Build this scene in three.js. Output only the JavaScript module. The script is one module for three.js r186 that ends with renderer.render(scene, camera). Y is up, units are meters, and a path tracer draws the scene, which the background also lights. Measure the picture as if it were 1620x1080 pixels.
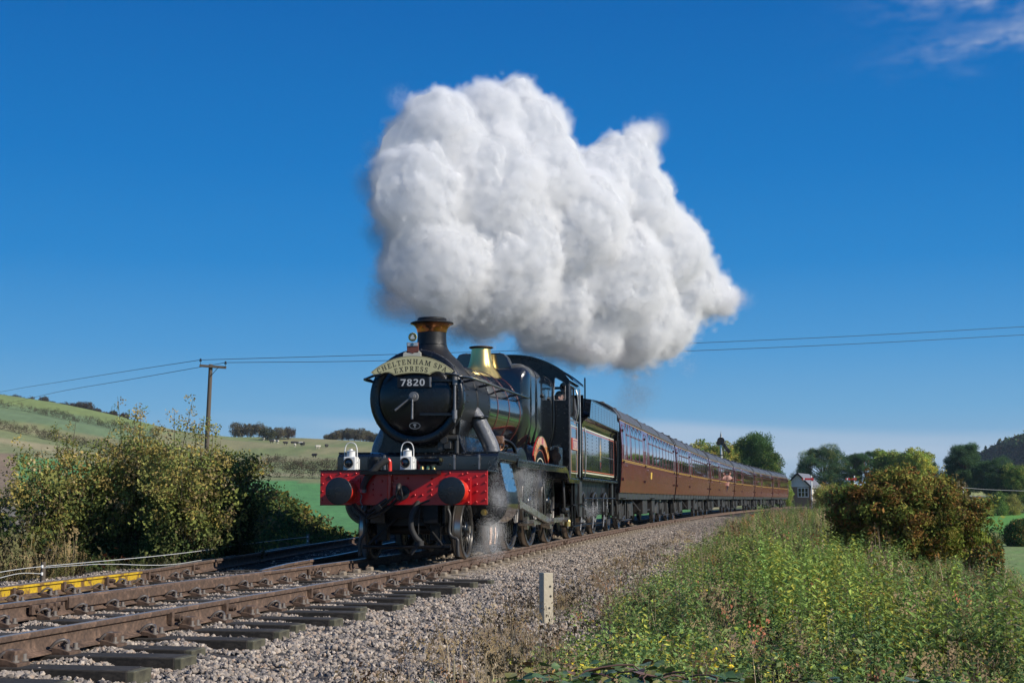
import * as THREE from 'three';
import { mergeGeometries, toCreasedNormals } from 'three/addons/utils/BufferGeometryUtils.js';
import { RoundedBoxGeometry } from 'three/addons/geometries/RoundedBoxGeometry.js';
import { createNoise3D, createNoise2D } from 'simplex-noise';

// ---------------------------------------------------------------- camera, sky, sun, exposure
const scene = new THREE.Scene();
const camera = new THREE.PerspectiveCamera(27.58, 1024 / 682, 0.1, 9000);
camera.position.set(0, 0.8, 0);
camera.rotation.set(THREE.MathUtils.degToRad(6.83), 0, 0);
const renderer = new THREE.WebGLRenderer({ antialias: true });
renderer.toneMapping = THREE.LinearToneMapping;
renderer.toneMappingExposure = 1.1;
renderer.shadowMap.enabled = true;

let SEED = 7;
function rngOf(seed) { let s = seed | 0; return () => { s = (s + 0x6d2b79f5) | 0; let t = Math.imul(s ^ (s >>> 15), 1 | s); t = (t + Math.imul(t ^ (t >>> 7), 61 | t)) ^ t; return ((t ^ (t >>> 14)) >>> 0) / 4294967296; }; }
const rnd = rngOf(1234);
const N3 = createNoise3D(rngOf(11)), N2 = createNoise2D(rngOf(12));
const lerp = (a, b, t) => a + (b - a) * t, clamp = (x, a, b) => Math.min(b, Math.max(a, x));
const smooth = (a, b, x) => { const t = clamp((x - a) / (b - a), 0, 1); return t * t * (3 - 2 * t); };
const fbm2 = (x, y, o = 4) => { let a = 0.5, s = 0; for (let i = 0; i < o; i++) { s += a * N2(x, y); x *= 2.03; y *= 2.03; a *= 0.5; } return s; };
const fbm3 = (x, y, z, o = 3) => { let a = 0.5, s = 0; for (let i = 0; i < o; i++) { s += a * N3(x, y, z); x *= 2.03; y *= 2.03; z *= 2.03; a *= 0.5; } return s; };

{ // clear autumn sky: deep blue overhead, pale at the horizon, a little cirrus
  const W = 4096, H = 2048, data = new Float32Array(W * H * 4);
  const stops = [[-90, .10, .10, .07], [-1, .12, .12, .09], [0, .31, .44, .575], [2, .245, .425, .595], [4, .135, .365, .61], [6.5, .062, .29, .60], [10, .014, .212, .55], [14, .003, .166, .495], [20, .001, .122, .415], [28, .006, .108, .37], [40, .018, .105, .33], [60, .036, .106, .30], [90, .046, .11, .29]];
  const n3 = createNoise3D(rngOf(5));
  const f3 = (x, y, z) => { let a = .5, s = 0; for (let i = 0; i < 5; i++) { s += a * n3(x, y, z); x *= 2.1; y *= 2.1; z *= 2.1; a *= .52; } return s; };
  for (let j = 0; j < H; j++) {
    const e = ((j + .5) / H - .5) * 180;
    let k = 0; while (k < stops.length - 2 && e > stops[k + 1][0]) k++;
    const A = stops[k], B = stops[k + 1], t = clamp((e - A[0]) / (B[0] - A[0]), 0, 1);
    const base = [1, 2, 3].map((c) => lerp(A[c], B[c], t));
    for (let i = 0; i < W; i++) {
      const az = ((i + .5) / W - .5) * 2 * Math.PI, ce = Math.cos(e * Math.PI / 180), x = ce * Math.cos(az), z = ce * Math.sin(az), y = Math.sin(e * Math.PI / 180);
      const deg = Math.atan2(x, -z) * 180 / Math.PI; // 0 straight ahead, + right
      let c = 0;
      if (e > 0.3 && e < 24 && Math.abs(deg) < 75) {
        // thin veil of cloud low over the horizon with a soft upper edge
        const top = 3.35 - 0.035 * (deg - 8) + 0.25 * n3(x * 3, 0, z * 3), str = f3(x * 2.2 + 4, y * 40, z * 2.2);
        c += smooth(top + .18, top - .35, e) * smooth(.3, 2.2, e) * (0.34 + .25 * str) * smooth(-14, 6, deg + 5 * str);
        // a ragged wisp of cirrus, in two streaks
        if (e > 15) { const q = f3(x * 14, y * 60, z * 14), q2 = f3(x * 46, y * 150, z * 46); for (const [ea, da, h2, k] of [[20.4, 22.5, .9, 1], [18.3, 22.2, .55, .62]]) { const dx = (deg - da) / 4.4, dy = (e - ea - .10 * (deg - da) + .55 * q) / h2; c += k * Math.exp(-dx * dx - dy * dy) * clamp(.42 + .75 * q + .7 * q2, 0, 1); } }
      }
      c = clamp(c, 0, .8);
      const o = (j * W + i) * 4, cc = [.60, .64, .72];
      for (let q = 0; q < 3; q++) data[o + q] = lerp(base[q], cc[q], c);
      data[o + 3] = 1;
    }
  }
  const sky = new THREE.DataTexture(data, W, H, THREE.RGBAFormat, THREE.FloatType);
  sky.mapping = THREE.EquirectangularReflectionMapping; sky.magFilter = THREE.LinearFilter; sky.minFilter = THREE.LinearFilter; sky.needsUpdate = true;
  scene.background = sky; scene.environment = sky;
}
const SUN = new THREE.Vector3(.80, .49, .37).normalize();
const sun = new THREE.DirectionalLight(new THREE.Color(1, .94, .85), 5);
sun.position.copy(SUN).multiplyScalar(200); sun.position.z -= 30; sun.target.position.set(0, 0, -30);
sun.castShadow = true; sun.shadow.mapSize.set(4096, 4096);
Object.assign(sun.shadow.camera, { left: -90, right: 90, top: 90, bottom: -90, near: 1, far: 600 });
scene.add(sun, sun.target);
scene.fog = new THREE.FogExp2(new THREE.Color(.62, .74, .9), 0.00009);

// ---------------------------------------------------------------- helpers
const names = new Map();
function numbered(name) { const n = names.get(name) || 0; names.set(name, n + 1); return n ? name + '_' + String(n).padStart(3, '0') : name; }
function tag(o, label, category, group, kind) { if (label) o.userData.label = label; if (category) o.userData.category = category; if (group) o.userData.group = group; if (kind) o.userData.kind = kind; return o; }
function thing(name, label, category, pos = [0, 0, 0], turn = 0, group) {
  const o = new THREE.Group(); o.name = numbered(name); o.position.set(...pos); o.rotation.y = turn; scene.add(o); return tag(o, label, category, group);
}
function boxUV(g) { // uv in metres by dominant axis
  const p = g.attributes.position, n = g.attributes.normal, uv = new Float32Array(p.count * 2);
  for (let i = 0; i < p.count; i++) {
    const ax = Math.abs(n.getX(i)), ay = Math.abs(n.getY(i)), az = Math.abs(n.getZ(i));
    let u, v;
    if (ay >= ax && ay >= az) { u = p.getX(i); v = p.getZ(i); } else if (ax >= az) { u = p.getZ(i); v = p.getY(i); } else { u = p.getX(i); v = p.getY(i); }
    uv[i * 2] = u; uv[i * 2 + 1] = v;
  }
  g.setAttribute('uv', new THREE.BufferAttribute(uv, 2)); return g;
}
function flat(g, color) {
  if (g.index) g = g.toNonIndexed();
  if (!g.attributes.normal) g.computeVertexNormals();
  for (const k of Object.keys(g.attributes)) if (!['position', 'normal', 'uv', color ? 'color' : ''].includes(k)) g.deleteAttribute(k);
  if (!g.attributes.uv) boxUV(g);
  return g;
}
function merged(list, keepUV, color) {
  const g = list.length === 1 ? flat(list[0], color) : mergeGeometries(list.map((q) => flat(q, color)));
  return keepUV ? g : boxUV(g);
}
function mesh(name, geos, mat, parent = scene, opt = {}) {
  const g = Array.isArray(geos) ? merged(geos, opt.uv, opt.color) : geos;
  const m = new THREE.Mesh(g, mat); m.castShadow = m.receiveShadow = true;
  m.name = parent === scene ? numbered(name) : name; parent.add(m);
  if (opt.kind) m.userData.kind = opt.kind;
  if (opt.label) m.userData.label = opt.label;
  return m;
}
function sub(parent, name) { const g = new THREE.Group(); g.name = name; parent.add(g); return g; }
const T = (g, x = 0, y = 0, z = 0, rx = 0, ry = 0, rz = 0) => { g.applyMatrix4(new THREE.Matrix4().compose(new THREE.Vector3(x, y, z), new THREE.Quaternion().setFromEuler(new THREE.Euler(rx, ry, rz)), new THREE.Vector3(1, 1, 1))); return g; };
const V = (x, y, z) => new THREE.Vector3(x, y, z);
const B = (w, h, d, x, y, z, rx, ry, rz) => T(new THREE.BoxGeometry(w, h, d), x, y, z, rx, ry, rz);
const RB = (w, h, d, r, x, y, z, rx, ry, rz) => T(new RoundedBoxGeometry(w, h, d, 2, r), x, y, z, rx, ry, rz);
// cylinder along an axis: 'x' 'y' or 'z'
const C = (r0, r1, len, axis, x, y, z, seg = 20, open = false) => { const g = new THREE.CylinderGeometry(r0, r1, len, seg, 1, open); if (axis === 'z') g.rotateX(Math.PI / 2); if (axis === 'x') g.rotateZ(-Math.PI / 2); return T(g, x, y, z); };
// straight bar between two points
function bar(a, b, r, seg = 8, r2 = r) { const A = V(...a), Bv = V(...b), d = Bv.clone().sub(A), g = new THREE.CylinderGeometry(r2, r, d.length(), seg); g.applyQuaternion(new THREE.Quaternion().setFromUnitVectors(V(0, 1, 0), d.clone().normalize())); return T(g, ...A.add(Bv).multiplyScalar(.5).toArray()); }
function beam(a, b, w, h, up = [0, 1, 0]) { // rectangular bar
  const A = V(...a), Bv = V(...b), d = Bv.clone().sub(A), g = new THREE.BoxGeometry(w, h, d.length());
  const zx = d.clone().normalize(), xx = V(...up).cross(zx).normalize(), yx = zx.clone().cross(xx);
  g.applyMatrix4(new THREE.Matrix4().makeBasis(xx, yx, zx)); return T(g, ...A.add(Bv).multiplyScalar(.5).toArray());
}
const tube = (pts, r, n = 24, seg = 8) => new THREE.TubeGeometry(new THREE.CatmullRomCurve3(pts.map((p) => V(...p)), false, 'centripetal'), n, r, seg);
const lathe = (pts, seg = 32) => new THREE.LatheGeometry(pts.map((p) => new THREE.Vector2(...p)), seg);
const latheZ = (pts, seg = 32) => { const g = lathe(pts, seg); g.rotateX(Math.PI / 2); return g; }; // y of the profile becomes +z
function shapeOf(pts, holes = []) { const s = new THREE.Shape(pts.map((p) => new THREE.Vector2(...p))); for (const h of holes) s.holes.push(new THREE.Path(h.map((p) => new THREE.Vector2(...p)))); return s; }
function ext(pts, depth, bevel = 0, holes = []) { return new THREE.ExtrudeGeometry(shapeOf(pts, holes), { depth, bevelEnabled: bevel > 0, bevelSize: bevel, bevelThickness: bevel, bevelSegments: 2, curveSegments: 6 }); }
// outline in (z, y) extruded across from x0 to x1
const extX = (pts, x0, x1, bevel = 0, holes = []) => { const g = ext(pts, x1 - x0, bevel, holes); g.rotateY(-Math.PI / 2); g.translate(x1, 0, 0); return g; };
const arc = (cx, cy, r, a0, a1, n, ry = r) => Array.from({ length: n + 1 }, (_, i) => { const a = lerp(a0, a1, i / n); return [cx + r * Math.cos(a), cy + ry * Math.sin(a)]; });
// profile in (x, y) swept through points with given right vectors; closed profile, capped ends
function sweep(profile, frames) {
  const n = profile.length, pos = [], idx = [];
  for (const f of frames) for (const [a, b] of profile) pos.push(f.p.x + f.r.x * a, f.p.y + b, f.p.z + f.r.z * a);
  for (let i = 0; i + 1 < frames.length; i++) for (let j = 0; j < n; j++) { const a = i * n + j, b = i * n + (j + 1) % n; idx.push(a, b + n, b, a, a + n, b + n); }
  const tri = THREE.ShapeUtils.triangulateShape(profile.map((q) => new THREE.Vector2(...q)), []);
  for (const [a, b, c] of tri) { idx.push(a, b, c); const o = (frames.length - 1) * n; idx.push(o + a, o + c, o + b); }
  const g = new THREE.BufferGeometry(); g.setAttribute('position', new THREE.Float32BufferAttribute(pos, 3)); g.setIndex(idx);
  return toCreasedNormals(g, .6);
}
// round-headed rivets: [x, y, z, nx, ny, nz]
function rivets(list, r = .016) {
  const base = new THREE.SphereGeometry(r, 7, 4, 0, 6.2832, 0, Math.PI / 2), q = new THREE.Quaternion();
  return list.map(([x, y, z, nx, ny, nz]) => { const g = base.clone(); q.setFromUnitVectors(V(0, 1, 0), V(nx, ny, nz).normalize()); g.applyQuaternion(q); return T(g, x, y, z); });
}
// surface nets over a scalar field f < 0 inside
function surfaceNet(f, lo, hi, cell, grad = true) {
  const nx = Math.ceil((hi[0] - lo[0]) / cell) + 1, ny = Math.ceil((hi[1] - lo[1]) / cell) + 1, nz = Math.ceil((hi[2] - lo[2]) / cell) + 1, F = new Float32Array(nx * ny * nz);
  let o = 0; for (let k = 0; k < nz; k++) for (let j = 0; j < ny; j++) for (let i = 0; i < nx; i++) F[o++] = f(lo[0] + i * cell, lo[1] + j * cell, lo[2] + k * cell);
  const id = new Int32Array(nx * ny * nz).fill(-1), pos = [], idx = [], sx = 1, sy = nx, sz = nx * ny;
  const E = [[0, 1], [0, 2], [0, 4], [1, 3], [1, 5], [2, 3], [2, 6], [3, 7], [4, 5], [4, 6], [5, 7], [6, 7]];
  for (let k = 0; k < nz - 1; k++) for (let j = 0; j < ny - 1; j++) for (let i = 0; i < nx - 1; i++) {
    const b = i + j * sy + k * sz, v = [F[b], F[b + sx], F[b + sy], F[b + sx + sy], F[b + sz], F[b + sx + sz], F[b + sy + sz], F[b + sx + sy + sz]];
    let m = 0; for (let q = 0; q < 8; q++) if (v[q] < 0) m |= 1 << q;
    if (m === 0 || m === 255) continue;
    let x = 0, y = 0, z = 0, c = 0;
    for (const [p, q] of E) if ((v[p] < 0) !== (v[q] < 0)) { const t = v[p] / (v[p] - v[q]); x += (p & 1) + t * ((q & 1) - (p & 1)); y += (p >> 1 & 1) + t * ((q >> 1 & 1) - (p >> 1 & 1)); z += (p >> 2) + t * ((q >> 2) - (p >> 2)); c++; }
    id[b] = pos.length / 3; pos.push(lo[0] + (i + x / c) * cell, lo[1] + (j + y / c) * cell, lo[2] + (k + z / c) * cell);
  }
  for (let k = 1; k < nz - 1; k++) for (let j = 1; j < ny - 1; j++) for (let i = 1; i < nx - 1; i++) {
    const b = i + j * sy + k * sz, s = F[b] < 0;
    const quad = (p, q, r, t, flip) => { if (flip) idx.push(p, q, r, p, r, t); else idx.push(p, r, q, p, t, r); };
    if (s !== F[b + sx] < 0) quad(id[b - sy - sz], id[b - sz], id[b], id[b - sy], s);
    if (s !== F[b + sy] < 0) quad(id[b - sx - sz], id[b - sz], id[b], id[b - sx], !s);
    if (s !== F[b + sz] < 0) quad(id[b - sx - sy], id[b - sy], id[b], id[b - sx], s);
  }
  const g = new THREE.BufferGeometry(); g.setAttribute('position', new THREE.Float32BufferAttribute(pos, 3)); g.setIndex(idx); g.computeVertexNormals();
  return g;
}
const smin = (a, b, k) => { const h = clamp(.5 + .5 * (b - a) / k, 0, 1); return lerp(b, a, h) - k * h * (1 - h); };
function capsule(px, py, pz, a, b, ra, rb) { const bx = b[0] - a[0], by = b[1] - a[1], bz = b[2] - a[2], h = clamp(((px - a[0]) * bx + (py - a[1]) * by + (pz - a[2]) * bz) / (bx * bx + by * by + bz * bz + 1e-9), 0, 1); return Math.hypot(px - a[0] - bx * h, py - a[1] - by * h, pz - a[2] - bz * h) - lerp(ra, rb, h); }

// ---------------------------------------------------------------- textures and materials
function tileNoise(seed) { // periodic value noise
  const r = rngOf(seed), P = new Float32Array(65536); for (let i = 0; i < 65536; i++) P[i] = r();
  return (u, v, per) => { const x = u * per, y = v * per, xi = Math.floor(x), yi = Math.floor(y), fx = x - xi, fy = y - yi, sx = fx * fx * (3 - 2 * fx), sy = fy * fy * (3 - 2 * fy);
    const g = (a, b) => P[(((a % per) + per) % per * 131 + ((b % per) + per) % per * 7919 + per * 31) & 65535];
    return lerp(lerp(g(xi, yi), g(xi + 1, yi), sx), lerp(g(xi, yi + 1), g(xi + 1, yi + 1), sx), sy); };
}
const TN = tileNoise(3), TM = tileNoise(9);
const tf = (u, v, p, o = 4) => { let a = .5, s = 0, t = 0; for (let i = 0; i < o; i++) { s += a * TN(u, v, p); t += a; p *= 2; a *= .55; } return s / t; };
function tex(size, fn, srgb, metres = 1) {
  const d = new Uint8Array(size * size * 4);
  for (let j = 0; j < size; j++) for (let i = 0; i < size; i++) { const c = fn((i + .5) / size, (j + .5) / size), o = (j * size + i) * 4; for (let q = 0; q < 3; q++) d[o + q] = clamp(Math.round((Array.isArray(c) ? c[q] : c) * 255), 0, 255); d[o + 3] = 255; }
  const t = new THREE.DataTexture(d, size, size); t.wrapS = t.wrapT = THREE.RepeatWrapping; t.magFilter = THREE.LinearFilter; t.minFilter = THREE.LinearMipmapLinearFilter; t.generateMipmaps = true;
  if (srgb) t.colorSpace = THREE.SRGBColorSpace; t.repeat.set(1 / metres, 1 / metres); t.needsUpdate = true; return t;
}
const mixc = (a, b, t) => a.map((x, i) => lerp(x, b[i], t));
function canvasTex(w, h, draw) { const c = document.createElement('canvas'); c.width = w; c.height = h; const x = c.getContext('2d'); draw(x, w, h); const t = new THREE.CanvasTexture(c); t.colorSpace = THREE.SRGBColorSpace; t.anisotropy = 8; return t; }
const grime = tex(512, (u, v) => { const n = tf(u, v, 6, 5), s = tf(u * 1, v, 24, 3); return .35 + .5 * n * s * 2; }, false, 1.6);
const fine = tex(256, (u, v) => tf(u, v, 16, 4), false, .5);
const ripple = tex(256, (u, v) => tf(u, v, 4, 3), false, 1.4);
const rustMap = tex(512, (u, v) => { const n = tf(u, v, 5, 5), s = tf(u, v, 40, 3), k = smooth(.35, .7, n); return mixc([.335, .265, .215], [.45, .36, .295], k).map((x) => x * (.72 + .5 * s)); }, true, .9);
const timberMap = tex(512, (u, v) => { const g = tf(u * .5, v, 64, 3), n = tf(u, v, 4, 4), st = TM(u, v * 1, 96); return mixc([.11, .098, .085], [.29, .265, .23], clamp(g * .9 + st * .25 - .2, 0, 1)).map((x) => x * (.7 + .55 * n)); }, true, 1.0);
const mossMap = tex(256, (u, v) => { const n = tf(u, v, 6, 4), g = TM(u, v, 48); return mixc([.20, .19, .155], [.44, .43, .34], clamp(n * 1.1 + g * .2 - .2, 0, 1)); }, true, .6);
const concMap = tex(512, (u, v) => { const n = tf(u, v, 5, 5), s = TM(u, v, 128); return mixc([.48, .43, .37], [.66, .61, .53], n).map((x) => x * (.85 + .25 * s)); }, true, .8);
const gravelMap = tex(1024, (u, v) => { const n = tf(u, v, 48, 3), s = TM(u, v, 120), l = tf(u, v, 5, 3), k = clamp(n * .7 + s * .6 - .25, 0, 1); return mixc([.17, .155, .145], [.56, .51, .46], k * k * (1.6 - .6 * k)).map((x) => x * (.8 + .35 * l)); }, true, 1.5);
const gravelBump = tex(512, (u, v) => clamp(tf(u, v, 40, 2) * .8 + TM(u, v, 90) * .4 - .1, 0, 1), false, 1.5);
const coachMap = tex(512, (u, v) => { const streak = tf(u, v * .06, 40, 3), n = tf(u, v, 6, 4); return mixc([.72, .74, .76], [1.0, 1.0, 1.0], clamp(streak * .85 + n * .7 - .2, 0, 1)); }, true, 2.2);
const yellowMap = tex(512, (u, v) => { const n = tf(u, v, 7, 5), s = tf(u, v, 40, 3); return mixc([.80, .66, .12], [.42, .31, .18], smooth(.54, .74, n * .8 + s * .25)).map((x) => x * (.8 + .3 * s)); }, true, 1.1);
const S = (c, rough, o = {}) => new THREE.MeshStandardMaterial({ color: new THREE.Color().setRGB(...c), roughness: rough, ...o });
const PH = (c, rough, o = {}) => new THREE.MeshPhysicalMaterial({ color: new THREE.Color().setRGB(...c), roughness: rough, ...o });
const M = {
  gloss: PH([.006, .0066, .008], .16, { clearcoat: 1, clearcoatRoughness: .035, bumpMap: ripple, bumpScale: .004 }),
  satin: PH([.0055, .0057, .0065], .40, { roughnessMap: grime, specularIntensity: .8, clearcoat: .25, clearcoatRoughness: .3, bumpMap: fine, bumpScale: .0012 }),
  smokebox: PH([.0075, .0076, .008], .5, { specularIntensity: .75, bumpMap: fine, bumpScale: .0015 }),
  frame: PH([.0085, .008, .0075], .7, { specularIntensity: .55, roughnessMap: grime, bumpMap: fine, bumpScale: .002 }),
  frameGrey: S([.036, .034, .031], .7, { roughnessMap: grime, bumpMap: fine, bumpScale: .002 }),
  red: PH([.50, .008, .010], .35, { clearcoat: .4, clearcoatRoughness: .12, bumpMap: ripple, bumpScale: .003 }),
  redBright: PH([.62, .035, .018], .32, { clearcoat: .6, clearcoatRoughness: .15 }),
  copper: S([.88, .36, .15], .27, { metalness: 1, bumpMap: ripple, bumpScale: .004, roughnessMap: grime }),
  brass: S([.90, .66, .24], .33, { metalness: 1, bumpMap: ripple, bumpScale: .004 }),
  steel: S([.42, .40, .365], .48, { metalness: .85, roughnessMap: grime }),
  steelPipe: S([.18, .18, .185], .5, { metalness: .25, roughnessMap: grime, bumpMap: fine, bumpScale: .003 }),
  tyre: S([.075, .068, .06], .5, { metalness: .5, roughnessMap: grime }),
  tread: S([.50, .43, .35], .3, { metalness: .9 }),
  lampWhite: PH([.74, .73, .69], .38, { clearcoat: .3, bumpMap: fine, bumpScale: .002 }),
  lens: PH([.02, .024, .028], .06, { clearcoat: 1 }),
  rubber: S([.028, .027, .025], .75, { bumpMap: fine, bumpScale: .004 }),
  bufferFace: S([.014, .016, .019], .6, { roughnessMap: grime, bumpMap: fine, bumpScale: .002 }),
  cream: S([.60, .55, .33], .5), creamDark: S([.05, .042, .03], .6),
  orangeLine: S([.55, .13, .06], .4), creamLine: S([.62, .58, .42], .4), redLine: S([.16, .022, .016], .45), black: S([.008, .008, .008], .6),
  maroon: PH([.205, .013, .014], .26, { map: coachMap, clearcoat: .75, clearcoatRoughness: .16, bumpMap: ripple, bumpScale: .003 }),
  roofGrey: S([.085, .080, .075], .8, { roughnessMap: grime, bumpMap: fine, bumpScale: .004 }),
  postWhite: S([.43, .37, .265], .85, { bumpMap: fine, bumpScale: .003, roughnessMap: grime }), yellowLine: S([.62, .42, .05], .5), pane: PH([.012, .016, .017], .04, { clearcoat: 1, clearcoatRoughness: .02 }), paneFrame: PH([.10, .025, .022], .4, { clearcoat: .4 }),
  glass: PH([.86, .92, .95], .03, { transmission: 1, thickness: 0, ior: 1.45 }),
  under: S([.032, .028, .024], .85, { roughnessMap: grime, bumpMap: fine, bumpScale: .004 }),
  rust: S([1, 1, 1], .82, { map: rustMap, bumpMap: fine, bumpScale: .0025 }),
  railHead: S([.46, .45, .44], .6, { metalness: .85, roughnessMap: grime }), railDull: S([.30, .27, .24], .7, { metalness: .35, roughnessMap: grime }),
  railYellow: S([1, 1, 1], .75, { map: yellowMap, bumpMap: fine, bumpScale: .002 }),
  timber: S([1, 1, 1], .92, { map: timberMap, bumpMap: timberMap, bumpScale: .006 }),
  moss: S([1, 1, 1], .95, { map: mossMap, bumpMap: mossMap, bumpScale: .006 }),
  conc: S([1, 1, 1], .9, { map: concMap, bumpMap: fine, bumpScale: .003 }),
  gravel: S([1, 1, 1], .95, { map: gravelMap, bumpMap: gravelBump, bumpScale: .03 }),
  stone: S([1, 1, 1], .9, { flatShading: true }),
  wood: S([.10, .08, .06], .9, { bumpMap: timberMap, bumpScale: .006 }), bark: S([.075, .058, .042], .95, { bumpMap: timberMap, bumpScale: .02 }), pineBark: S([.17, .09, .05], .95, { bumpMap: timberMap, bumpScale: .02 }),
  leaf: PH([1, 1, 1], .95, { transmission: .32, thickness: 0, vertexColors: true, specularIntensity: .12 }),
  straw: PH([1, 1, 1], .95, { transmission: .2, thickness: 0, vertexColors: true, specularIntensity: .2 }),
  skin: S([.45, .23, .165], .55), hair: S([.05, .035, .025], .8), navy: S([.012, .016, .028], .8), white: S([.72, .72, .70], .6), brick: S([.24, .17, .12], .9, { bumpMap: fine, bumpScale: .004 }), creamWall: S([.60, .52, .36], .85, { bumpMap: fine, bumpScale: .003 }), slate: S([.17, .17, .185], .6, { bumpMap: fine, bumpScale: .004 }), greyPaint: S([.28, .28, .28], .6), signalRed: S([.45, .02, .02], .5),
};
// ---------------------------------------------------------------- the line of the track (s along it, u to the right)
const TH0 = 0.1815, GRADE = 0.0062, PX0 = -1.755, PZ0 = -20.9;
const DS = .5, S0 = -60, SN = 1000, path = [];
{
  const th = (s) => TH0 + .00078 * Math.max(0, s - 12);
  let x = PX0 + S0 * Math.sin(TH0), z = PZ0 - S0 * Math.cos(TH0);
  for (let i = 0; i < SN; i++) { const s = S0 + i * DS, t = th(s); path.push({ x, z, t, y: s > -2 ? GRADE * (s + 0) : GRADE * -2 }); x += DS * Math.sin(th(s + DS / 2)); z -= DS * Math.cos(th(s + DS / 2)); }
}
function at(s, u = 0, dy = 0) {
  const f = clamp((s - S0) / DS, 0, SN - 1.001), i = Math.floor(f), k = f - i, a = path[i], b = path[i + 1], t = lerp(a.t, b.t, k);
  return { p: V(lerp(a.x, b.x, k) + u * Math.cos(t), lerp(a.y, b.y, k) + dy, lerp(a.z, b.z, k) + u * Math.sin(t)), r: V(Math.cos(t), 0, Math.sin(t)), t };
}
function su(x, z) { // nearest s, u of a ground point
  let s = (x - PX0) * Math.sin(TH0) - (z - PZ0) * Math.cos(TH0);
  for (let i = 0; i < 4; i++) { const q = at(s), dx = x - q.p.x, dz = z - q.p.z; s += dx * Math.sin(q.t) - dz * Math.cos(q.t); s = clamp(s, S0, S0 + (SN - 2) * DS); }
  const q = at(s); return [s, (x - q.p.x) * Math.cos(q.t) + (z - q.p.z) * Math.sin(q.t), q.p.y];
}
// where a photographed point at depth d lies in the place (used for far-off things whose distance is estimated)
const PITCH = THREE.MathUtils.degToRad(6.83);
function far(px, py, d) { const a = (px - 810) / 2200, b = (540 - py) / 2200, ry = b * Math.cos(PITCH) + Math.sin(PITCH), rd = Math.cos(PITCH) - b * Math.sin(PITCH); return V(d / rd * a, .8 + d / rd * ry, -d); }
const azOf = (px) => (px - 810) / 2200;

// ---------------------------------------------------------------- terrain heights
const crest = [[-2, .03], [-.9, .07], [-.5, .09], [-.37, .0750], [-.33, .0695], [-.285, .062], [-.24, .0535], [-.2, .0492], [-.15, .0487], [-.11, .048], [-.06, .044], [0, .032], [.1, .022], [.2, .016], [.3, .012], [.5, .015], [2, .03]];
function crestAt(az) { let i = 0; while (i < crest.length - 2 && az > crest[i + 1][0]) i++; const A = crest[i], Bq = crest[i + 1]; return lerp(A[1], Bq[1], clamp((az - A[0]) / (Bq[0] - A[0]), 0, 1)); }
function fieldRight(d) { return -3 + Math.max(0, d - 50) * .0172; }
function height(x, z) {
  const d = Math.hypot(x, z), [s, u, yt] = su(x, z);
  const rough = .05 * fbm2(x * .5, z * .5, 3);
  const bank = (u > 0 && u < 5 ? lerp(-.52, -.42, smooth(3.7, 4.6, u)) : -.42) + yt, n = N2(x * .01, z * .01);
  let y;
  if (u > 3) {
    const field = z < 0 ? fieldRight(Math.min(-z, 330)) + (d > 330 ? (d - 330) * .012 : 0) : -3 + n * .8;
    const w = smooth(7.2, 16.5, u); y = lerp(bank - .02 * (u - 3) + rough * smooth(3, 5, u), field + .25 * n, w);
  } else if (u < -5.4) {
    const low = -.75 + yt * .4; let hill = low;
    if (z < -30) { const az = x / -z, c = crestAt(az), t = clamp((d - 70) / 480, 0, 1.6); hill = low + (c * 560 + .75) * Math.pow(Math.min(t, 1), 1.55) * (1 - .25 * smooth(1, 1.5, t)) + 1.1 * n * smooth(80, 300, d); }
    else hill = low + n * .8 + Math.max(0, d - 150) * .02;
    y = lerp(bank, hill, smooth(5.4, 9.5, -u)) + rough;
  } else y = bank;
  // wooded hill far off on the right
  const hx = (x - 402) / 55, hz = z + 990; if (d > 500) y += 43 * Math.exp(-Math.pow(hx, 4) - hz * hz / 42000);
  if (z < 0 && u < -20) { const b = Math.max(0, d - 900); y += b * .01; }
  return y;
}
// colour of the land: crops, pasture and rough grass
function landColor(x, z, out) {
  const d = Math.hypot(x, z), [s, u] = su(x, z), az = x / Math.max(1, -z), n = fbm2(x * .12, z * .12, 4), m = fbm2(x * .015 + 3, z * .015, 4), hi = N2(x * 1.1, z * 1.1);
  let c = [.085, .105, .035];
  if (z < 0 && u < -8 && d > 42) {
    const k = d + 24 * (az + .2) * 8 + 7 * m;
    if (d < 60) c = [.10, .085, .05];
    else if (k < 232) c = az > -.352 ? [.070, .205, .052] : [.20, .14, .085];
    else if (k < 300) c = mixc([.29, .245, .125], [.17, .18, .07], smooth(-.1, .15, m + .3 * n));
    else if (k < 345) c = [.17, .19, .07];
    else c = mixc([.16, .185, .058], [.215, .195, .085], smooth(-.2, .3, m + .35 * n));
    if (az < -.26 && k > 380) c = k < 470 ? [.125, .18, .075] : [.16, .205, .055];
    if (d > 590) c = [.12, .15, .06];
  } else if (u > 9) {
    if (d < 52) c = [.07, .085, .03];
    else if (z < 0 && d < 140) c = mixc([.125, .215, .05], [.15, .20, .06], smooth(-.3, .3, n));
    else if (z < 0 && d < 238) c = [.085, .24, .025];
    else c = mixc([.12, .13, .06], [.09, .12, .045], .5 + m);
    if (z > 0) c = mixc([.075, .145, .035], [.13, .14, .06], smooth(-.1, .1, m));
  } else if (u > 3) c = [.085, .085, .04]; else if (u > -6) c = [.20, .175, .15]; else if (z >= 0) c = mixc([.09, .14, .04], [.15, .13, .07], smooth(-.05, .1, m));
  if (d > 700) c = [.055, .065, .035];
  const f = (z < 0 ? 1.35 : 1.1) * (1 + .2 * n + .12 * hi); out[0] = c[0] * f; out[1] = c[1] * f; out[2] = c[2] * f;
}
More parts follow.
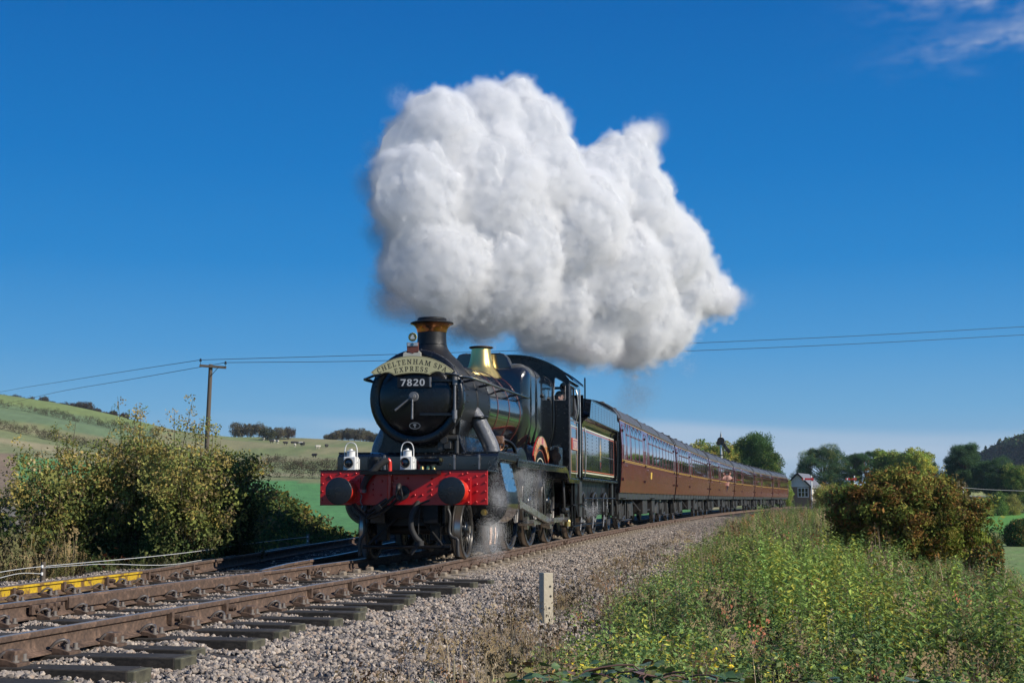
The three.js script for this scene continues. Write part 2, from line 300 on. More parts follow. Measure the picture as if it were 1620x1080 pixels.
{
  const grid = []; const rings = []; let r = 1.2; while (r < 5200) { rings.push(r); r *= r < 12 ? 1.09 : r < 60 ? 1.035 : r < 700 ? 1.028 : 1.12; }
  const az = []; for (let a = -Math.PI; a < Math.PI - 1e-6;) { az.push(a); const f = Math.abs(a) < .55; a += f ? .0042 : .045; }
  const pos = [0, height(0, 0), 0], col = [.08, .09, .04], idx = [], n = az.length, o = [0, 0, 0];
  for (const R of rings) for (const a of az) { const x = R * Math.sin(a), z = -R * Math.cos(a); pos.push(x, height(x, z), z); landColor(x, z, o); col.push(...o); }
  for (let j = 0; j < n; j++) idx.push(0, 1 + (j + 1) % n, 1 + j);
  for (let i = 0; i + 1 < rings.length; i++) for (let j = 0; j < n; j++) { const a = 1 + i * n + j, b = 1 + i * n + (j + 1) % n; idx.push(a, b, b + n, a, b + n, a + n); }
  const g = new THREE.BufferGeometry(); g.setAttribute('position', new THREE.Float32BufferAttribute(pos, 3)); g.setAttribute('color', new THREE.Float32BufferAttribute(col, 3)); g.setIndex(idx); g.computeVertexNormals();
  const uv = new Float32Array(pos.length / 3 * 2); for (let i = 0; i < pos.length / 3; i++) { uv[2 * i] = pos[3 * i]; uv[2 * i + 1] = pos[3 * i + 2]; } g.setAttribute('uv', new THREE.BufferAttribute(uv, 2));
  const turf = tex(512, (u, v) => { const q = tf(u, v, 20, 4), w = tf(u, v, 5, 3); return .62 + .5 * q * (.5 + w); }, false, 6);
  tag(mesh('ground', g, S([1, 1, 1], 1, { vertexColors: true, map: turf, bumpMap: turf, bumpScale: .12 })), 'rolling farmland with green fields, pasture and railway bank', null, null, 'structure');
}
// ---------------------------------------------------------------- ballast
function ballastY(u, s) { // above local rail level
  const rightEdge = 1.85, n = .03 * N2(u * 1.7, s * 1.7) + .015 * N2(u * 5, s * 5);
  if (u > rightEdge) return -.225 - .045 * smooth(.5, -2, s) - (u - rightEdge) * .085 + n - .1 * smooth(3.1, 3.8, u);
  if (u < -5.2) return -.22 - (-5.2 - u) * .35 + n;
  return -.205 - .05 * smooth(.5, -2, s) * smooth(1.0, 1.5, u) + n * .6;
}
{
  const us = []; for (let u = -6.2; u <= 4.01; u += .2) us.push(u);
  const ss = []; for (let s = -16; s < 190; s += s < 12 ? .25 : s < 50 ? .6 : 2) ss.push(s);
  const pos = [], uv = [], idx = [];
  for (const s of ss) for (const u of us) { const q = at(s, u, ballastY(u, s)); pos.push(q.p.x, q.p.y, q.p.z); uv.push(u, s); }
  const n = us.length; for (let i = 0; i + 1 < ss.length; i++) for (let j = 0; j + 1 < n; j++) { const a = i * n + j; idx.push(a, a + 1, a + n + 1, a, a + n + 1, a + n); }
  const g = new THREE.BufferGeometry(); g.setAttribute('position', new THREE.Float32BufferAttribute(pos, 3)); g.setAttribute('uv', new THREE.Float32BufferAttribute(uv, 2)); g.setIndex(idx); g.computeVertexNormals();
  const bed = tag(mesh('ballast', g, M.gravel), 'grey and buff stone ballast under and beside the track', null, null, 'structure');
  const tones = [[.52, .47, .42], [.42, .385, .35], [.62, .56, .50], [.27, .255, .25], [.17, .17, .18], [.36, .34, .33], [.54, .44, .36], [.46, .43, .41], [.68, .63, .57]];
  const kinds = [0, 1, 2, 3].map((k) => { const r = rngOf(40 + k), q = new THREE.IcosahedronGeometry(1, 0), p = q.attributes.position, mem = {}; for (let i = 0; i < p.count; i++) { const key = [p.getX(i), p.getY(i), p.getZ(i)].map((v) => v.toFixed(2)).join(); const f = mem[key] ||= [.65 + .6 * r(), .55 + .5 * r(), .65 + .6 * r()]; p.setXYZ(i, p.getX(i) * f[0], p.getY(i) * f[1] * .8, p.getZ(i) * f[2]); } return q; });
  const spots = []; const r = rngOf(77);
  const lay = (s0, s1, u0, u1, dens) => { const n = Math.round((s1 - s0) * (u1 - u0) * dens); for (let i = 0; i < n; i++) spots.push([lerp(s0, s1, r()), lerp(u0, u1, r())]); };
  lay(-15.6, -5, -1, 4.0, 1250); lay(-5, 3, -1.6, 3.9, 1000); lay(3, 14, .7, 3.8, 760); lay(3, 14, -1.4, .7, 320); lay(14, 32, .8, 3.6, 420); lay(32, 70, .8, 3.4, 130); lay(-10, 14, -4.8, -1.4, 260);
  const per = kinds.map(() => []); for (const q of spots) per[Math.floor(r() * 4)].push(q);
  const m4 = new THREE.Matrix4(), qn = new THREE.Quaternion(), e = new THREE.Euler(), c = new THREE.Color();
  kinds.forEach((g2, k) => {
    const im = new THREE.InstancedMesh(g2, M.stone, per[k].length); im.name = 'loose_stones'; im.userData.kind = 'stuff'; im.castShadow = im.receiveShadow = true;
    per[k].forEach(([s, u], i) => { const z = .0115 + .0165 * Math.pow(r(), 1.5), sl = Math.abs(u) < 2.6 && s < -1 && s > -14 && Math.abs(((s + 13.4) / .68) % 1 - .18) < .24 && u > -2.6 && u < 1.72; const q = at(s, u, ballastY(u, s) + z * .25 - (sl ? .2 : 0)); m4.compose(q.p, qn.setFromEuler(e.set(r() * 6, r() * 6, r() * 6)), V(z, z, z)); im.setMatrixAt(i, m4); const t = tones[Math.floor(r() * tones.length)], f = (.7 + .4 * r()) * .66; im.setColorAt(i, c.setRGB(t[0] * f * 1.1, t[1] * f, t[2] * f * .89)); });
    bed.add(im);
  });
}
// ---------------------------------------------------------------- rails, sleepers, fastenings
const railProfile = [[-.07, 0], [.07, 0], [.07, .012], [.022, .028], [.0095, .05], [.0095, .112], [.035, .124], [.035, .150], [.028, .158], [-.028, .158], [-.035, .150], [-.035, .124], [-.0095, .112], [-.0095, .05], [-.022, .028], [-.07, .012]].map(([a, b]) => [a, b - .158]);
const railHeadTop = [[-.0285, .0005], [.0285, .0005], [.0285, -.006], [-.0285, -.006]].map(([a, b]) => [a * .86, b + .0008]);
// u of each rail along s
const knots = (list) => (s) => { let i = 0; while (i < list.length - 2 && s > list[i + 1][0]) i++; const A = list[i], Bq = list[i + 1], t = clamp((s - A[0]) / (Bq[0] - A[0]), 0, 1); return lerp(A[1], Bq[1], t); };
const uR = knots([[-16, .66], [-8, .68], [0, .752], [400, .752]]), uM = knots([[-16, -.93], [-8, -.96], [-5, -.98], [1.5, -.80], [3, -.752], [400, -.752]]);
const uY = knots([[-12, -2.18], [-7, -2.39], [-5, -2.5], [-3, -2.62], [-.7, -2.92], [3, -3.32], [7.2, -3.86], [13.2, -4.53], [22, -5.6], [40, -8.5]]), uY2 = knots([[-2.6, -1.12], [-.9, -1.42], [.3, -1.51], [2.3, -1.66], [5, -1.95], [7.2, -2.36], [13.2, -3.03], [22, -4.1], [40, -7]]);
function frames(uf, s0, s1, step) { const out = []; for (let s = s0; s <= s1 + 1e-6; s += step) { const q = at(s, uf(s)); out.push(q); } return out; }
function rail(name, label, uf, s0, s1, headMat = M.railHead, mat = M.rust) {
  const t = thing(name, label, 'rail', [0, 0, 0], 0);
  const fr = [...frames(uf, s0, Math.min(s1, 30), 1), ...(s1 > 30 ? frames(uf, 32, s1, 4) : [])];
  mesh('rail_section', [sweep(railProfile, fr)], mat, t); mesh('worn_running_surface', [sweep(railHeadTop, fr)], headMat, t);
  return t;
}
function onRail(uf, s, side, dy, geos) { const q = at(s, uf(s)), g = geos.map((x) => x.clone ? x : x); const m = new THREE.Matrix4().makeRotationY(-q.t); m.setPosition(q.p.x, q.p.y + dy, q.p.z); return g.map((x) => { x.applyMatrix4(m); return x; }); }
function fishplate(parent, uf, s, side, len = .5, bolts = 4) {
  const geos = [RB(.035, .085, len, .006, side * .03, 0, 0)]; for (let i = 0; i < bolts; i++) geos.push(C(.02, .02, .03, 'x', side * .06, 0, (i - (bolts - 1) / 2) * len / bolts, 6), B(.05, .03, .02, side * .045, .026, (i - (bolts - .2) / 2) * len / bolts));
  mesh('fishplate', onRail(uf, s, side, -.078, geos), M.rust, parent);
}
function block(parent, uf, s, side) { mesh('spacer_block', onRail(uf, s, side, -.075, [RB(.05, .105, .045, .006, side * .035, 0, .03), C(.032, .032, .05, 'x', side * .07, 0, -.04, 6), C(.017, .017, .07, 'x', side * .08, 0, -.04, 8)]), M.rust, parent); }
const railR = rail('running_rail', 'near rust brown running rail that carries the right-hand wheels of the locomotive', uR, -15.5, 170, M.railDull);
const railM = rail('running_rail', 'middle rail with bright worn top beside the bolted crossing block', uM, -15.5, 170, M.railDull);
const railY = rail('check_rail', 'outermost rail at the grass edge, its near length painted yellow', uY, -13, 36, M.railDull);
const railY2 = rail('diverging_rail', 'short inner rail that splits away from the middle rail to the siding', uY2, -2.6, 36);
mesh('yellow_painted_length', [sweep([[.0105, -.107], [.0105, -.045], [.0365, -.033], [.0365, -.009], [.0345, -.009], [.0345, -.032], [.009, -.044], [.009, -.107]], frames(uY, -12, -2.7, .5)), sweep([[.0715, -.147], [.0235, -.131], [.0225, -.133], [.0705, -.149]], frames(uY, -12, -2.7, .5))], M.railYellow, railY);
mesh('crossing_casting', [sweep([[.008, -.118], [.05, -.108], [.05, -.018], [.036, -.004], [.03, -.02]], frames(uM, -8.1, -3.1, .5)), sweep([[-.02, -.118], [-.085, -.1], [-.085, -.012], [-.04, -.004]], frames(uM, -8.1, -1.4, .5))], M.rust, railM);
mesh('bright_worn_top', [sweep(railHeadTop.map(([a, b]) => [a * .8, b + .0009]), frames(uM, -15.5, 2.5, .5))], M.railHead, railM);
fishplate(railM, (s) => uM(s) + .03, -8.55, 1, .52); fishplate(railM, (s) => uM(s) + .0, -1.15, 1, .55); fishplate(railR, uR, -.55, 1, .6);
fishplate(railR, uR, 12.4, 1, .34, 2); fishplate(railR, uR, 26, 1, .3, 2); fishplate(railR, uR, 45, 1, .34, 2); fishplate(railR, uR, 62, 1, .34, 2);
for (const s of [-9.45, -8.3, -6.0, -4.6, -3.0, -1.5]) block(railR, uR, s, 1);
for (const s of [-8.6, -7.9, -6.5, -5.3, -4.1, -2.7, -.6]) block(railY, uY, s, 1);
function fastening(tall) { // baseplate with spring clip and screws, on the right of the rail foot; x outward
  const plate = [ext([[-.13, 0], [.2, 0], [.2, .02], [.12, .045], [.075, .05], [.07, .02], [-.13, .02]], .15, .004)].map((g) => T(g, 0, 0, -.075));
  if (tall) plate.push(RB(.09, .11, .12, .01, .13, .05, 0));
  const spring = [tube([[.06, .05, .07], [.09, .085, .06], [.13, .10, .02], [.135, .05, -.03], [.085, .045, -.06], [.04, .06, -.11]], .012, 18, 6), tube([[.07, .05, -.05], [.11, .088, -.05], [.15, .075, .0], [.15, .035, .05]], .011, 14, 6)];
  const bolt = [C(.016, .016, .05, 'y', .165, .05, .045, 6), C(.016, .016, .05, 'y', .175, .05, -.05, 6), C(.028, .028, .012, 'y', .165, .036, .045, 10), C(.028, .028, .012, 'y', .175, .036, -.05, 10)];
  return [merged(plate), merged(spring), merged(bolt)];
}
const fast = [fastening(false), fastening(true)], boltMat = S([.25, .22, .19], .65, { metalness: .3, roughnessMap: grime }), springMat = S([.10, .085, .075], .75, { roughnessMap: grime });
function addFastening(parent, x, kind, flip, y = -.005) {
  const k = sub(parent, 'baseplate'); k.position.set(x, y, 0); if (flip) k.rotation.y = Math.PI;
  mesh('plate', fast[kind][0], M.rust, k); mesh('spring_clip', fast[kind][1], springMat, k); mesh('bolts', fast[kind][2], boltMat, k, { kind: 'stuff' });
}
{ // timber bearers of the turnout, nearest first
  const r = rngOf(21); let k = 0;
  const lab = ['nearest timber sleeper, its pale mossy end at the bottom of the picture', 'second timber sleeper from the bottom edge, with a broad lichened end', 'third timber sleeper from the bottom edge, its dark end short of its neighbour'];
  for (let s = -13.4; s < -1; s += .68, k++) {
    const end = 1.56 + .14 * r() + (k % 3 === 1 ? -.12 : .05), c = at(s), g = thing('timber_sleeper', lab[k - 1] || 'dark weathered timber sleeper under the turnout rails', 'sleeper', c.p.toArray(), -c.t + .05 * (r() - .5), lab[k - 1] ? undefined : 'timber sleepers of the turnout');
    g.position.y -= .168 + .008 * r(); g.rotation.z = .012 * (r() - .5);
    const L = end + 2.75; mesh('timber', [RB(L - .05, .145, .255, .012, end - L / 2 - .025, -.0725, 0)], M.timber, g); mesh('cut_end', [RB(.06, .138, .246, .012, end - .03, -.073, 0)], M.moss, g);
    addFastening(g, uR(s), k % 2 === 0 ? 1 : 0, false); addFastening(g, uM(s), 0, false); addFastening(g, uY(s), 0, false); addFastening(g, uR(s), 0, true);
  }
  // concrete sleepers of the plain line beyond
  const fs = [RB(.15, .05, .16, .015, 0, .02, 0)], shoulder = [RB(.11, .075, .12, .025, 0, .02, 0)];
  const body = merged([ext([[-1.26, -.16], [1.26, -.16], [1.26, -.03], [.95, .0], [.5, .0], [.35, -.035], [-.35, -.035], [-.5, 0], [-.95, 0], [-1.26, -.03]], .24, .012)].map((g) => T(g, 0, -.012, -.12)));
  const cm = S([1, 1, 1], .92, { map: concMap, bumpMap: fine, bumpScale: .004 }), sg = merged(shoulder);
  const proto = new THREE.Group(); mesh('concrete_body', body, cm, proto);
  for (const sx of [-1, 1]) for (const o of [-.13, .13]) { const q = mesh('rail_shoulder', sg, cm, proto); q.position.set(sx * .752 + o, 0, 0); }
  for (const sx of [-1, 1]) mesh('spring_clip', [tube([[.09, .03, .06], [.12, .07, .02], [.07, .05, -.06], [.16, .05, -.03]], .012, 12, 5)], M.rust, proto).position.set(sx * .752, .01, 0);
  for (let s = -.55; s < 52; s += s < 30 ? .7 : 1.4) { const c = at(s), g = proto.clone(); g.name = numbered('concrete_sleeper'); scene.add(g); g.position.copy(c.p); g.position.y -= .165; g.rotation.y = -c.t; tag(g, 'pale concrete sleeper of the plain track under and beyond the locomotive', 'sleeper', 'concrete sleepers of the main line'); }
  for (let s = 0; s < 24; s += .7) { const q = at(s, (uY(s) + uY2(s)) / 2, -.166); const g = thing('siding_sleeper', 'dark shaded sleeper of the diverging track behind the locomotive', 'sleeper', q.p.toArray(), -q.t + .08, 'sleepers of the diverging track'); mesh('timber', [RB(2.5, .14, .25, .012, 0, -.07, 0)], M.timber, g); }
}
{ // concrete marker post by the ballast edge
  const p = at(-5.75, 3.2), y = height(p.p.x, p.p.z), post = thing('marker_post', 'pale concrete marker post standing at the edge of the ballast', 'post', [p.p.x, y - .19, p.p.z], .5);
  mesh('post_body', [RB(.115, .86, .1, .008, 0, .43, 0)], M.postWhite, post);
  mesh('bolt_hole', [C(.012, .012, .006, 'z', .02, .72, .051, 10), C(.012, .012, .006, 'z', .025, .62, .051, 10), C(.012, .012, .006, 'z', .01, .5, .051, 10)], M.black, post);
}
// ---------------------------------------------------------------- locomotive: x to its photo right, y up, -z towards its tender; z = 0 at the buffer faces
const trainPlace = (s) => { const q = at(s); return q; };
function place(o, s) { const q = at(s); o.position.copy(q.p); o.rotation.order = 'YXZ'; o.rotation.y = -q.t; o.rotation.x = Math.atan(GRADE); return o; }
const wheelCache = {};
function wheelGeos(r, spokes, weight) {
  const key = [r, spokes, weight].join(); if (wheelCache[key]) return wheelCache[key];
  // profile across the tyre (x outward to the right); lathe about x
  const lx = (pts, seg = 48) => { const g = lathe(pts, seg); g.rotateZ(-Math.PI / 2); return g; };
  const tyre = lx([[r - .075, -.02], [r - .07, .07], [r - .012, .072], [r, .055], [r + .004, -.04], [r + .028, -.055], [r + .028, -.075], [r - .01, -.085], [r - .075, -.08], [r - .075, -.02]]);
  const tread = lx([[r + .0015, .052], [r + .006, -.036]]);
  const sp = []; for (let i = 0; i < spokes; i++) { const a = i / spokes * Math.PI * 2, c = Math.cos(a), s = Math.sin(a); sp.push(beam([.02, c * .08, s * .08], [.0, c * (r - .06), s * (r - .06)], .045, .05 + r * .018, [1, 0, 0])); }
  sp.push(lx([[.0, -.06], [.12 + r * .04, -.06], [.13 + r * .04, .05], [.09, .085], [.0, .085]], 24), lx([[r - .115, -.05], [r - .068, -.05], [r - .068, .045], [r - .115, .03], [r - .115, -.05]]));
  const axle = [C(.062, .062, .03, 'x', .1, 0, 0, 16)];
  const cw = weight ? [T(ext(arc(0, 0, r - .08, .35, Math.PI - .35, 16), .08, .006), 0, 0, 0, 0, Math.PI / 2, 0)] : null;
  return (wheelCache[key] = { tyre: merged([tyre]), tread: merged([tread]), spokes: merged(sp), axle: merged(axle), cw: cw && merged(cw) });
}
function wheel(parent, x, y, z, r, spokes, turn = 0, weight = false) {
  const g = sub(parent, 'wheel'), w = wheelGeos(r, spokes, weight), side = Math.sign(x); g.position.set(x, y, z); g.rotation.set(turn, side < 0 ? Math.PI : 0, 0, 'YXZ');
  mesh('tyre', w.tyre, M.tyre, g); mesh('tread', w.tread, M.tread, g); mesh('spokes', w.spokes, M.satin, g); mesh('axle_end', w.axle, M.steel, g); if (w.cw) mesh('balance_weight', w.cw, M.satin, g);
  return g;
}
const loco = place(thing('steam_locomotive', 'glossy black steam locomotive with copper chimney cap and red buffer beam', 'locomotive'), 0);
const L = (name, geos, mat, opt) => mesh(name, geos, mat, loco, opt);
// frames and works between the wheels
L('main_frame', [B(.035, .82, 9.9, -.6, .98, -5.6), B(.035, .82, 9.9, .6, .98, -5.6), B(1.16, .5, 5.2, 0, 1.05, -7.1), B(1.16, .62, .05, 0, 1.0, -.95), B(1.2, .05, 1.5, 0, 1.33, -.95), B(1.1, .35, 2.2, 0, .62, -9.2)], M.frame);
L('frame_stay', [B(.22, .3, .14, -.42, .72, -.62), B(.22, .3, .14, .42, .72, -.62), B(1.0, .1, .12, 0, .78, -.7)], M.frame);
{ // buffer beam
  L('buffer_beam', [RB(2.64, .52, .04, .006, 0, 1.105, -.5)], M.red);
  const z = -.479, rv = [];
  const dots = [[98, 350], [160, 362], [240, 340], [365, 340], [103, 420], [100, 480], [98, 545], [168, 375], [238, 378], [500, 385], [500, 425], [500, 468], [500, 508], [563, 508], [570, 340], [697, 340], [760, 340], [826, 340], [890, 340], [955, 340], [685, 380], [772, 380], [955, 384], [955, 425], [955, 468], [952, 508], [770, 470], [760, 508], [826, 508], [884, 508], [1094, 340], [1228, 340], [1300, 365], [1367, 352], [1367, 414], [1300, 425], [1367, 480], [1300, 483], [1367, 542], [1300, 563], [660, 400], [570, 400], [1190, 350], [300, 352], [430, 350]];
  for (const [px, py] of dots) rv.push([(px - 733) / 492.8, 1.105 - (py - 452) / 507, z, 0, 0, 1]);
  L('rivets', rivets(rv, .019), M.red, { kind: 'stuff' });
  L('beam_edge', [B(2.66, .018, .07, 0, 1.374, -.5), B(2.64, .012, .03, 0, .843, -.5)], M.satin);
  for (const s of [-1, 1]) {
    const b = sub(loco, 'buffer'); b.position.set(s * .87, 1.055, 0);
    mesh('housing', [latheZ([[0, -.48], [.172, -.48], [.172, -.44], [.135, -.40], [.125, -.2], [.138, -.19], [.138, -.165], [.1, -.16], [0, -.16]], 32)], M.redBright, b);
    mesh('base_flange', [RB(.40, .42, .03, .008, 0, 0, -.466)], M.red, b); mesh('flange_bolts', rivets([[-.16, .17, -.45, 0, 0, 1], [.16, .17, -.45, 0, 0, 1], [-.16, -.17, -.45, 0, 0, 1], [.16, -.17, -.45, 0, 0, 1], [.17, 0, -.45, 0, 0, 1]], .022), M.red, b);
    mesh('ram', [C(.075, .075, .2, 'z', 0, 0, -.1)], M.steelPipe, b);
    mesh('buffer_head', [latheZ([[0, -.035], [.1, -.04], [.19, -.022], [.207, -.012], [.208, 0], [.2, .012], [.1, .022], [0, .026]].reverse(), 40)], M.bufferFace, b);
    mesh('greasy_mark', [T(new THREE.RingGeometry(.045, .062, 24, 1, .5, 2.2), 0, .0, .0262), T(new THREE.RingGeometry(.04, .055, 24, 1, 3.6, 1.9), 0, 0, .0262)], M.frameGrey, b);
  }
  // vacuum standpipe with its hose, coupling, steam hose
  const pipe = sub(loco, 'vacuum_pipe');
  mesh('standpipe', [tube([[-.2, .86, -.44], [-.2, 1.2, -.44], [-.2, 1.46, -.44], [-.205, 1.515, -.43], [-.23, 1.535, -.425]], .034, 24, 12), RB(.05, .05, .1, .008, -.2, 1.12, -.46), RB(.08, .05, .03, .008, -.12, 1.13, -.47)], M.redBright, pipe);
  mesh('hose', [tube([[-.215, 1.53, -.43], [-.33, 1.47, -.40], [-.45, 1.36, -.385], [-.55, 1.24, -.385], [-.60, 1.14, -.395], [-.61, 1.07, -.41]], .05, 40, 12)], M.rubber, pipe);
  mesh('hose_end', [bar([-.612, 1.085, -.41], [-.617, 1.035, -.415], .057, 12), tube([[-.66, 1.03, -.44], [-.64, .97, -.44], [-.66, .9, -.44], [-.63, .85, -.44]], .012, 12, 5)], M.steelPipe, pipe);
  const hook = sub(loco, 'screw_coupling');
  mesh('draw_hook', [tube([[0.0, 1.02, -.46], [0, 1.03, -.3], [0, 1.09, -.2], [0, 1.14, -.25], [0, 1.13, -.29]], .035, 20, 10), C(.11, .11, .03, 'z', .0, 1.03, -.46, 20)], M.frameGrey, hook);
  mesh('link', [tube([[.04, 1.09, -.2], [.07, 1.0, -.16], [.06, .93, -.17], [-.0, .93, -.17], [-.02, 1.02, -.19], [.0, 1.09, -.2]], .018, 24, 6), tube([[-.04, .98, -.16], [-.2, .85, -.18], [-.38, .73, -.2], [-.48, .68, -.22]], .022, 16, 8), tube([[.0, .94, -.2], [-.16, .80, -.22], [-.34, .68, -.24], [-.5, .66, -.24]], .022, 16, 8), tube([[-.48, .68, -.23], [-.6, .76, -.3], [-.74, .86, -.42]], .02, 16, 8), tube([[-.5, .65, -.25], [-.64, .74, -.32], [-.78, .85, -.43]], .02, 16, 8), bar([-.46, .74, -.22], [-.16, .93, -.18], .03), RB(.1, .09, .09, .01, -.3, .8, -.2, 0, 0, .65)], M.frame, hook);
  L('steam_heating_hose', [tube([[.24, .88, -.5], [.22, .80, -.4], [.18, .68, -.33], [.18, .5, -.33], [.24, .36, -.36], [.3, .29, -.4]], .042, 32, 10), C(.055, .055, .07, 'y', .3, .27, -.4, 10), tube([[.3, .8, -.38], [.28, .6, -.37], [.28, .4, -.37]], .008, 10, 5), bar([.2, .84, -.45], [.45, .92, -.5], .018), bar([.3, .28, -.4], [.16, .1, -.42], .02)], M.rubber);
}
{ // leading platform, curved drop plate, running plates and valances
  const half = 1.31;
  L('front_platform', [RB(2.62, .02, .86, .004, 0, 1.362, -.92)], M.satin);
  const curve = [[-1.34, 1.372], [-1.348, 1.50], [-1.375, 1.58], [-1.43, 1.64], [-1.50, 1.672], [-1.55, 1.675], [-1.55, 1.66], [-1.505, 1.657], [-1.44, 1.627], [-1.388, 1.57], [-1.362, 1.50], [-1.354, 1.372]];
  L('drop_plate', [extX(curve, -half, half)], M.gloss);
  L('drop_plate_face', [RB(2.62, .24, .022, .006, 0, 1.49, -1.325), T(new THREE.CylinderGeometry(.17, .17, 2.62, 14, 1, false, 0, Math.PI / 2), 0, 1.51, -1.488, 0, 0, Math.PI / 2)], M.gloss);
  const rv = []; for (let x = -1.25; x <= 1.26; x += .125) rv.push([x, 1.655, -1.40, 0, .55, .8]); for (let x = -1.25; x <= 1.26; x += .085) rv.push([x, 1.385, -1.31, 0, .3, 1]);
  for (const x of [-1.1, -.7, .55, .95, 1.2]) rv.push([x, 1.47, -1.313, 0, 0, 1], [x + .1, 1.56, -1.313, 0, 0, 1]);
  L('rivets', rivets(rv, .014), M.satin, { kind: 'stuff' });
  L('lamp_iron', [-.52, .62, 1.02].flatMap((x) => [RB(.03, .25, .015, .004, x, 1.49, -1.30), RB(.03, .06, .05, .004, x, 1.60, -1.29)]), M.steelPipe);
  L('drain_valve', [C(.05, .05, .3, 'x', .2, 1.53, -1.28, 14), C(.07, .07, .05, 'x', .37, 1.53, -1.28, 12)], M.satin);
  L('brass_union', [-.02, .08, .17].map((x) => C(.022, .03, .05, 'y', x + .12, 1.425, -1.28, 10)).concat([C(.03, .03, .04, 'x', .4, 1.55, -1.28, 10)]), M.brass);
  for (const s of [-1, 1]) {
    L('running_plate', [RB(.52, .025, 1.9, .005, s * 1.06, 1.67, -2.35), RB(.5, .025, 5.5, .005, s * 1.07, 1.60, -5.95)], M.satin);
    L('valance', [RB(.025, .105, 1.6, .005, s * 1.3, 1.612, -2.2), RB(.03, .12, 5.55, .006, s * 1.305, 1.535, -5.9)], M.gloss);
    const S0v = [[8.55, 1.61], [8.85, 1.60], [9.1, 1.55], [9.25, 1.47], [9.32, 1.40], [9.45, 1.365], [10.95, 1.365], [10.95, 1.28], [9.4, 1.28], [9.24, 1.33], [9.15, 1.42], [9.04, 1.47], [8.85, 1.485], [8.55, 1.485]].map(([a, b]) => [-a, b]);
    L('valance_drop', [extX(S0v, s * 1.305 - .015, s * 1.305 + .015, .003)], M.gloss);
    L('cab_floor_plate', [RB(.35, .025, 1.9, .005, s * 1.13, 1.375, -10.05)], M.satin);
  }
  const vr = []; for (let v = 3.3; v < 8.5; v += .28) vr.push([1.322, 1.57, -v, 1, 0, 0]); for (let v = 1.45; v < 3; v += .1) vr.push([1.31, 1.685, -v, .3, 1, 0]); L('rivets', rivets(vr, .013), M.satin, { kind: 'stuff' });
}
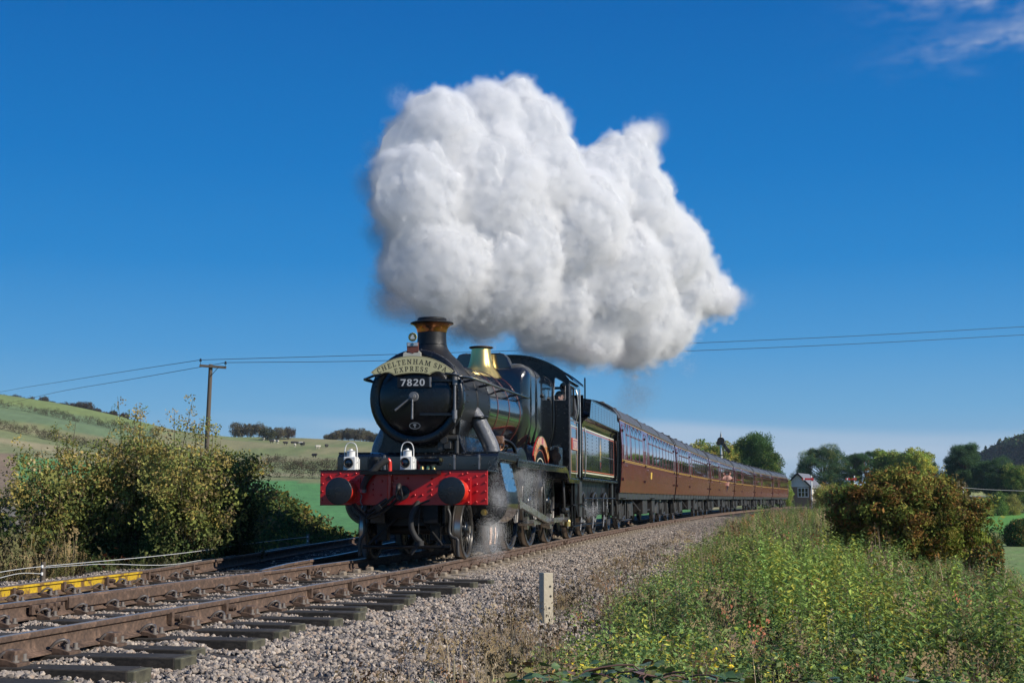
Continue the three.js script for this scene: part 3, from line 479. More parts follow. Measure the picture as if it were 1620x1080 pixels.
// ---- smokebox
const CY = 2.545;
{
  L('smokebox', [latheZ([[0, -3.6], [.735, -3.6], [.735, -1.33], [.74, -1.33]].reverse(), 72)].map((g) => T(g, 0, CY, 0)), M.smokebox);
  L('smokebox_ring', [latheZ([[.735, -1.42], [.765, -1.42], [.775, -1.40], [.775, -1.30], [.758, -1.262], [.71, -1.245], [.64, -1.25], [.6, -1.275], [.58, -1.3]].reverse(), 80)].map((g) => T(g, 0, CY, 0)), M.satin);
  L('smokebox_door', [latheZ([[.592, -1.285], [.605, -1.262], [.6, -1.235], [.57, -1.205], [.5, -1.175], [.38, -1.14], [.22, -1.115], [0, -1.105]], 80)].map((g) => T(g, 0, CY, 0)), M.satin);
  const rv = []; const n = 46; for (let i = 0; i < n; i++) { const a = i / n * Math.PI * 2; rv.push([.737 * Math.cos(a), CY + .737 * Math.sin(a), -1.5, Math.cos(a), Math.sin(a), 0], [.737 * Math.cos(a), CY + .737 * Math.sin(a), -3.52, Math.cos(a), Math.sin(a), 0]); if (i % 2) rv.push([.776 * Math.cos(a), CY + .776 * Math.sin(a), -1.35, Math.cos(a), Math.sin(a), 0]); if (i % 6 === 3) rv.push([.69 * Math.cos(a), CY + .69 * Math.sin(a), -1.245, 0, 0, 1]); }
  for (const [a, v] of [[.22, 1.75], [.08, 1.75], [-.06, 1.75], [.22, 1.85], [-.2, 2.9], [-.35, 2.7]]) rv.push([.737 * Math.cos(a), CY + .737 * Math.sin(a), -v, Math.cos(a), Math.sin(a), 0]);
  for (const a of [.14, .22, -.05]) rv.push([.69 * Math.cos(a), CY + .69 * Math.sin(a), -1.245, 0, 0, 1]);
  L('rivets', rivets(rv, .016), M.satin, { kind: 'stuff' });
  L('smokebox_band', [latheZ([[.737, -2.62], [.75, -2.61], [.75, -2.55], [.737, -2.54]].reverse(), 72)].map((g) => T(g, 0, CY, 0)), M.smokebox);
  const hinge = sub(loco, 'door_hinge');
  mesh('strap', [RB(.36, .05, .03, .01, .45, 2.8, -1.165, 0, .22, 0), RB(.55, .05, .03, .01, .37, 2.26, -1.15, 0, .2, 0)], M.satin, hinge);
  mesh('hinge_post', [C(.022, .022, .56, 'y', .645, 2.53, -1.2), C(.04, .04, .14, 'y', .645, 2.8, -1.2), C(.04, .04, .14, 'y', .645, 2.26, -1.2), C(.03, .015, .06, 'y', .645, 2.16, -1.2), C(.015, .03, .06, 'y', .645, 2.9, -1.2)], M.steelPipe, hinge);
  const dart = sub(loco, 'door_dart');
  mesh('boss', [C(.075, .085, .04, 'z', 0, CY, -1.10, 20), C(.045, .045, .1, 'z', 0, CY, -1.05, 16), C(.03, .03, .04, 'z', 0, CY, -.99, 12)], M.steelPipe, dart);
  mesh('handle', [bar([.0, CY, -1.03], [.0, CY - .36, -1.01], .013, 10, .018), bar([0, CY, -1.0], [-.27, CY - .22, -.98], .012, 10, .018)], M.steelPipe, dart);
  // number plate 7820 and shed plate
  const plateTex = canvasTex(512, 160, (x, w, h) => { x.fillStyle = '#0b0c0e'; x.fillRect(0, 0, w, h); x.fillStyle = '#c9c8c4'; x.font = 'bold 150px sans-serif'; x.textAlign = 'center'; x.textBaseline = 'middle'; x.save(); x.translate(w / 2, h / 2 + 4); x.scale(1.17, 1); x.letterSpacing = '6px'; x.fillText('7820', 0, 0); x.restore(); });
  const np = sub(loco, 'number_plate'); mesh('plate_back', [RB(.52, .168, .03, .006, -.005, 2.77, -1.085)], M.satin, np);
  const face = new THREE.PlaneGeometry(.51, .16); mesh('painted_numerals', T(face, -.005, 2.77, -1.066), S([1, 1, 1], .5, { map: plateTex }), np);
  mesh('plate_bracket', [RB(.03, .16, .04, .006, .272, 2.77, -1.09)], M.steelPipe, np);
  const shed = canvasTex(192, 128, (x, w, h) => { x.fillStyle = '#0a0b0c'; x.fillRect(0, 0, w, h); x.strokeStyle = '#b9b9b5'; x.fillStyle = '#b9b9b5'; x.lineWidth = 9; x.beginPath(); x.ellipse(w / 2, h / 2, w / 2 - 12, h / 2 - 12, 0, 0, 7); x.stroke(); x.beginPath(); x.ellipse(w / 2, 48, 20, 15, 0, 0, 7); x.fill(); x.fillRect(w / 2 - 9, 52, 18, 46); x.fillRect(w / 2 - 24, 36, 12, 24); x.fillRect(w / 2 + 12, 36, 12, 24); });
  const sp = new THREE.CircleGeometry(1, 40); sp.scale(.098, .062, 1); const so = sub(loco, 'oval_plate'); mesh('plate_rim', T(latheZ([[0, 0], [.1, 0], [.1, .012], [0, .012]], 32).applyMatrix4(new THREE.Matrix4().makeScale(1, .64, 1)), .01, 2.09, -1.163, .28), M.satin, so); mesh('painted_emblem', T(sp, .01, 2.0865, -1.1495, .28), S([1, 1, 1], .5, { map: shed }), so);
  // handrails
  const knobs = []; for (const v of [1.7, 2.9, 4.3, 5.6, 7.0, 8.4, 9.3]) for (const s of [-1, 1]) knobs.push(bar([s * .68, 2.80 + .012 * v, -v], [s * .885, 2.835 + .012 * v, -v], .022, 8));
  for (const s of [-1, 1]) L('handrail', [tube([[s * .885, 2.95, -9.5], [s * .885, 2.9, -5.5], [s * .885, 2.85, -1.6], [s * .87, 2.845, -1.3], [s * .79, 2.845, -1.14], [s * .66, 2.88, -1.06], [s * .52, 2.9, -1.04]], .021, 60, 10)], M.gloss);
  L('handrail_bracket', [...knobs, bar([-.76, 2.83, -1.3], [-.84, 2.845, -1.19], .02), bar([.74, 2.83, -1.3], [.8, 2.845, -1.16], .02)], M.satin);
  // saddle and steam pipes
  L('smokebox_saddle', [T(ext([[-.72, 1.68], [.72, 1.68], [.66, 1.80], [.62, 1.95], [.64, 2.2], [-.64, 2.2], [-.62, 1.95], [-.66, 1.8]], 1.7, .01), 0, 0, -3.3)], M.satin);
  for (const s of [-1, 1]) { const p = sub(loco, 'steam_pipe'); mesh('pipe', [tube([[s * .6, 2.42, -2.58], [s * .72, 2.26, -2.58], [s * .86, 2.0, -2.58], [s * .96, 1.78, -2.58], [s * .985, 1.5, -2.58]], .135, 30, 20)], M.steelPipe, p); mesh('pipe_flange', [T(latheZ([[.13, -.02], [.2, -.02], [.2, .02], [.13, .02]].reverse(), 24), s * .7, 2.3, -2.58, -Math.PI / 2 + .1, 0, s * .5)], M.satin, p); }
  L('lubricator_valve', [RB(.16, .12, .14, .02, .50, 2.02, -1.50), RB(.13, .2, .12, .02, .48, 1.82, -1.45), C(.05, .05, .24, 'x', .53, 1.9, -1.42, 12), C(.035, .035, .2, 'y', .63, 1.76, -1.42, 10), RB(.1, .16, .1, .01, .37, 1.78, -1.45), C(.06, .06, .06, 'z', .44, 1.87, -1.36, 12)], M.frameGrey);
  L('copper_pipework', [RB(.13, .14, .12, .015, 1.02, 1.93, -3.05), bar([1.02, 1.68, -3.05], [1.02, 1.9, -3.05], .02), tube([[.8, 1.72, -3.0], [.95, 1.74, -3.0], [1.05, 1.78, -3.1], [1.09, 1.9, -3.05]], .016, 14, 6), bar([.94, 1.68, -2.95], [.94, 1.9, -2.95], .012)], S([.32, .17, .10], .5, { metalness: .6, roughnessMap: grime }));
}
{ // chimney
  const ch = sub(loco, 'chimney'), P = (g) => T(g, -.012, 0, -2.35);
  mesh('chimney_barrel', [lathe([[.62, 2.9], [.52, 3.16], [.42, 3.265], [.34, 3.34], [.275, 3.43], [.25, 3.5], [.243, 3.6], [.24, 3.71]], 64)].map(P), M.smokebox, ch);
  mesh('barrel_seam', [lathe([[.248, 3.492], [.256, 3.492], [.256, 3.506], [.247, 3.508]].reverse(), 64)].map(P), M.satin, ch);
  mesh('copper_cap', [lathe([[.243, 3.705], [.25, 3.72], [.258, 3.76], [.28, 3.805], [.315, 3.838], [.352, 3.855]], 64)].map(P), M.copper, ch);
  mesh('cap_rim', [lathe([[.34, 3.852], [.362, 3.855], [.364, 3.872], [.34, 3.884], [.25, 3.894], [.245, 3.94], [.232, 3.955], [.2, 3.95], [.2, 3.6]], 64)].map(P), M.frame, ch);
}
{ // boiler, bands, firebox
  const taper = (v) => lerp(.725, .80, (v - 3.6) / 3), cy = (v) => lerp(2.555, 2.60, (v - 3.6) / 3);
  const g = new THREE.CylinderGeometry(.805, .725, 3.1, 96, 6, true); g.rotateX(-Math.PI / 2); // wider end towards the cab
  { const p = g.attributes.position; for (let i = 0; i < p.count; i++) { const v = -p.getZ(i); p.setY(i, p.getY(i) + (v / 3.1) * .045); } }
  L('boiler_barrel', [T(g, 0, 2.578, -5.13)], M.gloss);
  for (const v of [3.66, 4.3, 5.28, 6.28]) {
    const b = sub(loco, 'boiler_band'), r = taper(v), G = (r0, w, o) => T(latheZ([[r + r0 - .01, -w], [r + r0, -w], [r + r0, w], [r + r0 - .01, w]].reverse(), 96), 0, cy(v), -v + o);
    mesh('band', [G(.006, .03, 0)], M.gloss, b); if (v > 4) mesh('lining', [G(.0075, .0035, .021), G(.0075, .0035, -.021)], M.redLine, b);
  }
  // Belpaire firebox: rounded shoulders, tapering a little towards the cab
  const section = (w, top, bot, r, wb) => [[-wb, bot], [wb, bot], [w, bot + .75], ...arc(w - r, top - r, r, 0, Math.PI / 2, 10), ...arc(-(w - r), top - r, r, Math.PI / 2, Math.PI, 10), [-w, bot + .75]];
  const A = section(.90, 3.60, 1.62, .24, .70), Bs = section(.95, 3.565, 1.62, .26, .72), F0 = section(.80, 3.50, 1.66, .26, .62);
  const loft = (secs) => { const n = secs[0][0].length, pos = [], idx = []; for (const [sct, z] of secs) for (const [a, b] of sct) pos.push(a, b, z); for (let i = 0; i + 1 < secs.length; i++) for (let j = 0; j < n; j++) { const a = i * n + j, b = i * n + (j + 1) % n; idx.push(a, b + n, b, a, a + n, b + n); } const tri = THREE.ShapeUtils.triangulateShape(secs[0][0].map((q) => new THREE.Vector2(...q)), []); for (const [a, b, c] of tri) idx.push(a, b, c); const q = new THREE.BufferGeometry(); q.setAttribute('position', new THREE.Float32BufferAttribute(pos, 3)); q.setIndex(idx); return toCreasedNormals(q, .9); };
  const G0 = section(.76, 3.44, 1.70, .3, .6);
  L('firebox', [loft([[G0, -6.52], [F0, -6.56], [section(.86, 3.565, 1.63, .25, .67), -6.66], [A, -6.8], [section(.925, 3.595, 1.62, .25, .71), -8.2], [Bs, -9.58]])], M.gloss);
  const band = (v, w, top, r, o) => { const p = section(w + o, top + o, 1.62, r, .71), q = p.map(([a, b], i) => V(a, b, -v)); q.shift(); return new THREE.TubeGeometry(new THREE.CatmullRomCurve3([q[0], ...q.slice(1), V(-.71 - o, 1.62, -v)], false), 90, .02, 6); };
  L('firebox_band', [band(7.45, .905, 3.60, .25, .004), band(9.45, .945, 3.57, .26, .004)], M.gloss);
  L('firebox_lining', [band(7.5, .898, 3.592, .25, .0), band(6.86, .893, 3.592, .25, .0)], M.gloss);
  L('washout_plug', rivets([[.93, 3.05, -8.1, 1, .1, 0], [.93, 3.05, -8.9, 1, .1, 0], [.88, 3.4, -7.6, .8, .6, 0], [.88, 3.42, -8.6, .8, .6, 0]], .045), M.satin);
  // safety valve bonnet
  const bo = sub(loco, 'safety_valve_bonnet'), P = (q) => T(q, .02, 0, -6.28);
  mesh('brass_cover', [lathe([[.40, 3.28], [.34, 3.385], [.285, 3.45], [.25, 3.52], [.226, 3.60], [.206, 3.70], [.19, 3.80], [.186, 3.855]], 56)].map(P), M.brass, bo);
  mesh('bonnet_rim', [lathe([[.19, 3.85], [.235, 3.868], [.24, 3.885], [.215, 3.895], [.17, 3.89], [.15, 3.7]], 56)].map(P), S([.08, .05, .03], .45, { metalness: .6 }), bo);
  const cas = [[-.66, 3.30], [.66, 3.30], [.60, 3.42], [.53, 3.56], [.47, 3.70], [.42, 3.755], [.34, 3.77], [-.38, 3.77], [-.45, 3.75], [-.49, 3.68], [-.52, 3.56], [-.60, 3.42]];
  L('top_feed_casing', [T(ext(cas, .34, .03), -.02, 0, -6.92)], M.gloss);
  L('casing_bolt', rivets([[-.38, 3.80, -6.75, 0, 1, 0], [.30, 3.80, -6.75, 0, 1, 0]], .028), M.satin);
  L('whistle', [C(.028, .028, .16, 'y', .26, 3.70, -9.35, 12), C(.028, .028, .13, 'y', .42, 3.68, -9.35, 12), C(.014, .014, .2, 'y', .26, 3.62, -9.35, 8)], M.brass);
  L('feed_pipe', [tube([[.55, 2.02, -3.6], [.9, 1.98, -3.7], [1.08, 1.88, -3.9], [1.12, 1.7, -4.0], [1.12, 1.60, -4.0]], .035, 24, 8), bar([.78, 1.9, -3.65], [.78, 1.9, -5], .02)], M.satin);
  L('ashpan', [B(1.0, .6, 2.2, 0, 1.4, -8.3), B(.9, .45, 2.8, 0, 1.5, -5.1)], M.frame);
}
{ // cab
  const roofY = (x) => { const R = 1.98; return 4.03 - (R - Math.sqrt(R * R - x * x)); };
  const top = []; for (let x = 1.33; x >= -1.331; x -= .133) top.push([x, roofY(x)]);
  const outline = [[-1.29, 1.36], [1.29, 1.36], [1.29, 2.6], ...top.map(([x, y]) => [clamp(x, -1.29, 1.29), y]), [-1.29, 2.6]];
  const win = (s) => { const w = [[.985, 3.06], [1.195, 3.06], [1.205, 3.09], [1.205, 3.42], [1.18, 3.455], [1.0, 3.56], [.97, 3.54], [.955, 3.10]]; return w.map(([x, y]) => [s * x, y]); };
  L('cab_front', [T(ext(outline, .02, 0, [win(1), win(-1)]), 0, 0, -9.6)], M.satin);
  for (const s of [-1, 1]) { const w = win(s); w.push(w[0]); L('window_frame', [new THREE.TubeGeometry(new THREE.CatmullRomCurve3(w.map(([x, y]) => V(x, y, -9.575)), false, 'catmullrom', .05), 60, .011, 6)], M.steelPipe); const q = new THREE.ShapeGeometry(shapeOf(win(s))); L('window_pane', [T(q, 0, 0, -9.592)], M.glass); }
  const rv = []; for (let x = -1.2; x <= 1.2; x += .16) rv.push([x, roofY(x) - .04, -9.578, 0, 0, 1]); for (let y = 1.5; y < 3.3; y += .16) rv.push([1.265, y, -9.578, 0, 0, 1]); for (const [x, y] of [[1.0, 2.93], [1.18, 2.93], [1.0, 2.78], [1.18, 2.78], [1.0, 2.46], [1.16, 2.46], [1.0, 2.86]]) rv.push([x, y, -9.578, 0, 0, 1]);
  L('rivets', rivets(rv, .014), M.satin, { kind: 'stuff' });
  const roof = []; for (let x = -1.38; x <= 1.381; x += .115) roof.push([x, roofY(clamp(x, -1.33, 1.33)) - Math.max(0, Math.abs(x) - 1.33) * .9]);
  L('cab_roof', [T(ext([...roof.map(([x, y]) => [x, y]), ...roof.slice().reverse().map(([x, y]) => [x, y + .022])].reverse(), 1.85), 0, 0, -11.35)], M.satin);
  L('roof_rib', [T(ext([...roof.map(([x, y]) => [x, y + .02]), ...roof.slice().reverse().map(([x, y]) => [x, y + .05])].reverse(), .04), 0, 0, -9.62), T(ext([...roof.map(([x, y]) => [x, y + .02]), ...roof.slice().reverse().map(([x, y]) => [x, y + .05])].reverse(), .04), 0, 0, -11.3)], M.satin);
  L('cab_rear_panel', [B(2.5, .06, .03, 0, 3.45, -11.1), B(2.56, .9, .05, 0, 1.8, -11.4)], M.frame);
  for (const s of [-1, 1]) {
    const side = [[-9.6, 1.36], [-10.86, 1.36], [-10.9, 1.5], [-10.9, 2.62], [-10.35, 2.64], [-10.35, 3.38], [-11.25, 3.42], [-11.25, 3.50], [-9.6, 3.50]].map(([z, y]) => [z, y]);
    const hole = [[-9.78, 2.74], [-10.22, 2.74], [-10.22, 3.36], [-9.78, 3.36]];
    L('cab_side', [extX(side, s * 1.29 - .01, s * 1.29 + .01, 0, [hole])], M.gloss);
    L('side_window', [B(.006, .62, .44, s * 1.283, 3.05, -10.0)], M.glass);
    L('side_window_frame', [B(.03, .03, .5, s * 1.3, 3.375, -10), B(.03, .03, .5, s * 1.3, 2.725, -10), B(.03, .64, .03, s * 1.3, 3.05, -9.77), B(.03, .64, .03, s * 1.3, 3.05, -10.23)], M.black);
    L('cab_handrail', [tube([[s * 1.33, 1.42, -10.95], [s * 1.34, 2, -10.95], [s * 1.34, 2.9, -10.95], [s * 1.33, 3.4, -10.98]], .02, 24, 8), tube([[s * 1.32, 2.66, -10.42], [s * 1.36, 2.8, -10.42], [s * 1.36, 3.2, -10.42], [s * 1.32, 3.35, -10.42]], .018, 20, 8)], M.steel);
    L('cab_edge_beading', [B(.03, 2.1, .025, s * 1.298, 2.42, -9.59), B(.028, .028, 1.3, s * 1.299, 2.645, -10.24)], M.steelPipe);
    const ln = (w, y0, y1, z0, z1, x) => [B(.003, w, z0 - z1, x, y0, (z0 + z1) / 2), B(.003, w, z0 - z1, x, y1, (z0 + z1) / 2), B(.003, y1 - y0 - w, w, x, (y0 + y1) / 2, z0 - w / 2), B(.003, y1 - y0 - w, w, x, (y0 + y1) / 2, z1 + w / 2)];
    L('panel_lining', ln(.014, 1.5, 2.53, -9.72, -10.78, s * 1.303), M.creamLine); L('panel_lining', ln(.01, 1.54, 2.49, -9.76, -10.74, s * 1.303), M.orangeLine);
    const numTex = canvasTex(256, 96, (x, w, h) => { x.fillStyle = '#8a1414'; x.fillRect(0, 0, w, h); x.strokeStyle = '#d9b46a'; x.lineWidth = 8; x.strokeRect(5, 5, w - 10, h - 10); x.fillStyle = '#e6c98a'; x.font = 'bold 78px serif'; x.textAlign = 'center'; x.textBaseline = 'middle'; x.fillText('7820', w / 2, h / 2 + 3); });
    const cp = sub(loco, 'cab_number_plate'); mesh('plate_back', [RB(.03, .26, .82, .008, s * 1.315, 2.13, -10.2)], M.red, cp);
    const pl = new THREE.PlaneGeometry(.80, .24); mesh('raised_numerals', T(pl, s * 1.3315, 2.13, -10.2, 0, s * Math.PI / 2, 0), PH([1, 1, 1], .3, { map: numTex, clearcoat: .5 }), cp);
  }
  L('cab_fittings', [B(1.5, 1.1, .1, 0, 2.4, -9.75), C(.03, .03, .9, 'x', 0, 3.1, -9.85, 8), C(.12, .12, .05, 'z', .3, 2.9, -9.8, 16)], M.frame);
  L('cab_floor', [B(2.5, .04, 1.7, 0, 1.62, -10.35)], M.timber);
}
{ // splashers and the curved nameplate
  const c = .87, v = 7.24;
  for (const s of [-1, 1]) for (const vv of [5.11, 7.24]) {
    const big = vv === 7.24, R = big ? 1.12 : 1.0;
    const p = [...arc(0, c, R, Math.asin((1.61 - c) / R), Math.PI - Math.asin((1.61 - c) / R), 28)];
    const g = ext(p, .5, .008); g.rotateY(Math.PI / 2); g.translate(s > 0 ? .52 : -1.02, 0, -vv); L('splasher', [g], M.gloss);
  }
  const ringAt = (r0, r1, a0, a1, x, dep, n = 40) => { const g = ext([...arc(0, c, r1, a0, a1, n), ...arc(0, c, r0, a1, a0, n)], dep, 0); g.rotateY(Math.PI / 2); g.translate(x, 0, -v); return g; };
  const a0 = Math.asin((1.76 - c) / 1.30), np = sub(loco, 'nameplate');
  mesh('plate', [ringAt(1.14, 1.31, a0, Math.PI - a0, 1.03, .03)], M.red, np);
  mesh('brass_edge', [ringAt(1.298, 1.312, a0, Math.PI - a0, 1.055, .012), ringAt(1.132, 1.146, a0, Math.PI - a0, 1.055, .012)], M.brass, np);
  const letters = 'DINMORE MANOR', W = 1024, H = 512, S2 = W / 2.8;
  const t = canvasTex(W, H, (x, w, h) => { x.fillStyle = '#b01c14'; x.fillRect(0, 0, w, h); x.fillStyle = '#e9c77a'; x.font = 'bold 84px serif'; x.textAlign = 'center'; x.textBaseline = 'middle'; const span = Math.PI - 2 * a0 - .18; for (let i = 0; i < letters.length; i++) { const a = Math.PI - a0 - .09 - span * i / (letters.length - 1); x.save(); x.translate(w / 2 + Math.cos(a) * 1.21 * S2, h - 40 - (Math.sin(a) * 1.21 - .85) * S2 * 1 - 0); x.rotate(Math.PI / 2 - a); x.fillText(letters[i], 0, 0); x.restore(); } });
  const fg = new THREE.ShapeGeometry(shapeOf([...arc(0, 0, 1.296, a0, Math.PI - a0, 40), ...arc(0, 0, 1.148, Math.PI - a0, a0, 40)]), 1);
  { const p = fg.attributes.position, uv = fg.attributes.uv; for (let i = 0; i < p.count; i++) uv.setXY(i, .5 + p.getX(i) * S2 / W, (40 + (p.getY(i) - .85) * S2) / H); }
  fg.rotateY(Math.PI / 2); fg.translate(1.0625, c, -v); mesh('raised_letters', fg, PH([1, 1, 1], .3, { map: t, clearcoat: .4 }), np);
  L('splasher_lining', [ringAt(1.03, 1.04, a0 - .1, Math.PI - a0 + .1, 1.031, .003)], M.orangeLine); L('splasher_lining', [ringAt(.86, .88, .98, Math.PI - .98, 1.031, .003)], M.creamLine);
  L('reversing_rod', [beam([1.12, 1.95, -7.9], [1.12, 2.1, -9.55], .02, .06)], M.satin);
  L('sand_box', [RB(.3, .4, .5, .03, 1.08, 1.82, -8.75), C(.1, .1, .05, 'z', 1.18, 1.80, -8.45, 16)], M.satin);
}
{ // wheels, cylinders and motion
  for (const s of [-1, 1]) { for (const v of [1.35, 3.48]) wheel(loco, s * .752, .457, -v, .457, 12, v); [5.11, 7.24, 9.6].forEach((v, i) => wheel(loco, s * .752, .864, -v, .864, 18, .3 + i * .13, true)); }
  L('axle', [1.35, 3.48, 5.11, 7.24, 9.6].map((v) => C(.08, .08, 1.5, 'x', 0, v < 4 ? .457 : .864, -v, 12)), M.frame);
  L('bogie_frame', [B(.04, .3, 3.0, -.5, .55, -2.4), B(.04, .3, 3.0, .5, .55, -2.4), B(1.0, .14, .7, 0, .6, -2.4), B(1.1, .2, .08, 0, .62, -.98), B(1.06, .12, .1, 0, .72, -.86), RB(.16, .42, .2, .02, -.42, .5, -.92), RB(.16, .42, .2, .02, .42, .5, -.92)], M.frame);
  const fr = sub(loco, 'rail_guard'); mesh('cross_bar', [C(.03, .03, 1.36, 'x', -.03, .2, -.78, 12), C(.05, .05, .1, 'x', .64, .2, -.78, 12)], M.frame, fr); mesh('brace', [bar([-.62, .24, -.8], [-.18, .66, -.86], .024), bar([.55, .22, -.8], [.2, .64, -.86], .024), bar([-.18, .66, -.86], [.2, .64, -.86], .02)], M.frame, fr);
  mesh('guard_iron', [tube([[.62, .80, -.8], [.66, .70, -.8], [.66, .42, -.8], [.70, .36, -.8], [.78, .32, -.8], [.79, .2, -.8], [.80, .06, -.8]], .026, 36, 8), tube([[-.66, .80, -.8], [-.7, .7, -.8], [-.7, .4, -.8], [-.76, .3, -.8], [-.77, .06, -.8]], .026, 30, 8), RB(.1, .06, .08, .01, .6, .82, -.8)], M.frameGrey, fr);
  for (const s of [-1, 1]) {
    const cyl = sub(loco, 'cylinder');
    const prof = [[.62, 1.52], [1.235, 1.52], [1.25, 1.43], [1.285, 1.25], [1.335, 1.05], [1.35, .90], ...arc(1.0, .87, .355, -.05, -Math.PI * .55, 14), [.62, .55]].map(([a, b]) => [s * a, b]);
    mesh('cladding', [T(ext(s > 0 ? prof.slice().reverse() : prof, .98, .006), 0, 0, -2.9)], M.gloss, cyl);
    mesh('end_cover', [C(.31, .31, .05, 'z', s * 1.0, .87, -1.88, 32), C(.24, .27, .06, 'z', s * 1.0, .87, -1.84, 32), C(.16, .16, .05, 'z', s * .95, 1.28, -1.89, 24)], M.satin, cyl);
    const br = []; for (let y = .95; y < 1.45; y += .11) { const x = y > 1.05 ? lerp(1.335, 1.25, (y - 1.05) / .38) : 1.345; br.push([s * (x + .005), y, -1.97, s, 0, 0], [s * (x + .005), y, -2.82, s, 0, 0]); } mesh('rivets', rivets(br, .012), M.satin, cyl, { kind: 'stuff' });
    mesh('relief_valve', [C(.045, .055, .07, 'z', s * 1.0, .72, -1.78, 14), C(.03, .03, .06, 'z', s * 1.0, .72, -1.73, 12)], M.brass, cyl);
    mesh('drain_cock', [.0, .1, .42].flatMap((o) => [bar([s * 1.03, .52, -2.1 - o], [s * 1.05, .36, -2.06 - o], .02), bar([s * 1.05, .36, -2.06 - o], [s * 1.05, .2, -1.98 - o], .012), C(.035, .035, .05, 'y', s * 1.03, .5, -2.1 - o, 10)]), S([.32, .2, .13], .5, { metalness: .6, roughnessMap: grime }), cyl);
    mesh('steam_chest_cover', [RB(.62, .02, 1.0, .005, s * .95, 1.535, -2.4)], M.satin, cyl);
    const m = sub(loco, 'motion'); const pin = [.5, -7.16], pinF = [.5, -5.03], pinR = [.5, -9.52], X = s * 1.13;
    mesh('slide_bar', [RB(.07, .045, 1.5, .008, s * 1.06, 1.0, -3.6), RB(.07, .045, 1.5, .008, s * 1.06, .72, -3.6), RB(.06, .4, .05, .01, s * 1.04, .86, -4.36)], M.steelPipe, m);
    mesh('crosshead', [RB(.1, .3, .36, .02, s * 1.07, .86, -3.75), C(.035, .035, .9, 'z', s * 1.0, .86, -3.2, 12)], M.steel, m);
    mesh('connecting_rod', [beam([X + s * .08, .86, -3.75], [X + s * .08, pin[0], pin[1]], .05, .115), C(.15, .15, .085, 'x', X + s * .08, pin[0], pin[1], 24), C(.1, .1, .085, 'x', X + s * .08, .86, -3.75, 20)], M.steel, m);
    mesh('coupling_rod', [beam([X, pinF[0], pinF[1]], [X, pin[0], pin[1]], .045, .1), beam([X, pin[0], pin[1]], [X, pinR[0], pinR[1]], .045, .1), C(.12, .12, .07, 'x', X, pinF[0], pinF[1], 20), C(.13, .13, .07, 'x', X, pin[0], pin[1], 20), C(.12, .12, .07, 'x', X, pinR[0], pinR[1], 20)], M.steel, m);
    mesh('crank_pin', [C(.05, .05, .3, 'x', X, pinF[0], pinF[1], 12), C(.06, .06, .34, 'x', X + s * .02, pin[0], pin[1], 12), C(.05, .05, .28, 'x', X, pinR[0], pinR[1], 12)], M.steel, m);
    L('sand_pipe', [tube([[s * .9, 1.5, -8.3], [s * .95, .9, -8.25], [s * .9, .35, -8.4], [s * .8, .12, -8.65]], .025, 20, 8), tube([[s * .9, 1.4, -4.3], [s * .92, .7, -4.25], [s * .85, .2, -4.35]], .02, 16, 6)], M.frameGrey);
    L('brake_hanger', [bar([s * .75, 1.2, -6.15], [s * .75, .3, -6.2], .03), RB(.08, .42, .1, .02, s * .75, .75, -6.18), bar([s * .75, 1.2, -8.45], [s * .75, .3, -8.5], .03), RB(.08, .42, .1, .02, s * .75, .75, -8.5), bar([s * .75, .3, -6.2], [s * .75, .3, -10], .02)], M.frame);
    L('cab_step', [RB(.04, 1.1, .05, .008, s * 1.22, .82, -10.35), RB(.04, 1.1, .05, .008, s * 1.22, .82, -10.8), RB(.3, .03, .52, .008, s * 1.12, .33, -10.58), RB(.3, .03, .52, .008, s * 1.12, .80, -10.58), RB(.02, .5, .46, .006, s * 1.1, .55, -10.58)], M.frame);
    L('injector', [C(.05, .05, .5, 'z', s * 1.15, .7, -9.9, 12), tube([[s * 1.15, .7, -9.7], [s * 1.15, 1.0, -9.65], [s * 1.13, 1.36, -9.65]], .03, 14, 8), tube([[s * 1.15, .62, -10.1], [s * 1.18, .45, -10.2], [s * 1.15, .3, -10.15]], .03, 14, 8)], M.frameGrey);
    L('brass_injector_cap', [C(.07, .07, .1, 'y', s * 1.2, .4, -9.85, 14), T(new THREE.SphereGeometry(.07, 14, 8), s * 1.2, .45, -9.85)], M.brass);
  }
}
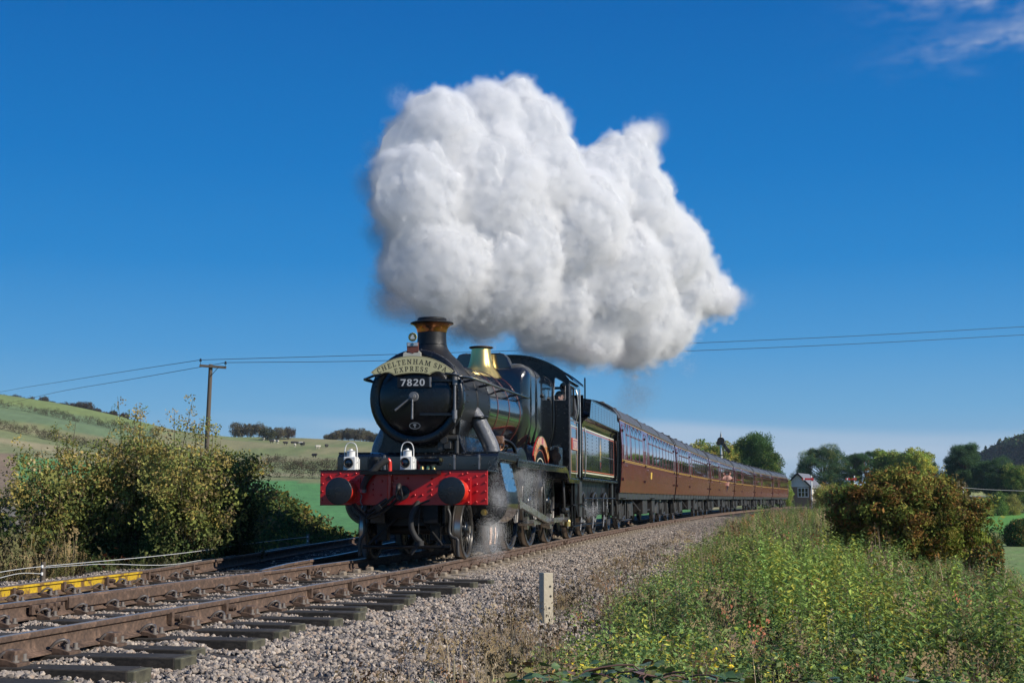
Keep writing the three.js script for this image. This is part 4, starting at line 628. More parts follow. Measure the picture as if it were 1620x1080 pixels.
// ---- headboard and lamps carried by the locomotive
{
  const hb = place(thing('headboard', 'cream curved headboard reading CHELTENHAM SPA EXPRESS with a crest on top', 'headboard'), 0);
  const R = 1.02, cy = 3.19 - R, cx = -.022, n = 40, zf = -1.06;
  // outline: outer arc, straight ends, lower edge with two scallops
  const pts = [...arc(cx, cy, R, Math.PI / 2 - .72, Math.PI / 2 + .72, n)];
  const lower = [[-.605, 2.868], [-.55, 2.905], [-.47, 2.932], [-.40, 2.932], [-.34, 2.91], [-.305, 2.885], [-.2, 2.902], [-.1, 2.913], [0, 2.917], [.1, 2.913], [.2, 2.902], [.265, 2.885], [.30, 2.91], [.36, 2.932], [.43, 2.932], [.51, 2.905], [.56, 2.868]];
  const outline = [...pts, ...lower];
  const tx = canvasTex(2048, 640, (x, w, h) => {
    const k = w / 1.4, X = (u) => (u - cx) * k + w / 2, Y = (y) => (3.22 - y) * k; x.fillStyle = '#d2c896'; x.fillRect(0, 0, w, h);
    x.strokeStyle = '#5d553a'; x.lineWidth = 11; x.lineJoin = 'round'; x.beginPath(); outline.forEach(([a, b], i) => { const px = X(cx + (a - cx) * .972), py = Y(3.03 + (b - 3.03) * .955); i ? x.lineTo(px, py) : x.moveTo(px, py); }); x.closePath(); x.stroke();
    x.fillStyle = '#1d1b16'; x.textAlign = 'center'; x.textBaseline = 'middle';
    const line = (str, yTop, rad, half, size, shift = 0) => { const cy2 = yTop - rad, span = 2 * Math.asin(half / rad); x.font = `${size}px serif`; const ws = [...str].map((c) => x.measureText(c).width), tot = ws.reduce((a, b) => a + b, 0); let acc = 0; [...str].forEach((c, i) => { const t = (acc + ws[i] / 2) / tot - .5; acc += ws[i]; const a = Math.PI / 2 - t * span + shift; x.save(); x.translate(X(cx + rad * Math.cos(a)), Y(cy2 + rad * Math.sin(a))); x.rotate(Math.PI / 2 - a); x.fillText(c, 0, 0); x.lineWidth = 6; x.strokeStyle = '#1d1b16'; x.strokeText(c, 0, 0); x.restore(); }); };
    line('CHELTENHAM SPA', 3.096, 1.14, .572, 156); line('EXPRESS', 2.983, 1.2, .285, 150, .012);
  });
  const geo = ext(outline, .016, .003); const fg = new THREE.ShapeGeometry(shapeOf(outline), 12); { const p = fg.attributes.position, uv = fg.attributes.uv, k = 2048 / 1.4; for (let i = 0; i < p.count; i++) uv.setXY(i, ((p.getX(i) - cx) * k + 1024) / 2048, 1 - (3.22 - p.getY(i)) * k / 640); }
  mesh('board', [T(geo, 0, 0, zf - .02)], M.cream, hb); mesh('lettered_face', T(fg, 0, 0, zf + .0022), S([1, 1, 1], .5, { map: tx }), hb);
  mesh('crest_scroll', [T(ext([[-.17, 3.17], [.125, 3.17], [.125, 3.235], [.09, 3.265], [.07, 3.235], [-.1, 3.235], [-.125, 3.255], [-.16, 3.235]], .012, .003), 0, 0, zf - .014)], S([.62, .58, .46], .5), hb);
  mesh('crest_shield', [T(ext([[-.105, 3.40], [.083, 3.40], [.08, 3.26], [.02, 3.245], [-.011, 3.225], [-.045, 3.245], [-.1, 3.26]], .012, .003), 0, 0, zf - .01)], S([.20, .065, .04], .45), hb);
  mesh('shield_band', [B(.17, .052, .01, -.011, 3.372, zf + .008)], S([.42, .47, .50], .5), hb);
  mesh('band_cross', [B(.05, .018, .006, -.011, 3.372, zf + .0145), B(.018, .046, .006, -.011, 3.372, zf + .0155)], S([.04, .14, .22], .5), hb);
  mesh('crest_roundel', [T(latheZ([[0, 0], [.06, 0], [.072, .008], [.066, .02], [.05, .012], [0, .012]].reverse(), 28), -.011, 3.49, zf - .008)], S([.50, .42, .16], .4), hb);
  mesh('roundel_wreath', Array.from({ length: 12 }, (_, i) => { const a = i / 12 * 6.283; return RB(.022, .022, .014, .004, -.011 + .058 * Math.cos(a), 3.49 + .058 * Math.sin(a), zf + .012, 0, 0, a); }), S([.09, .11, .04], .5), hb);
  mesh('roundel_bird', [T(ext([[-.03, -.03], [.035, -.03], [.04, -.005], [.01, .0], [.02, .03], [-.005, .045], [-.02, .02], [-.035, .0]], .006, .001), -.011, 3.487, zf + .008)], S([.55, .6, .6], .5), hb);
  mesh('hanging_bracket', [B(.05, .3, .02, -.011, 3.1, zf - .035), B(.05, .06, .22, -.011, 3.24, zf - .14)], M.satin, hb);
  function lamp(x, label) {
    const l = place(thing('head_lamp', label, 'lamp'), 0); const z = -.66, y = 1.375, k = (g) => T(g, x, y, z);
    mesh('lamp_body', [RB(.19, .205, .17, .012, 0, .11, 0), C(.07, .07, .09, 'y', 0, .255, -.005, 20), B(.19, .012, .18, 0, .012, 0)].map(k), M.lampWhite, l);
    mesh('vent_cap', [C(.04, .082, .012, 'y', 0, .306, -.005, 20), C(.022, .03, .025, 'y', 0, .322, -.005, 12)].map(k), M.lampWhite, l);
    mesh('lens_ring', [latheZ([[.062, 0], [.078, 0], [.08, .02], [.066, .028], [.06, .01]].reverse(), 28)].map((g) => T(g, -.012, .115, .084)).map(k), M.frameGrey, l);
    mesh('lens', [latheZ([[.064, .0], [.045, .016], [0, .024]], 24)].map((g) => T(g, -.012, .115, .086)).map(k), M.lens, l);
    mesh('handle', [tube([[-.098, .1, 0], [-.1, .25, 0], [-.095, .34, 0], [-.065, .41, 0], [0, .435, 0], [.065, .41, 0], [.095, .34, 0], [.1, .25, 0], [.098, .1, 0]], .0085, 48, 6)].map(k), M.lampWhite, l);
    mesh('side_plate', [B(.015, .19, .13, .1, .11, 0), B(.03, .16, .03, .115, .1, -.03), C(.012, .012, .03, 'x', .112, .13, .03, 8)].map(k), M.lampWhite, l);
  }
  lamp(-.885, 'white oil lamp at the far end of the platform, above the hose'); lamp(.02, 'white oil lamp at the middle of the red buffer beam, below the smokebox');
}
// ---------------------------------------------------------------- tender
{
  const t = place(thing('tender', 'black lined tender coupled behind the locomotive, crest on its side', 'tender'), 0), K = (n, g, m, o) => mesh(n, g, m, t, o), f = -11.95, b = -18.85, mid = (f + b) / 2, len = f - b;
  const prof = [[-1.25, 1.46], [1.25, 1.46], [1.25, 2.60], [1.262, 2.68], [1.30, 2.75], [1.37, 2.80], [1.375, 2.82], [-1.375, 2.82], [-1.37, 2.80], [-1.30, 2.75], [-1.262, 2.68], [-1.25, 2.60]];
  K('tank', [T(ext(prof, len, 0), 0, 0, b)], M.gloss);
  K('running_plate', [RB(2.62, .06, 7.5, .01, 0, 1.40, mid)], M.satin);
  K('front_plate', [B(2.5, .85, .03, 0, 2.4, f + .02), B(2.4, .7, .03, 0, 3.05, f - .7)], M.frame);
  for (const s of [-1, 1]) {
    K('coal_plate', [extX([[f - .42, 2.82], [f - .72, 3.27], [-18.35, 3.27], [-18.38, 3.10], [b - .1, 3.06], [b - .1, 2.82]], s * 1.375 - .012, s * 1.375 + .012, 0)], M.gloss);
    const rv = []; for (let z = f - .9, i = 0; z > -18.7; z -= .62, i++) for (let y = 2.88; y < 3.2; y += .062) rv.push([s * 1.387, y, z, s, 0, 0]); for (let z = f - .14; z > b + .1; z -= .9) for (let y = 1.62; y < 2.55; y += .085) rv.push([s * 1.251, y, z, s, 0, 0]); K('rivets', rivets(rv, .0125), M.black, { kind: 'stuff' });
    K('plate_beading', [B(.03, .025, 5.75, s * 1.38, 3.275, -15.5), B(.028, .022, len, s * 1.378, 2.825, mid)], M.satin);
    const ln = (w, y0, y1, z0, z1) => [B(.003, w, z0 - z1, s * 1.2525, y0, (z0 + z1) / 2), B(.003, w, z0 - z1, s * 1.2525, y1, (z0 + z1) / 2), B(.003, y1 - y0 - w, w, s * 1.2525, (y0 + y1) / 2, z0 - w / 2), B(.003, y1 - y0 - w, w, s * 1.2525, (y0 + y1) / 2, z1 + w / 2)];
    K('panel_lining', ln(.03, 1.55, 2.585, f - .08, b + .08), M.creamLine); K('panel_lining', ln(.018, 1.60, 2.535, f - .13, b + .13), M.orangeLine); K('panel_seam', [B(.004, .012, len - .3, s * 1.252, 2.03, mid)], M.steelPipe);
    // frame with three openings over the wheels
    const holes = [-12.9, -15.2, -17.5].map((z) => [...arc(z, .86, .62, .12, Math.PI - .12, 14)]);
    K('outside_frame', [extX([[f + .15, 1.37], [b - .2, 1.37], [b - .2, 1.2], [-18.3, .75], [-17.9, .52], [-12.5, .52], [-12.2, .7], [f + .15, 1.0]].reverse(), s * 1.06 - .012, s * 1.06 + .012, 0, [])], M.frame);
    for (const z of [-12.9, -15.2, -17.5]) {
      wheel(t, s * .752, .62, z, .62, 14, z, false);
      K('frame_opening', [extX(arc(z, .86, .40, 0, Math.PI, 16), s * 1.075 - .004, s * 1.075 + .004)], M.black);
      K('axle_box', [RB(.12, .26, .26, .02, s * 1.13, .62, z), RB(.05, .12, .16, .02, s * 1.2, .62, z)], M.frameGrey);
      K('leaf_spring', [tube([[s * 1.13, .96, z + .48], [s * 1.13, 1.05, z + .2], [s * 1.13, 1.08, z], [s * 1.13, 1.05, z - .2], [s * 1.13, .96, z - .48]], .04, 16, 6), RB(.1, .3, .1, .01, s * 1.13, .93, z)], M.frameGrey);
      K('spring_hanger', [bar([s * 1.14, .98, z + .47], [s * 1.14, .6, z + .45], .022), bar([s * 1.14, .98, z - .47], [s * 1.14, .6, z - .45], .022), B(.05, .06, .5, s * 1.12, .42, z), bar([s * 1.14, .5, z + .3], [s * 1.14, .2, z + .55], .02)], M.steelPipe);
      K('brake_block', [RB(.09, .4, .1, .02, s * .76, .66, z + .73)], M.frame);
    }
    K('footstep', [RB(.05, .85, .42, .01, s * 1.2, .95, f + .05), RB(.28, .03, .44, .006, s * 1.18, .38, f + .05), RB(.28, .03, .44, .006, s * 1.18, .82, f + .05), RB(.05, .9, .3, .01, s * 1.2, .92, b + .25), RB(.26, .03, .34, .006, s * 1.18, .42, b + .25)], M.frameGrey);
    K('handrail', [tube([[s * 1.32, 1.45, b + .12], [s * 1.34, 1.7, b + .12], [s * 1.34, 2.4, b + .12], [s * 1.32, 2.55, b + .12]], .018, 16, 8), tube([[s * 1.3, 1.45, f - .06], [s * 1.32, 1.6, f - .06], [s * 1.32, 2.45, f - .06], [s * 1.3, 2.6, f - .06]], .018, 16, 8)], M.steel);
    K('vacuum_pipe', [bar([s * .98, .3, f], [s * .98, .3, b], .03), bar([s * 1.25, .95, f - .2], [s * 1.25, .95, b], .018)], M.frame);
    // painted crest: a lion above a wheel
    const tx = canvasTex(256, 320, (x, w, h) => { x.clearRect(0, 0, w, h); x.fillStyle = '#08090a'; x.fillRect(0, 0, w, h); x.fillStyle = '#c79a2e'; x.beginPath(); x.moveTo(128, 10); x.lineTo(160, 40); x.lineTo(140, 62); x.quadraticCurveTo(196, 80, 188, 130); x.lineTo(206, 176); x.lineTo(172, 168); x.lineTo(160, 206); x.lineTo(118, 204); x.lineTo(98, 168); x.lineTo(66, 170); x.lineTo(84, 120); x.lineTo(62, 80); x.lineTo(108, 64); x.closePath(); x.fill(); x.fillStyle = '#8d8a7c'; x.fillRect(64, 206, 128, 18); x.strokeStyle = '#b9b29a'; x.lineWidth = 9; x.beginPath(); x.arc(128, 214, 46, 0, 7); x.stroke(); x.fillStyle = '#a23128'; x.beginPath(); x.moveTo(78, 240); x.lineTo(178, 240); x.lineTo(128, 310); x.closePath(); x.fill(); });
    const pl = new THREE.PlaneGeometry(.62, .86); mesh('painted_crest', T(pl, s * 1.2545, 2.08, -15.55, 0, s * Math.PI / 2, 0), PH([1, 1, 1], .25, { map: tx, clearcoat: .6 }), t);
  }
  K('axle', [-12.9, -15.2, -17.5].map((z) => C(.08, .08, 1.5, 'x', 0, .62, z, 12)), M.frame);
  const coal = []; const r = rngOf(31); for (let i = 0; i < 420; i++) { const z = lerp(-12.8, -17.4, r()), x = (r() * 2 - 1) * 1.2, q = new THREE.IcosahedronGeometry(.06 + .09 * r(), 0); q.rotateX(r() * 6); q.rotateY(r() * 6); coal.push(T(q, x, 2.9 + .32 * (1 - x * x / 1.6) * (.5 + .5 * r()), z)); }
  K('coal', coal, S([.012, .012, .012], .45, { flatShading: true }), { kind: 'stuff' });
  K('fire_iron_tunnel', [T(ext([[-.95, 2.82], [.95, 2.82], [.95, 3.1], [-.95, 3.1]], .8), 0, 0, -18.6)], M.satin);
  K('rear_hoop', [tube([[-1.34, 1.5, -18.72], [-1.36, 2.6, -18.72], [-1.32, 3.1, -18.72], [-1.15, 3.42, -18.72], [-.8, 3.58, -18.72], [0, 3.66, -18.72], [.8, 3.58, -18.72], [1.15, 3.42, -18.72], [1.32, 3.1, -18.72], [1.36, 2.6, -18.72], [1.34, 1.5, -18.72]], .024, 80, 8)], M.satin);
  K('cab_post', [bar([1.18, 3.15, -13.1], [1.18, 3.85, -13.1], .018), bar([.2, 3.1, -12.8], [.2, 3.4, -12.8], .03)], M.frame);
  K('rear_beam', [B(2.5, .45, .05, 0, 1.05, b - .25), C(.2, .2, .04, 'z', .87, 1.055, b - .75, 24), C(.2, .2, .04, 'z', -.87, 1.055, b - .75, 24), C(.1, .1, .5, 'z', .87, 1.055, b - .5, 16), C(.1, .1, .5, 'z', -.87, 1.055, b - .5, 16)], M.frame);
}
// ---------------------------------------------------------------- coaches
{
  const Lc = 19.66, H = Lc / 2;
  const proto = new THREE.Group(), K = (n, g, m, o) => mesh(n, g, m, proto, o);
  const side = [[1.33, 1.12], [1.375, 1.5], [1.40, 1.95], [1.40, 2.5], [1.37, 2.95], [1.325, 3.22]];
  const roofArc = [[1.325, 3.22], [1.27, 3.36], [1.14, 3.52], [.92, 3.66], [.6, 3.77], [.3, 3.82], [0, 3.835]];
  const mir = (p) => p.slice().reverse().map(([x, y]) => [-x, y]);
  K('body_side', [T(ext([...side, ...mir(side)], Lc - .1), 0, 0, -(Lc - .1) / 2)], M.maroon);
  K('roof', [T(ext([...roofArc, ...mir(roofArc), [-1.2, 3.2], [1.2, 3.2]], Lc - .06, 0), 0, 0, -(Lc - .06) / 2).translate(0, .004, 0)], M.roofGrey);
  K('gutter', [B(.03, .035, Lc - .1, 1.335, 3.235, 0), B(.03, .035, Lc - .1, -1.335, 3.235, 0)], M.roofGrey);
  const endShape = [...side.map(([x, y]) => [x - .01, y]), ...roofArc.slice(1).map(([x, y]) => [x - .005, y - .01]), ...mir([...side.map(([x, y]) => [x - .01, y]), ...roofArc.slice(1, -1).map(([x, y]) => [x - .005, y - .01])])];
  K('end_panel', [T(ext(endShape, .05), 0, 0, H - .05), T(ext(endShape, .05), 0, 0, -H)], M.satin);
  for (const s of [-1, 1]) K('gangway', [B(1.0, 2.1, .34, 0, 2.2, s * (H + .17)), B(.06, .06, .3, .3, 1.3, s * (H + .2))], M.rubber);
  K('solebar', [B(.09, .2, Lc - .2, 1.24, 1.02, 0), B(.09, .2, Lc - .2, -1.24, 1.02, 0), B(2.4, .1, Lc - .3, 0, 1.06, 0)], M.frameGrey);
  K('footboard', [-H + .9, 0, H - .9].flatMap((z) => [B(.16, .03, .75, 1.36, .96, z)]), M.under);
  const X = (y) => { let i = 0; while (i < side.length - 2 && y > side[i + 1][1]) i++; const A = side[i], Bq = side[i + 1]; return lerp(A[0], Bq[0], clamp((y - A[1]) / (Bq[1] - A[1]), 0, 1)); };
  const strip = (y0, y1, z0, z1, out, n = 4) => { const pos = [], idx = []; for (let i = 0; i <= n; i++) { const y = lerp(y0, y1, i / n); pos.push(X(y) + out, y, z0, X(y) + out, y, z1); } for (let i = 0; i < n; i++) { const a = i * 2; idx.push(a, a + 1, a + 3, a, a + 3, a + 2); } const g = new THREE.BufferGeometry(); g.setAttribute('position', new THREE.Float32BufferAttribute(pos, 3)); g.setIndex(idx.map((q, k) => [idx[k - k % 3], idx[k - k % 3 + 2], idx[k - k % 3 + 1]][k % 3])); g.computeVertexNormals(); return g; };
  const frameOf = (y0, y1, z0, z1, w = .035) => { const m = (y) => X(y) + .006; return [beam([m(y0), y0, z0], [m(y0), y0, z1], .02, w), beam([m(y1), y1, z0], [m(y1), y1, z1], .02, w), beam([m(y0), y0, z0], [m(y1), y1, z0], .02, w, [0, 0, 1]), beam([m(y0), y0, z1], [m(y1), y1, z1], .02, w, [0, 0, 1])]; };
  // windows from the front end (+z) backwards, matching a compartment coach: doors at the ends and the middle
  const zs = [1.75, 3.05, 4.2, 5.4, 8.6, 10.0, 11.3, 12.6, 14.0, 15.4, 16.7, 17.9].map((d) => H - d);
  zs.forEach((z, i) => {
    const w = sub(proto, 'window'), hw = i === 0 ? .33 : .48; w.position.set(0, 0, z);
    mesh('pane', strip(2.13, 2.79, hw, -hw, .004), M.pane, w); mesh('ventilator_pane', strip(2.85, 3.13, hw, -hw, .004), M.pane, w);
    mesh('frame', [...frameOf(2.11, 3.15, hw, -hw), beam([X(2.82) + .008, 2.82, hw], [X(2.82) + .008, 2.82, -hw], .02, .05), beam([X(2.98) + .007, 2.86, 0], [X(2.98) + .007, 3.13, 0], .015, .03, [0, 0, 1])], M.paneFrame, w);
  });
  for (const d of [.72, 7.0, 19.0]) {
    const z = H - d, dr = sub(proto, 'door'); dr.position.set(0, 0, z);
    mesh('window_pane', strip(2.2, 3.05, .24, -.24, .0045), M.pane, dr); mesh('door_gap', [strip(1.2, 3.18, .385, .372, .003, 8), strip(1.2, 3.18, -.372, -.385, .003, 8)], M.black, dr);
    mesh('window_frame', frameOf(2.18, 3.07, .25, -.25, .03), M.maroon, dr); mesh('handle', [RB(.05, .03, .12, .006, X(1.9) + .02, 1.9, -.28), bar([X(2.1) + .03, 2.05, .42], [X(2.5) + .03, 2.5, .42], .014)], M.steel, dr);
    mesh('hinge', [1.5, 2.0, 2.9].map((y) => B(.05, .08, .05, X(y) + .015, y, .385)), M.black, dr);
  }
  K('waist_line', [strip(2.01, 2.021, H - .06, -H + .06, .0035, 1), strip(2.05, 2.061, H - .06, -H + .06, .0035, 1), strip(3.185, 3.195, H - .06, -H + .06, .0035, 1)], M.yellowLine);
  K('panel_joint', [H - 6.4, H - 7.7, H - 12.2].map((z) => strip(1.16, 1.98, z, z - .014, .003, 6)), M.black);
  K('class_plate', [strip(1.62, 1.85, H - 8.6, H - 9.1, .004, 1)], M.yellowLine);
  K('roof_vent', [2.5, 5.5, 9, 12, 15, 18].flatMap((d) => [RB(.28, .1, .36, .03, .45, 3.84, H - d), RB(.28, .1, .36, .03, -.45, 3.84, H - d)]), M.roofGrey);
  K('roof_rib', [.6, 6.5, 13, 19].map((d) => T(ext([...roofArc.map(([x, y]) => [x, y + .004]), ...mir(roofArc.slice(0, -1)).map(([x, y]) => [x, y + .004]), ...mir(roofArc.slice(0, -1)).reverse().map(([x, y]) => [x * 1.012, y + .02]), ...roofArc.slice().reverse().map(([x, y]) => [x * 1.012, y + .02])], .06), 0, 0, H - d)), M.roofGrey);
  // underframe gear
  K('vacuum_cylinder', [C(.26, .28, .55, 'y', .85, .68, 4.6, 20), C(.26, .28, .55, 'y', .85, .68, -4.4, 20)], M.frameGrey);
  K('battery_box', [RB(.5, .5, 1.5, .02, .95, .68, 1.4), RB(.5, .45, 1.0, .02, .95, .7, -1.6)], M.under);
  K('truss', [bar([1.1, .95, 5.2], [1.1, .55, 2.4], .03), bar([1.1, .55, 2.4], [1.1, .55, -2.4], .03), bar([1.1, .55, -2.4], [1.1, .95, -5.2], .03), C(.12, .12, 1.6, 'x', 0, .6, 3.4, 14), C(.04, .04, 12, 'z', .6, .7, 0, 8), B(.4, .3, .5, .3, .7, -3)], M.under);
  K('steam_pipe', [bar([1.2, .9, H - .2], [1.2, .5, H - .3], .03), tube([[.35, .95, H + .1], [.3, .6, H + .35], [.2, .45, H + .45]], .04, 12, 8), tube([[-.3, .95, H + .1], [-.25, .55, H + .4], [-.1, .5, H + .45]], .04, 12, 8), C(.09, .09, .6, 'z', .87, 1.06, H + .3, 14), C(.22, .22, .05, 'z', .87, 1.06, H + .6, 20), C(.09, .09, .6, 'z', -.87, 1.06, H + .3, 14), C(.22, .22, .05, 'z', -.87, 1.06, H + .6, 20)], M.under);
  for (const c of [H - 2.75, -H + 2.75]) {
    const b = sub(proto, 'bogie'); b.position.z = c;
    const fr = []; for (const s of [-1, 1]) fr.push(extX([[-1.85, .62], [-1.5, .52], [-.75, .50], [-.45, .36], [.45, .36], [.75, .50], [1.5, .52], [1.85, .62], [1.85, .74], [.7, .78], [.5, .72], [-.5, .72], [-.7, .78], [-1.85, .74]], s * 1.02 - .02, s * 1.02 + .02), B(.04, .5, .06, s * 1.03, .55, 1.85), B(.04, .5, .06, s * 1.03, .55, -1.85));
    fr.push(B(2.0, .2, .4, 0, .62, 0), B(2.0, .12, .1, 0, .62, 1.8), B(2.0, .12, .1, 0, .62, -1.8)); mesh('side_frame', fr, M.under, b);
    const ax = [], sp = []; for (const s of [-1, 1]) for (const z of [-1.295, 1.295]) { ax.push(RB(.16, .24, .26, .02, s * 1.08, .46, z)); sp.push(C(.07, .07, .24, 'y', s * 1.06, .66, z + .28, 12), C(.07, .07, .24, 'y', s * 1.06, .66, z - .28, 12)); }
    for (const s of [-1, 1]) sp.push(tube([[s * 1.06, .42, .5], [s * 1.06, .34, .2], [s * 1.06, .32, 0], [s * 1.06, .34, -.2], [s * 1.06, .42, -.5]], .045, 12, 6), bar([s * 1.1, .9, .5], [s * 1.1, .3, .5], .025), bar([s * 1.1, .9, -.5], [s * 1.1, .3, -.5], .025));
    mesh('axle_box', ax, M.frameGrey, b); mesh('spring', sp, M.frameGrey, b);
    mesh('brake_rigging', [RB(.08, .36, .09, .02, .77, .46, 1.79), RB(.08, .36, .09, .02, .77, .46, .8), RB(.08, .36, .09, .02, .77, .46, -.8), RB(.08, .36, .09, .02, .77, .46, -1.79), bar([1.14, .3, 1.9], [1.14, .3, -1.9], .02), C(.03, .03, .5, 'y', 1.12, .55, .95, 8), C(.03, .03, .5, 'y', 1.12, .55, -.95, 8), B(.12, .03, .6, 1.2, .34, 1.3)], M.under, b);
    for (const s of [-1, 1]) for (const z of [-1.295, 1.295]) { // coach wheels are plain discs: one mesh each
      const k = 'coach'; wheelCache[k] ||= (() => { const lx = (pts) => { const g = lathe(pts, 36); g.rotateZ(-Math.PI / 2); return g; }; return merged([lx([[0, .0], [.12, .03], [.30, -.03], [.39, .06], [.448, .062], [.457, .05], [.461, -.04], [.485, -.06], [.485, -.08], [.39, -.08], [.3, -.08], [0, -.08]])]); })();
      const m = mesh('wheel', wheelCache[k], M.tyre, b); m.position.set(s * .752, .457, z); if (s < 0) m.rotation.y = Math.PI;
    }
  }
  const labels = ['maroon coach directly behind the tender, its windows largest in view', 'maroon coach second behind the tender, its side seen very aslant', 'maroon coach third behind the tender, a passenger leaning from its window', 'maroon coach fourth behind the tender, just before the bend straightens the view', 'maroon coach second from the tail of the train', 'maroon coach at the tail of the train, beside the dark conifer'];
  for (let i = 0; i < 6; i++) {
    const c = i ? proto.clone() : proto, s0 = 19.5 + i * 20.12, a = at(s0 + 2.75).p, b = at(s0 + Lc - 2.75).p, d = b.clone().sub(a);
    if (i) c.remove(c.children.find((q) => q.name === 'class_plate'));
    c.name = numbered('passenger_coach'); scene.add(c); tag(c, labels[i], 'railway coach', 'maroon coaches of the train');
    c.position.copy(a.clone().add(b).multiplyScalar(.5)); c.rotation.order = 'YXZ'; c.rotation.y = -Math.atan2(d.x, -d.z); c.rotation.x = Math.atan2(d.y, Math.hypot(d.x, d.z));
  }
}
// ---------------------------------------------------------------- people
function personGeo(o) { // head at the origin's height o.h; a single smooth surface of head, neck, shoulders, trunk and arms; faces +z
  const h = o.h || 1.7, hy = h - .115, f = (x, y, z) => {
    let d = capsule(x, y, z, [0, hy + .03, -.01], [0, hy - .03, .012], .092, .074);
    d = smin(d, capsule(x, y, z, [0, hy - .07, .045], [0, hy - .085, .05], .036, .03), .04);      // chin
    d = smin(d, capsule(x, y, z, [0, hy + .005, .088], [0, hy - .028, .104], .009, .015), .018);   // nose
    for (const s of [-1, 1]) { d = smin(d, capsule(x, y, z, [s * .088, hy + .01, -.005], [s * .09, hy - .025, -.002], .014, .011), .01); d = Math.max(d, -(Math.hypot(x - s * .034, y - hy - .008, z - .108) - .02)); } // ears, eye hollows
    d = smin(d, capsule(x, y, z, [-.02, hy - .058, .082], [.02, hy - .058, .082], .008, .008), .012);
    d = smin(d, capsule(x, y, z, [0, hy - .06, -.02], [0, hy - .2, -.03], .055, .065), .05);
    d = smin(d, capsule(x, y, z, [-.14, hy - .27, -.03], [.14, hy - .27, -.03], .09, .09), .08);
    d = smin(d, capsule(x, y, z, [0, hy - .35, -.02], [0, hy - .8, -.02], .19, .16), .1);
    for (const s of [-1, 1]) { const a = o.arm && o.arm[s < 0 ? 0 : 1] || [[s * .25, hy - .56, .02], [s * .22, hy - .78, .18]]; d = smin(d, capsule(x, y, z, [s * .19, hy - .27, -.03], a[0], .062, .05), .05); d = smin(d, capsule(x, y, z, a[0], a[1], .048, .036), .03); d = smin(d, capsule(x, y, z, a[1], [a[1][0], a[1][1] - .02, a[1][2] + .07], .035, .028), .02); }
    for (const s of [-1, 1]) { d = smin(d, capsule(x, y, z, [s * .09, hy - .8, -.02], [s * .1, hy - 1.15, .0], .1, .07), .08); d = smin(d, capsule(x, y, z, [s * .1, hy - 1.15, 0], [s * .1, .06, -.02], .07, .05), .04); d = smin(d, capsule(x, y, z, [s * .1, .045, -.03], [s * .1, .04, .14], .045, .04), .04); }
    return d; };
  return [f, hy];
}
function person(label, pos, turn, o) {
  const t = thing('person', label, 'person', pos, turn), [f, hy] = personGeo(o), h = o.h || 1.7;
  const g = surfaceNet(f, [-.42, -.05, -.3], [.42, h + .05, .42], .03), hd = surfaceNet(f, [-.14, hy - .22, -.16], [.14, h + .04, .16], .0085);
  // the fine head replaces the coarse one; colours by height
  const p = g.attributes.position, idx = []; for (let i = 0; i < g.index.count; i += 3) { const a = g.index.getX(i), b = g.index.getX(i + 1), c = g.index.getX(i + 2); if (Math.max(p.getY(a), p.getY(b), p.getY(c)) < hy - .19 || Math.max(Math.abs(p.getX(a)), Math.abs(p.getX(b))) > .13) idx.push(a, b, c); } g.setIndex(idx);
  const all = mergeGeometries([g.toNonIndexed(), hd.toNonIndexed()].map((q) => { for (const k of Object.keys(q.attributes)) if (!['position', 'normal'].includes(k)) q.deleteAttribute(k); return q; }));
  const P = all.attributes.position, col = new Float32Array(P.count * 3); for (let i = 0; i < P.count; i++) { const y = P.getY(i) - hy, z = P.getZ(i), x = P.getX(i); let c = o.coat || [.013, .016, .026]; if (y > -.135 || (y > -.16 && z > .0 && Math.abs(x) < .05)) { c = [.42, .20, .145]; if (y < -.045 && y > -.072 && z > .07 && Math.abs(x) < .026) c = [.30, .10, .085]; if (Math.hypot(Math.abs(x) - .034, y - .006) < .014 && z > .06) c = [.06, .045, .04]; if (y > .018 && Math.abs(Math.abs(x) - .034) < .022 && y < .03 && z > .06) c = [.06, .04, .03]; } else if (y < -.82) c = [.02, .022, .03]; if (z > .2 && y < -.4) c = [.4, .2, .15]; col.set(c, i * 3); }
  all.setAttribute('color', new THREE.BufferAttribute(col, 3)); mesh('body', all, S([1, 1, 1], .65, { vertexColors: true }), t);
  // cap or hair over the skull
  const hf = (x, y, z) => Math.max(capsule(x, y, z, [0, hy + .036, -.014], [0, hy - .02, -.01], .104, .086), .0 - (y - hy - (z > .02 ? .045 + .02 * (z > .06) : -.05)) * (o.cap ? 1 : 1));
  mesh(o.cap ? 'cap' : 'hair', surfaceNet(hf, [-.13, hy - .12, -.14], [.13, h + .06, .13], .012), o.cap ? M.navy : M.hair, t);
  if (o.cap) mesh('cap_peak', [T(ext(arc(0, 0, .085, Math.PI, 2 * Math.PI, 14, .075), .008, .002), 0, hy + .062, .06, -Math.PI / 2 + .25 + Math.PI, 0, 0)], M.navy, t);
  return t;
}
{
  const a = at(10.1, 1.0).p, b = at(10.55, 1.04).p, q = at(10);
  person('crewman in dark clothes and cap looking out of the cab front window, the lower face', [a.x, 1.65, a.z], -q.t - .12, { h: 1.70, cap: false, coat: [.012, .016, .028] });
  person('crewman standing behind the other one in the cab, the upper face', [b.x, 1.80, b.z], -q.t + .1, { h: 1.78, coat: [.02, .024, .035] });
  const c = at(72.6, 1.12).p; const pp = person('passenger with a bare arm leaning out of a window of the third coach', [c.x, c.y + 2.62 - 1.52, c.z], -at(72).t + .25, { h: 1.7, coat: [.42, .22, .17], arm: [[[-.25, .95, .05], [-.2, .85, .2]], [[.3, 1.2, .1], [.24, 1.32, .28]]] }); pp.rotation.z = -.3;
}
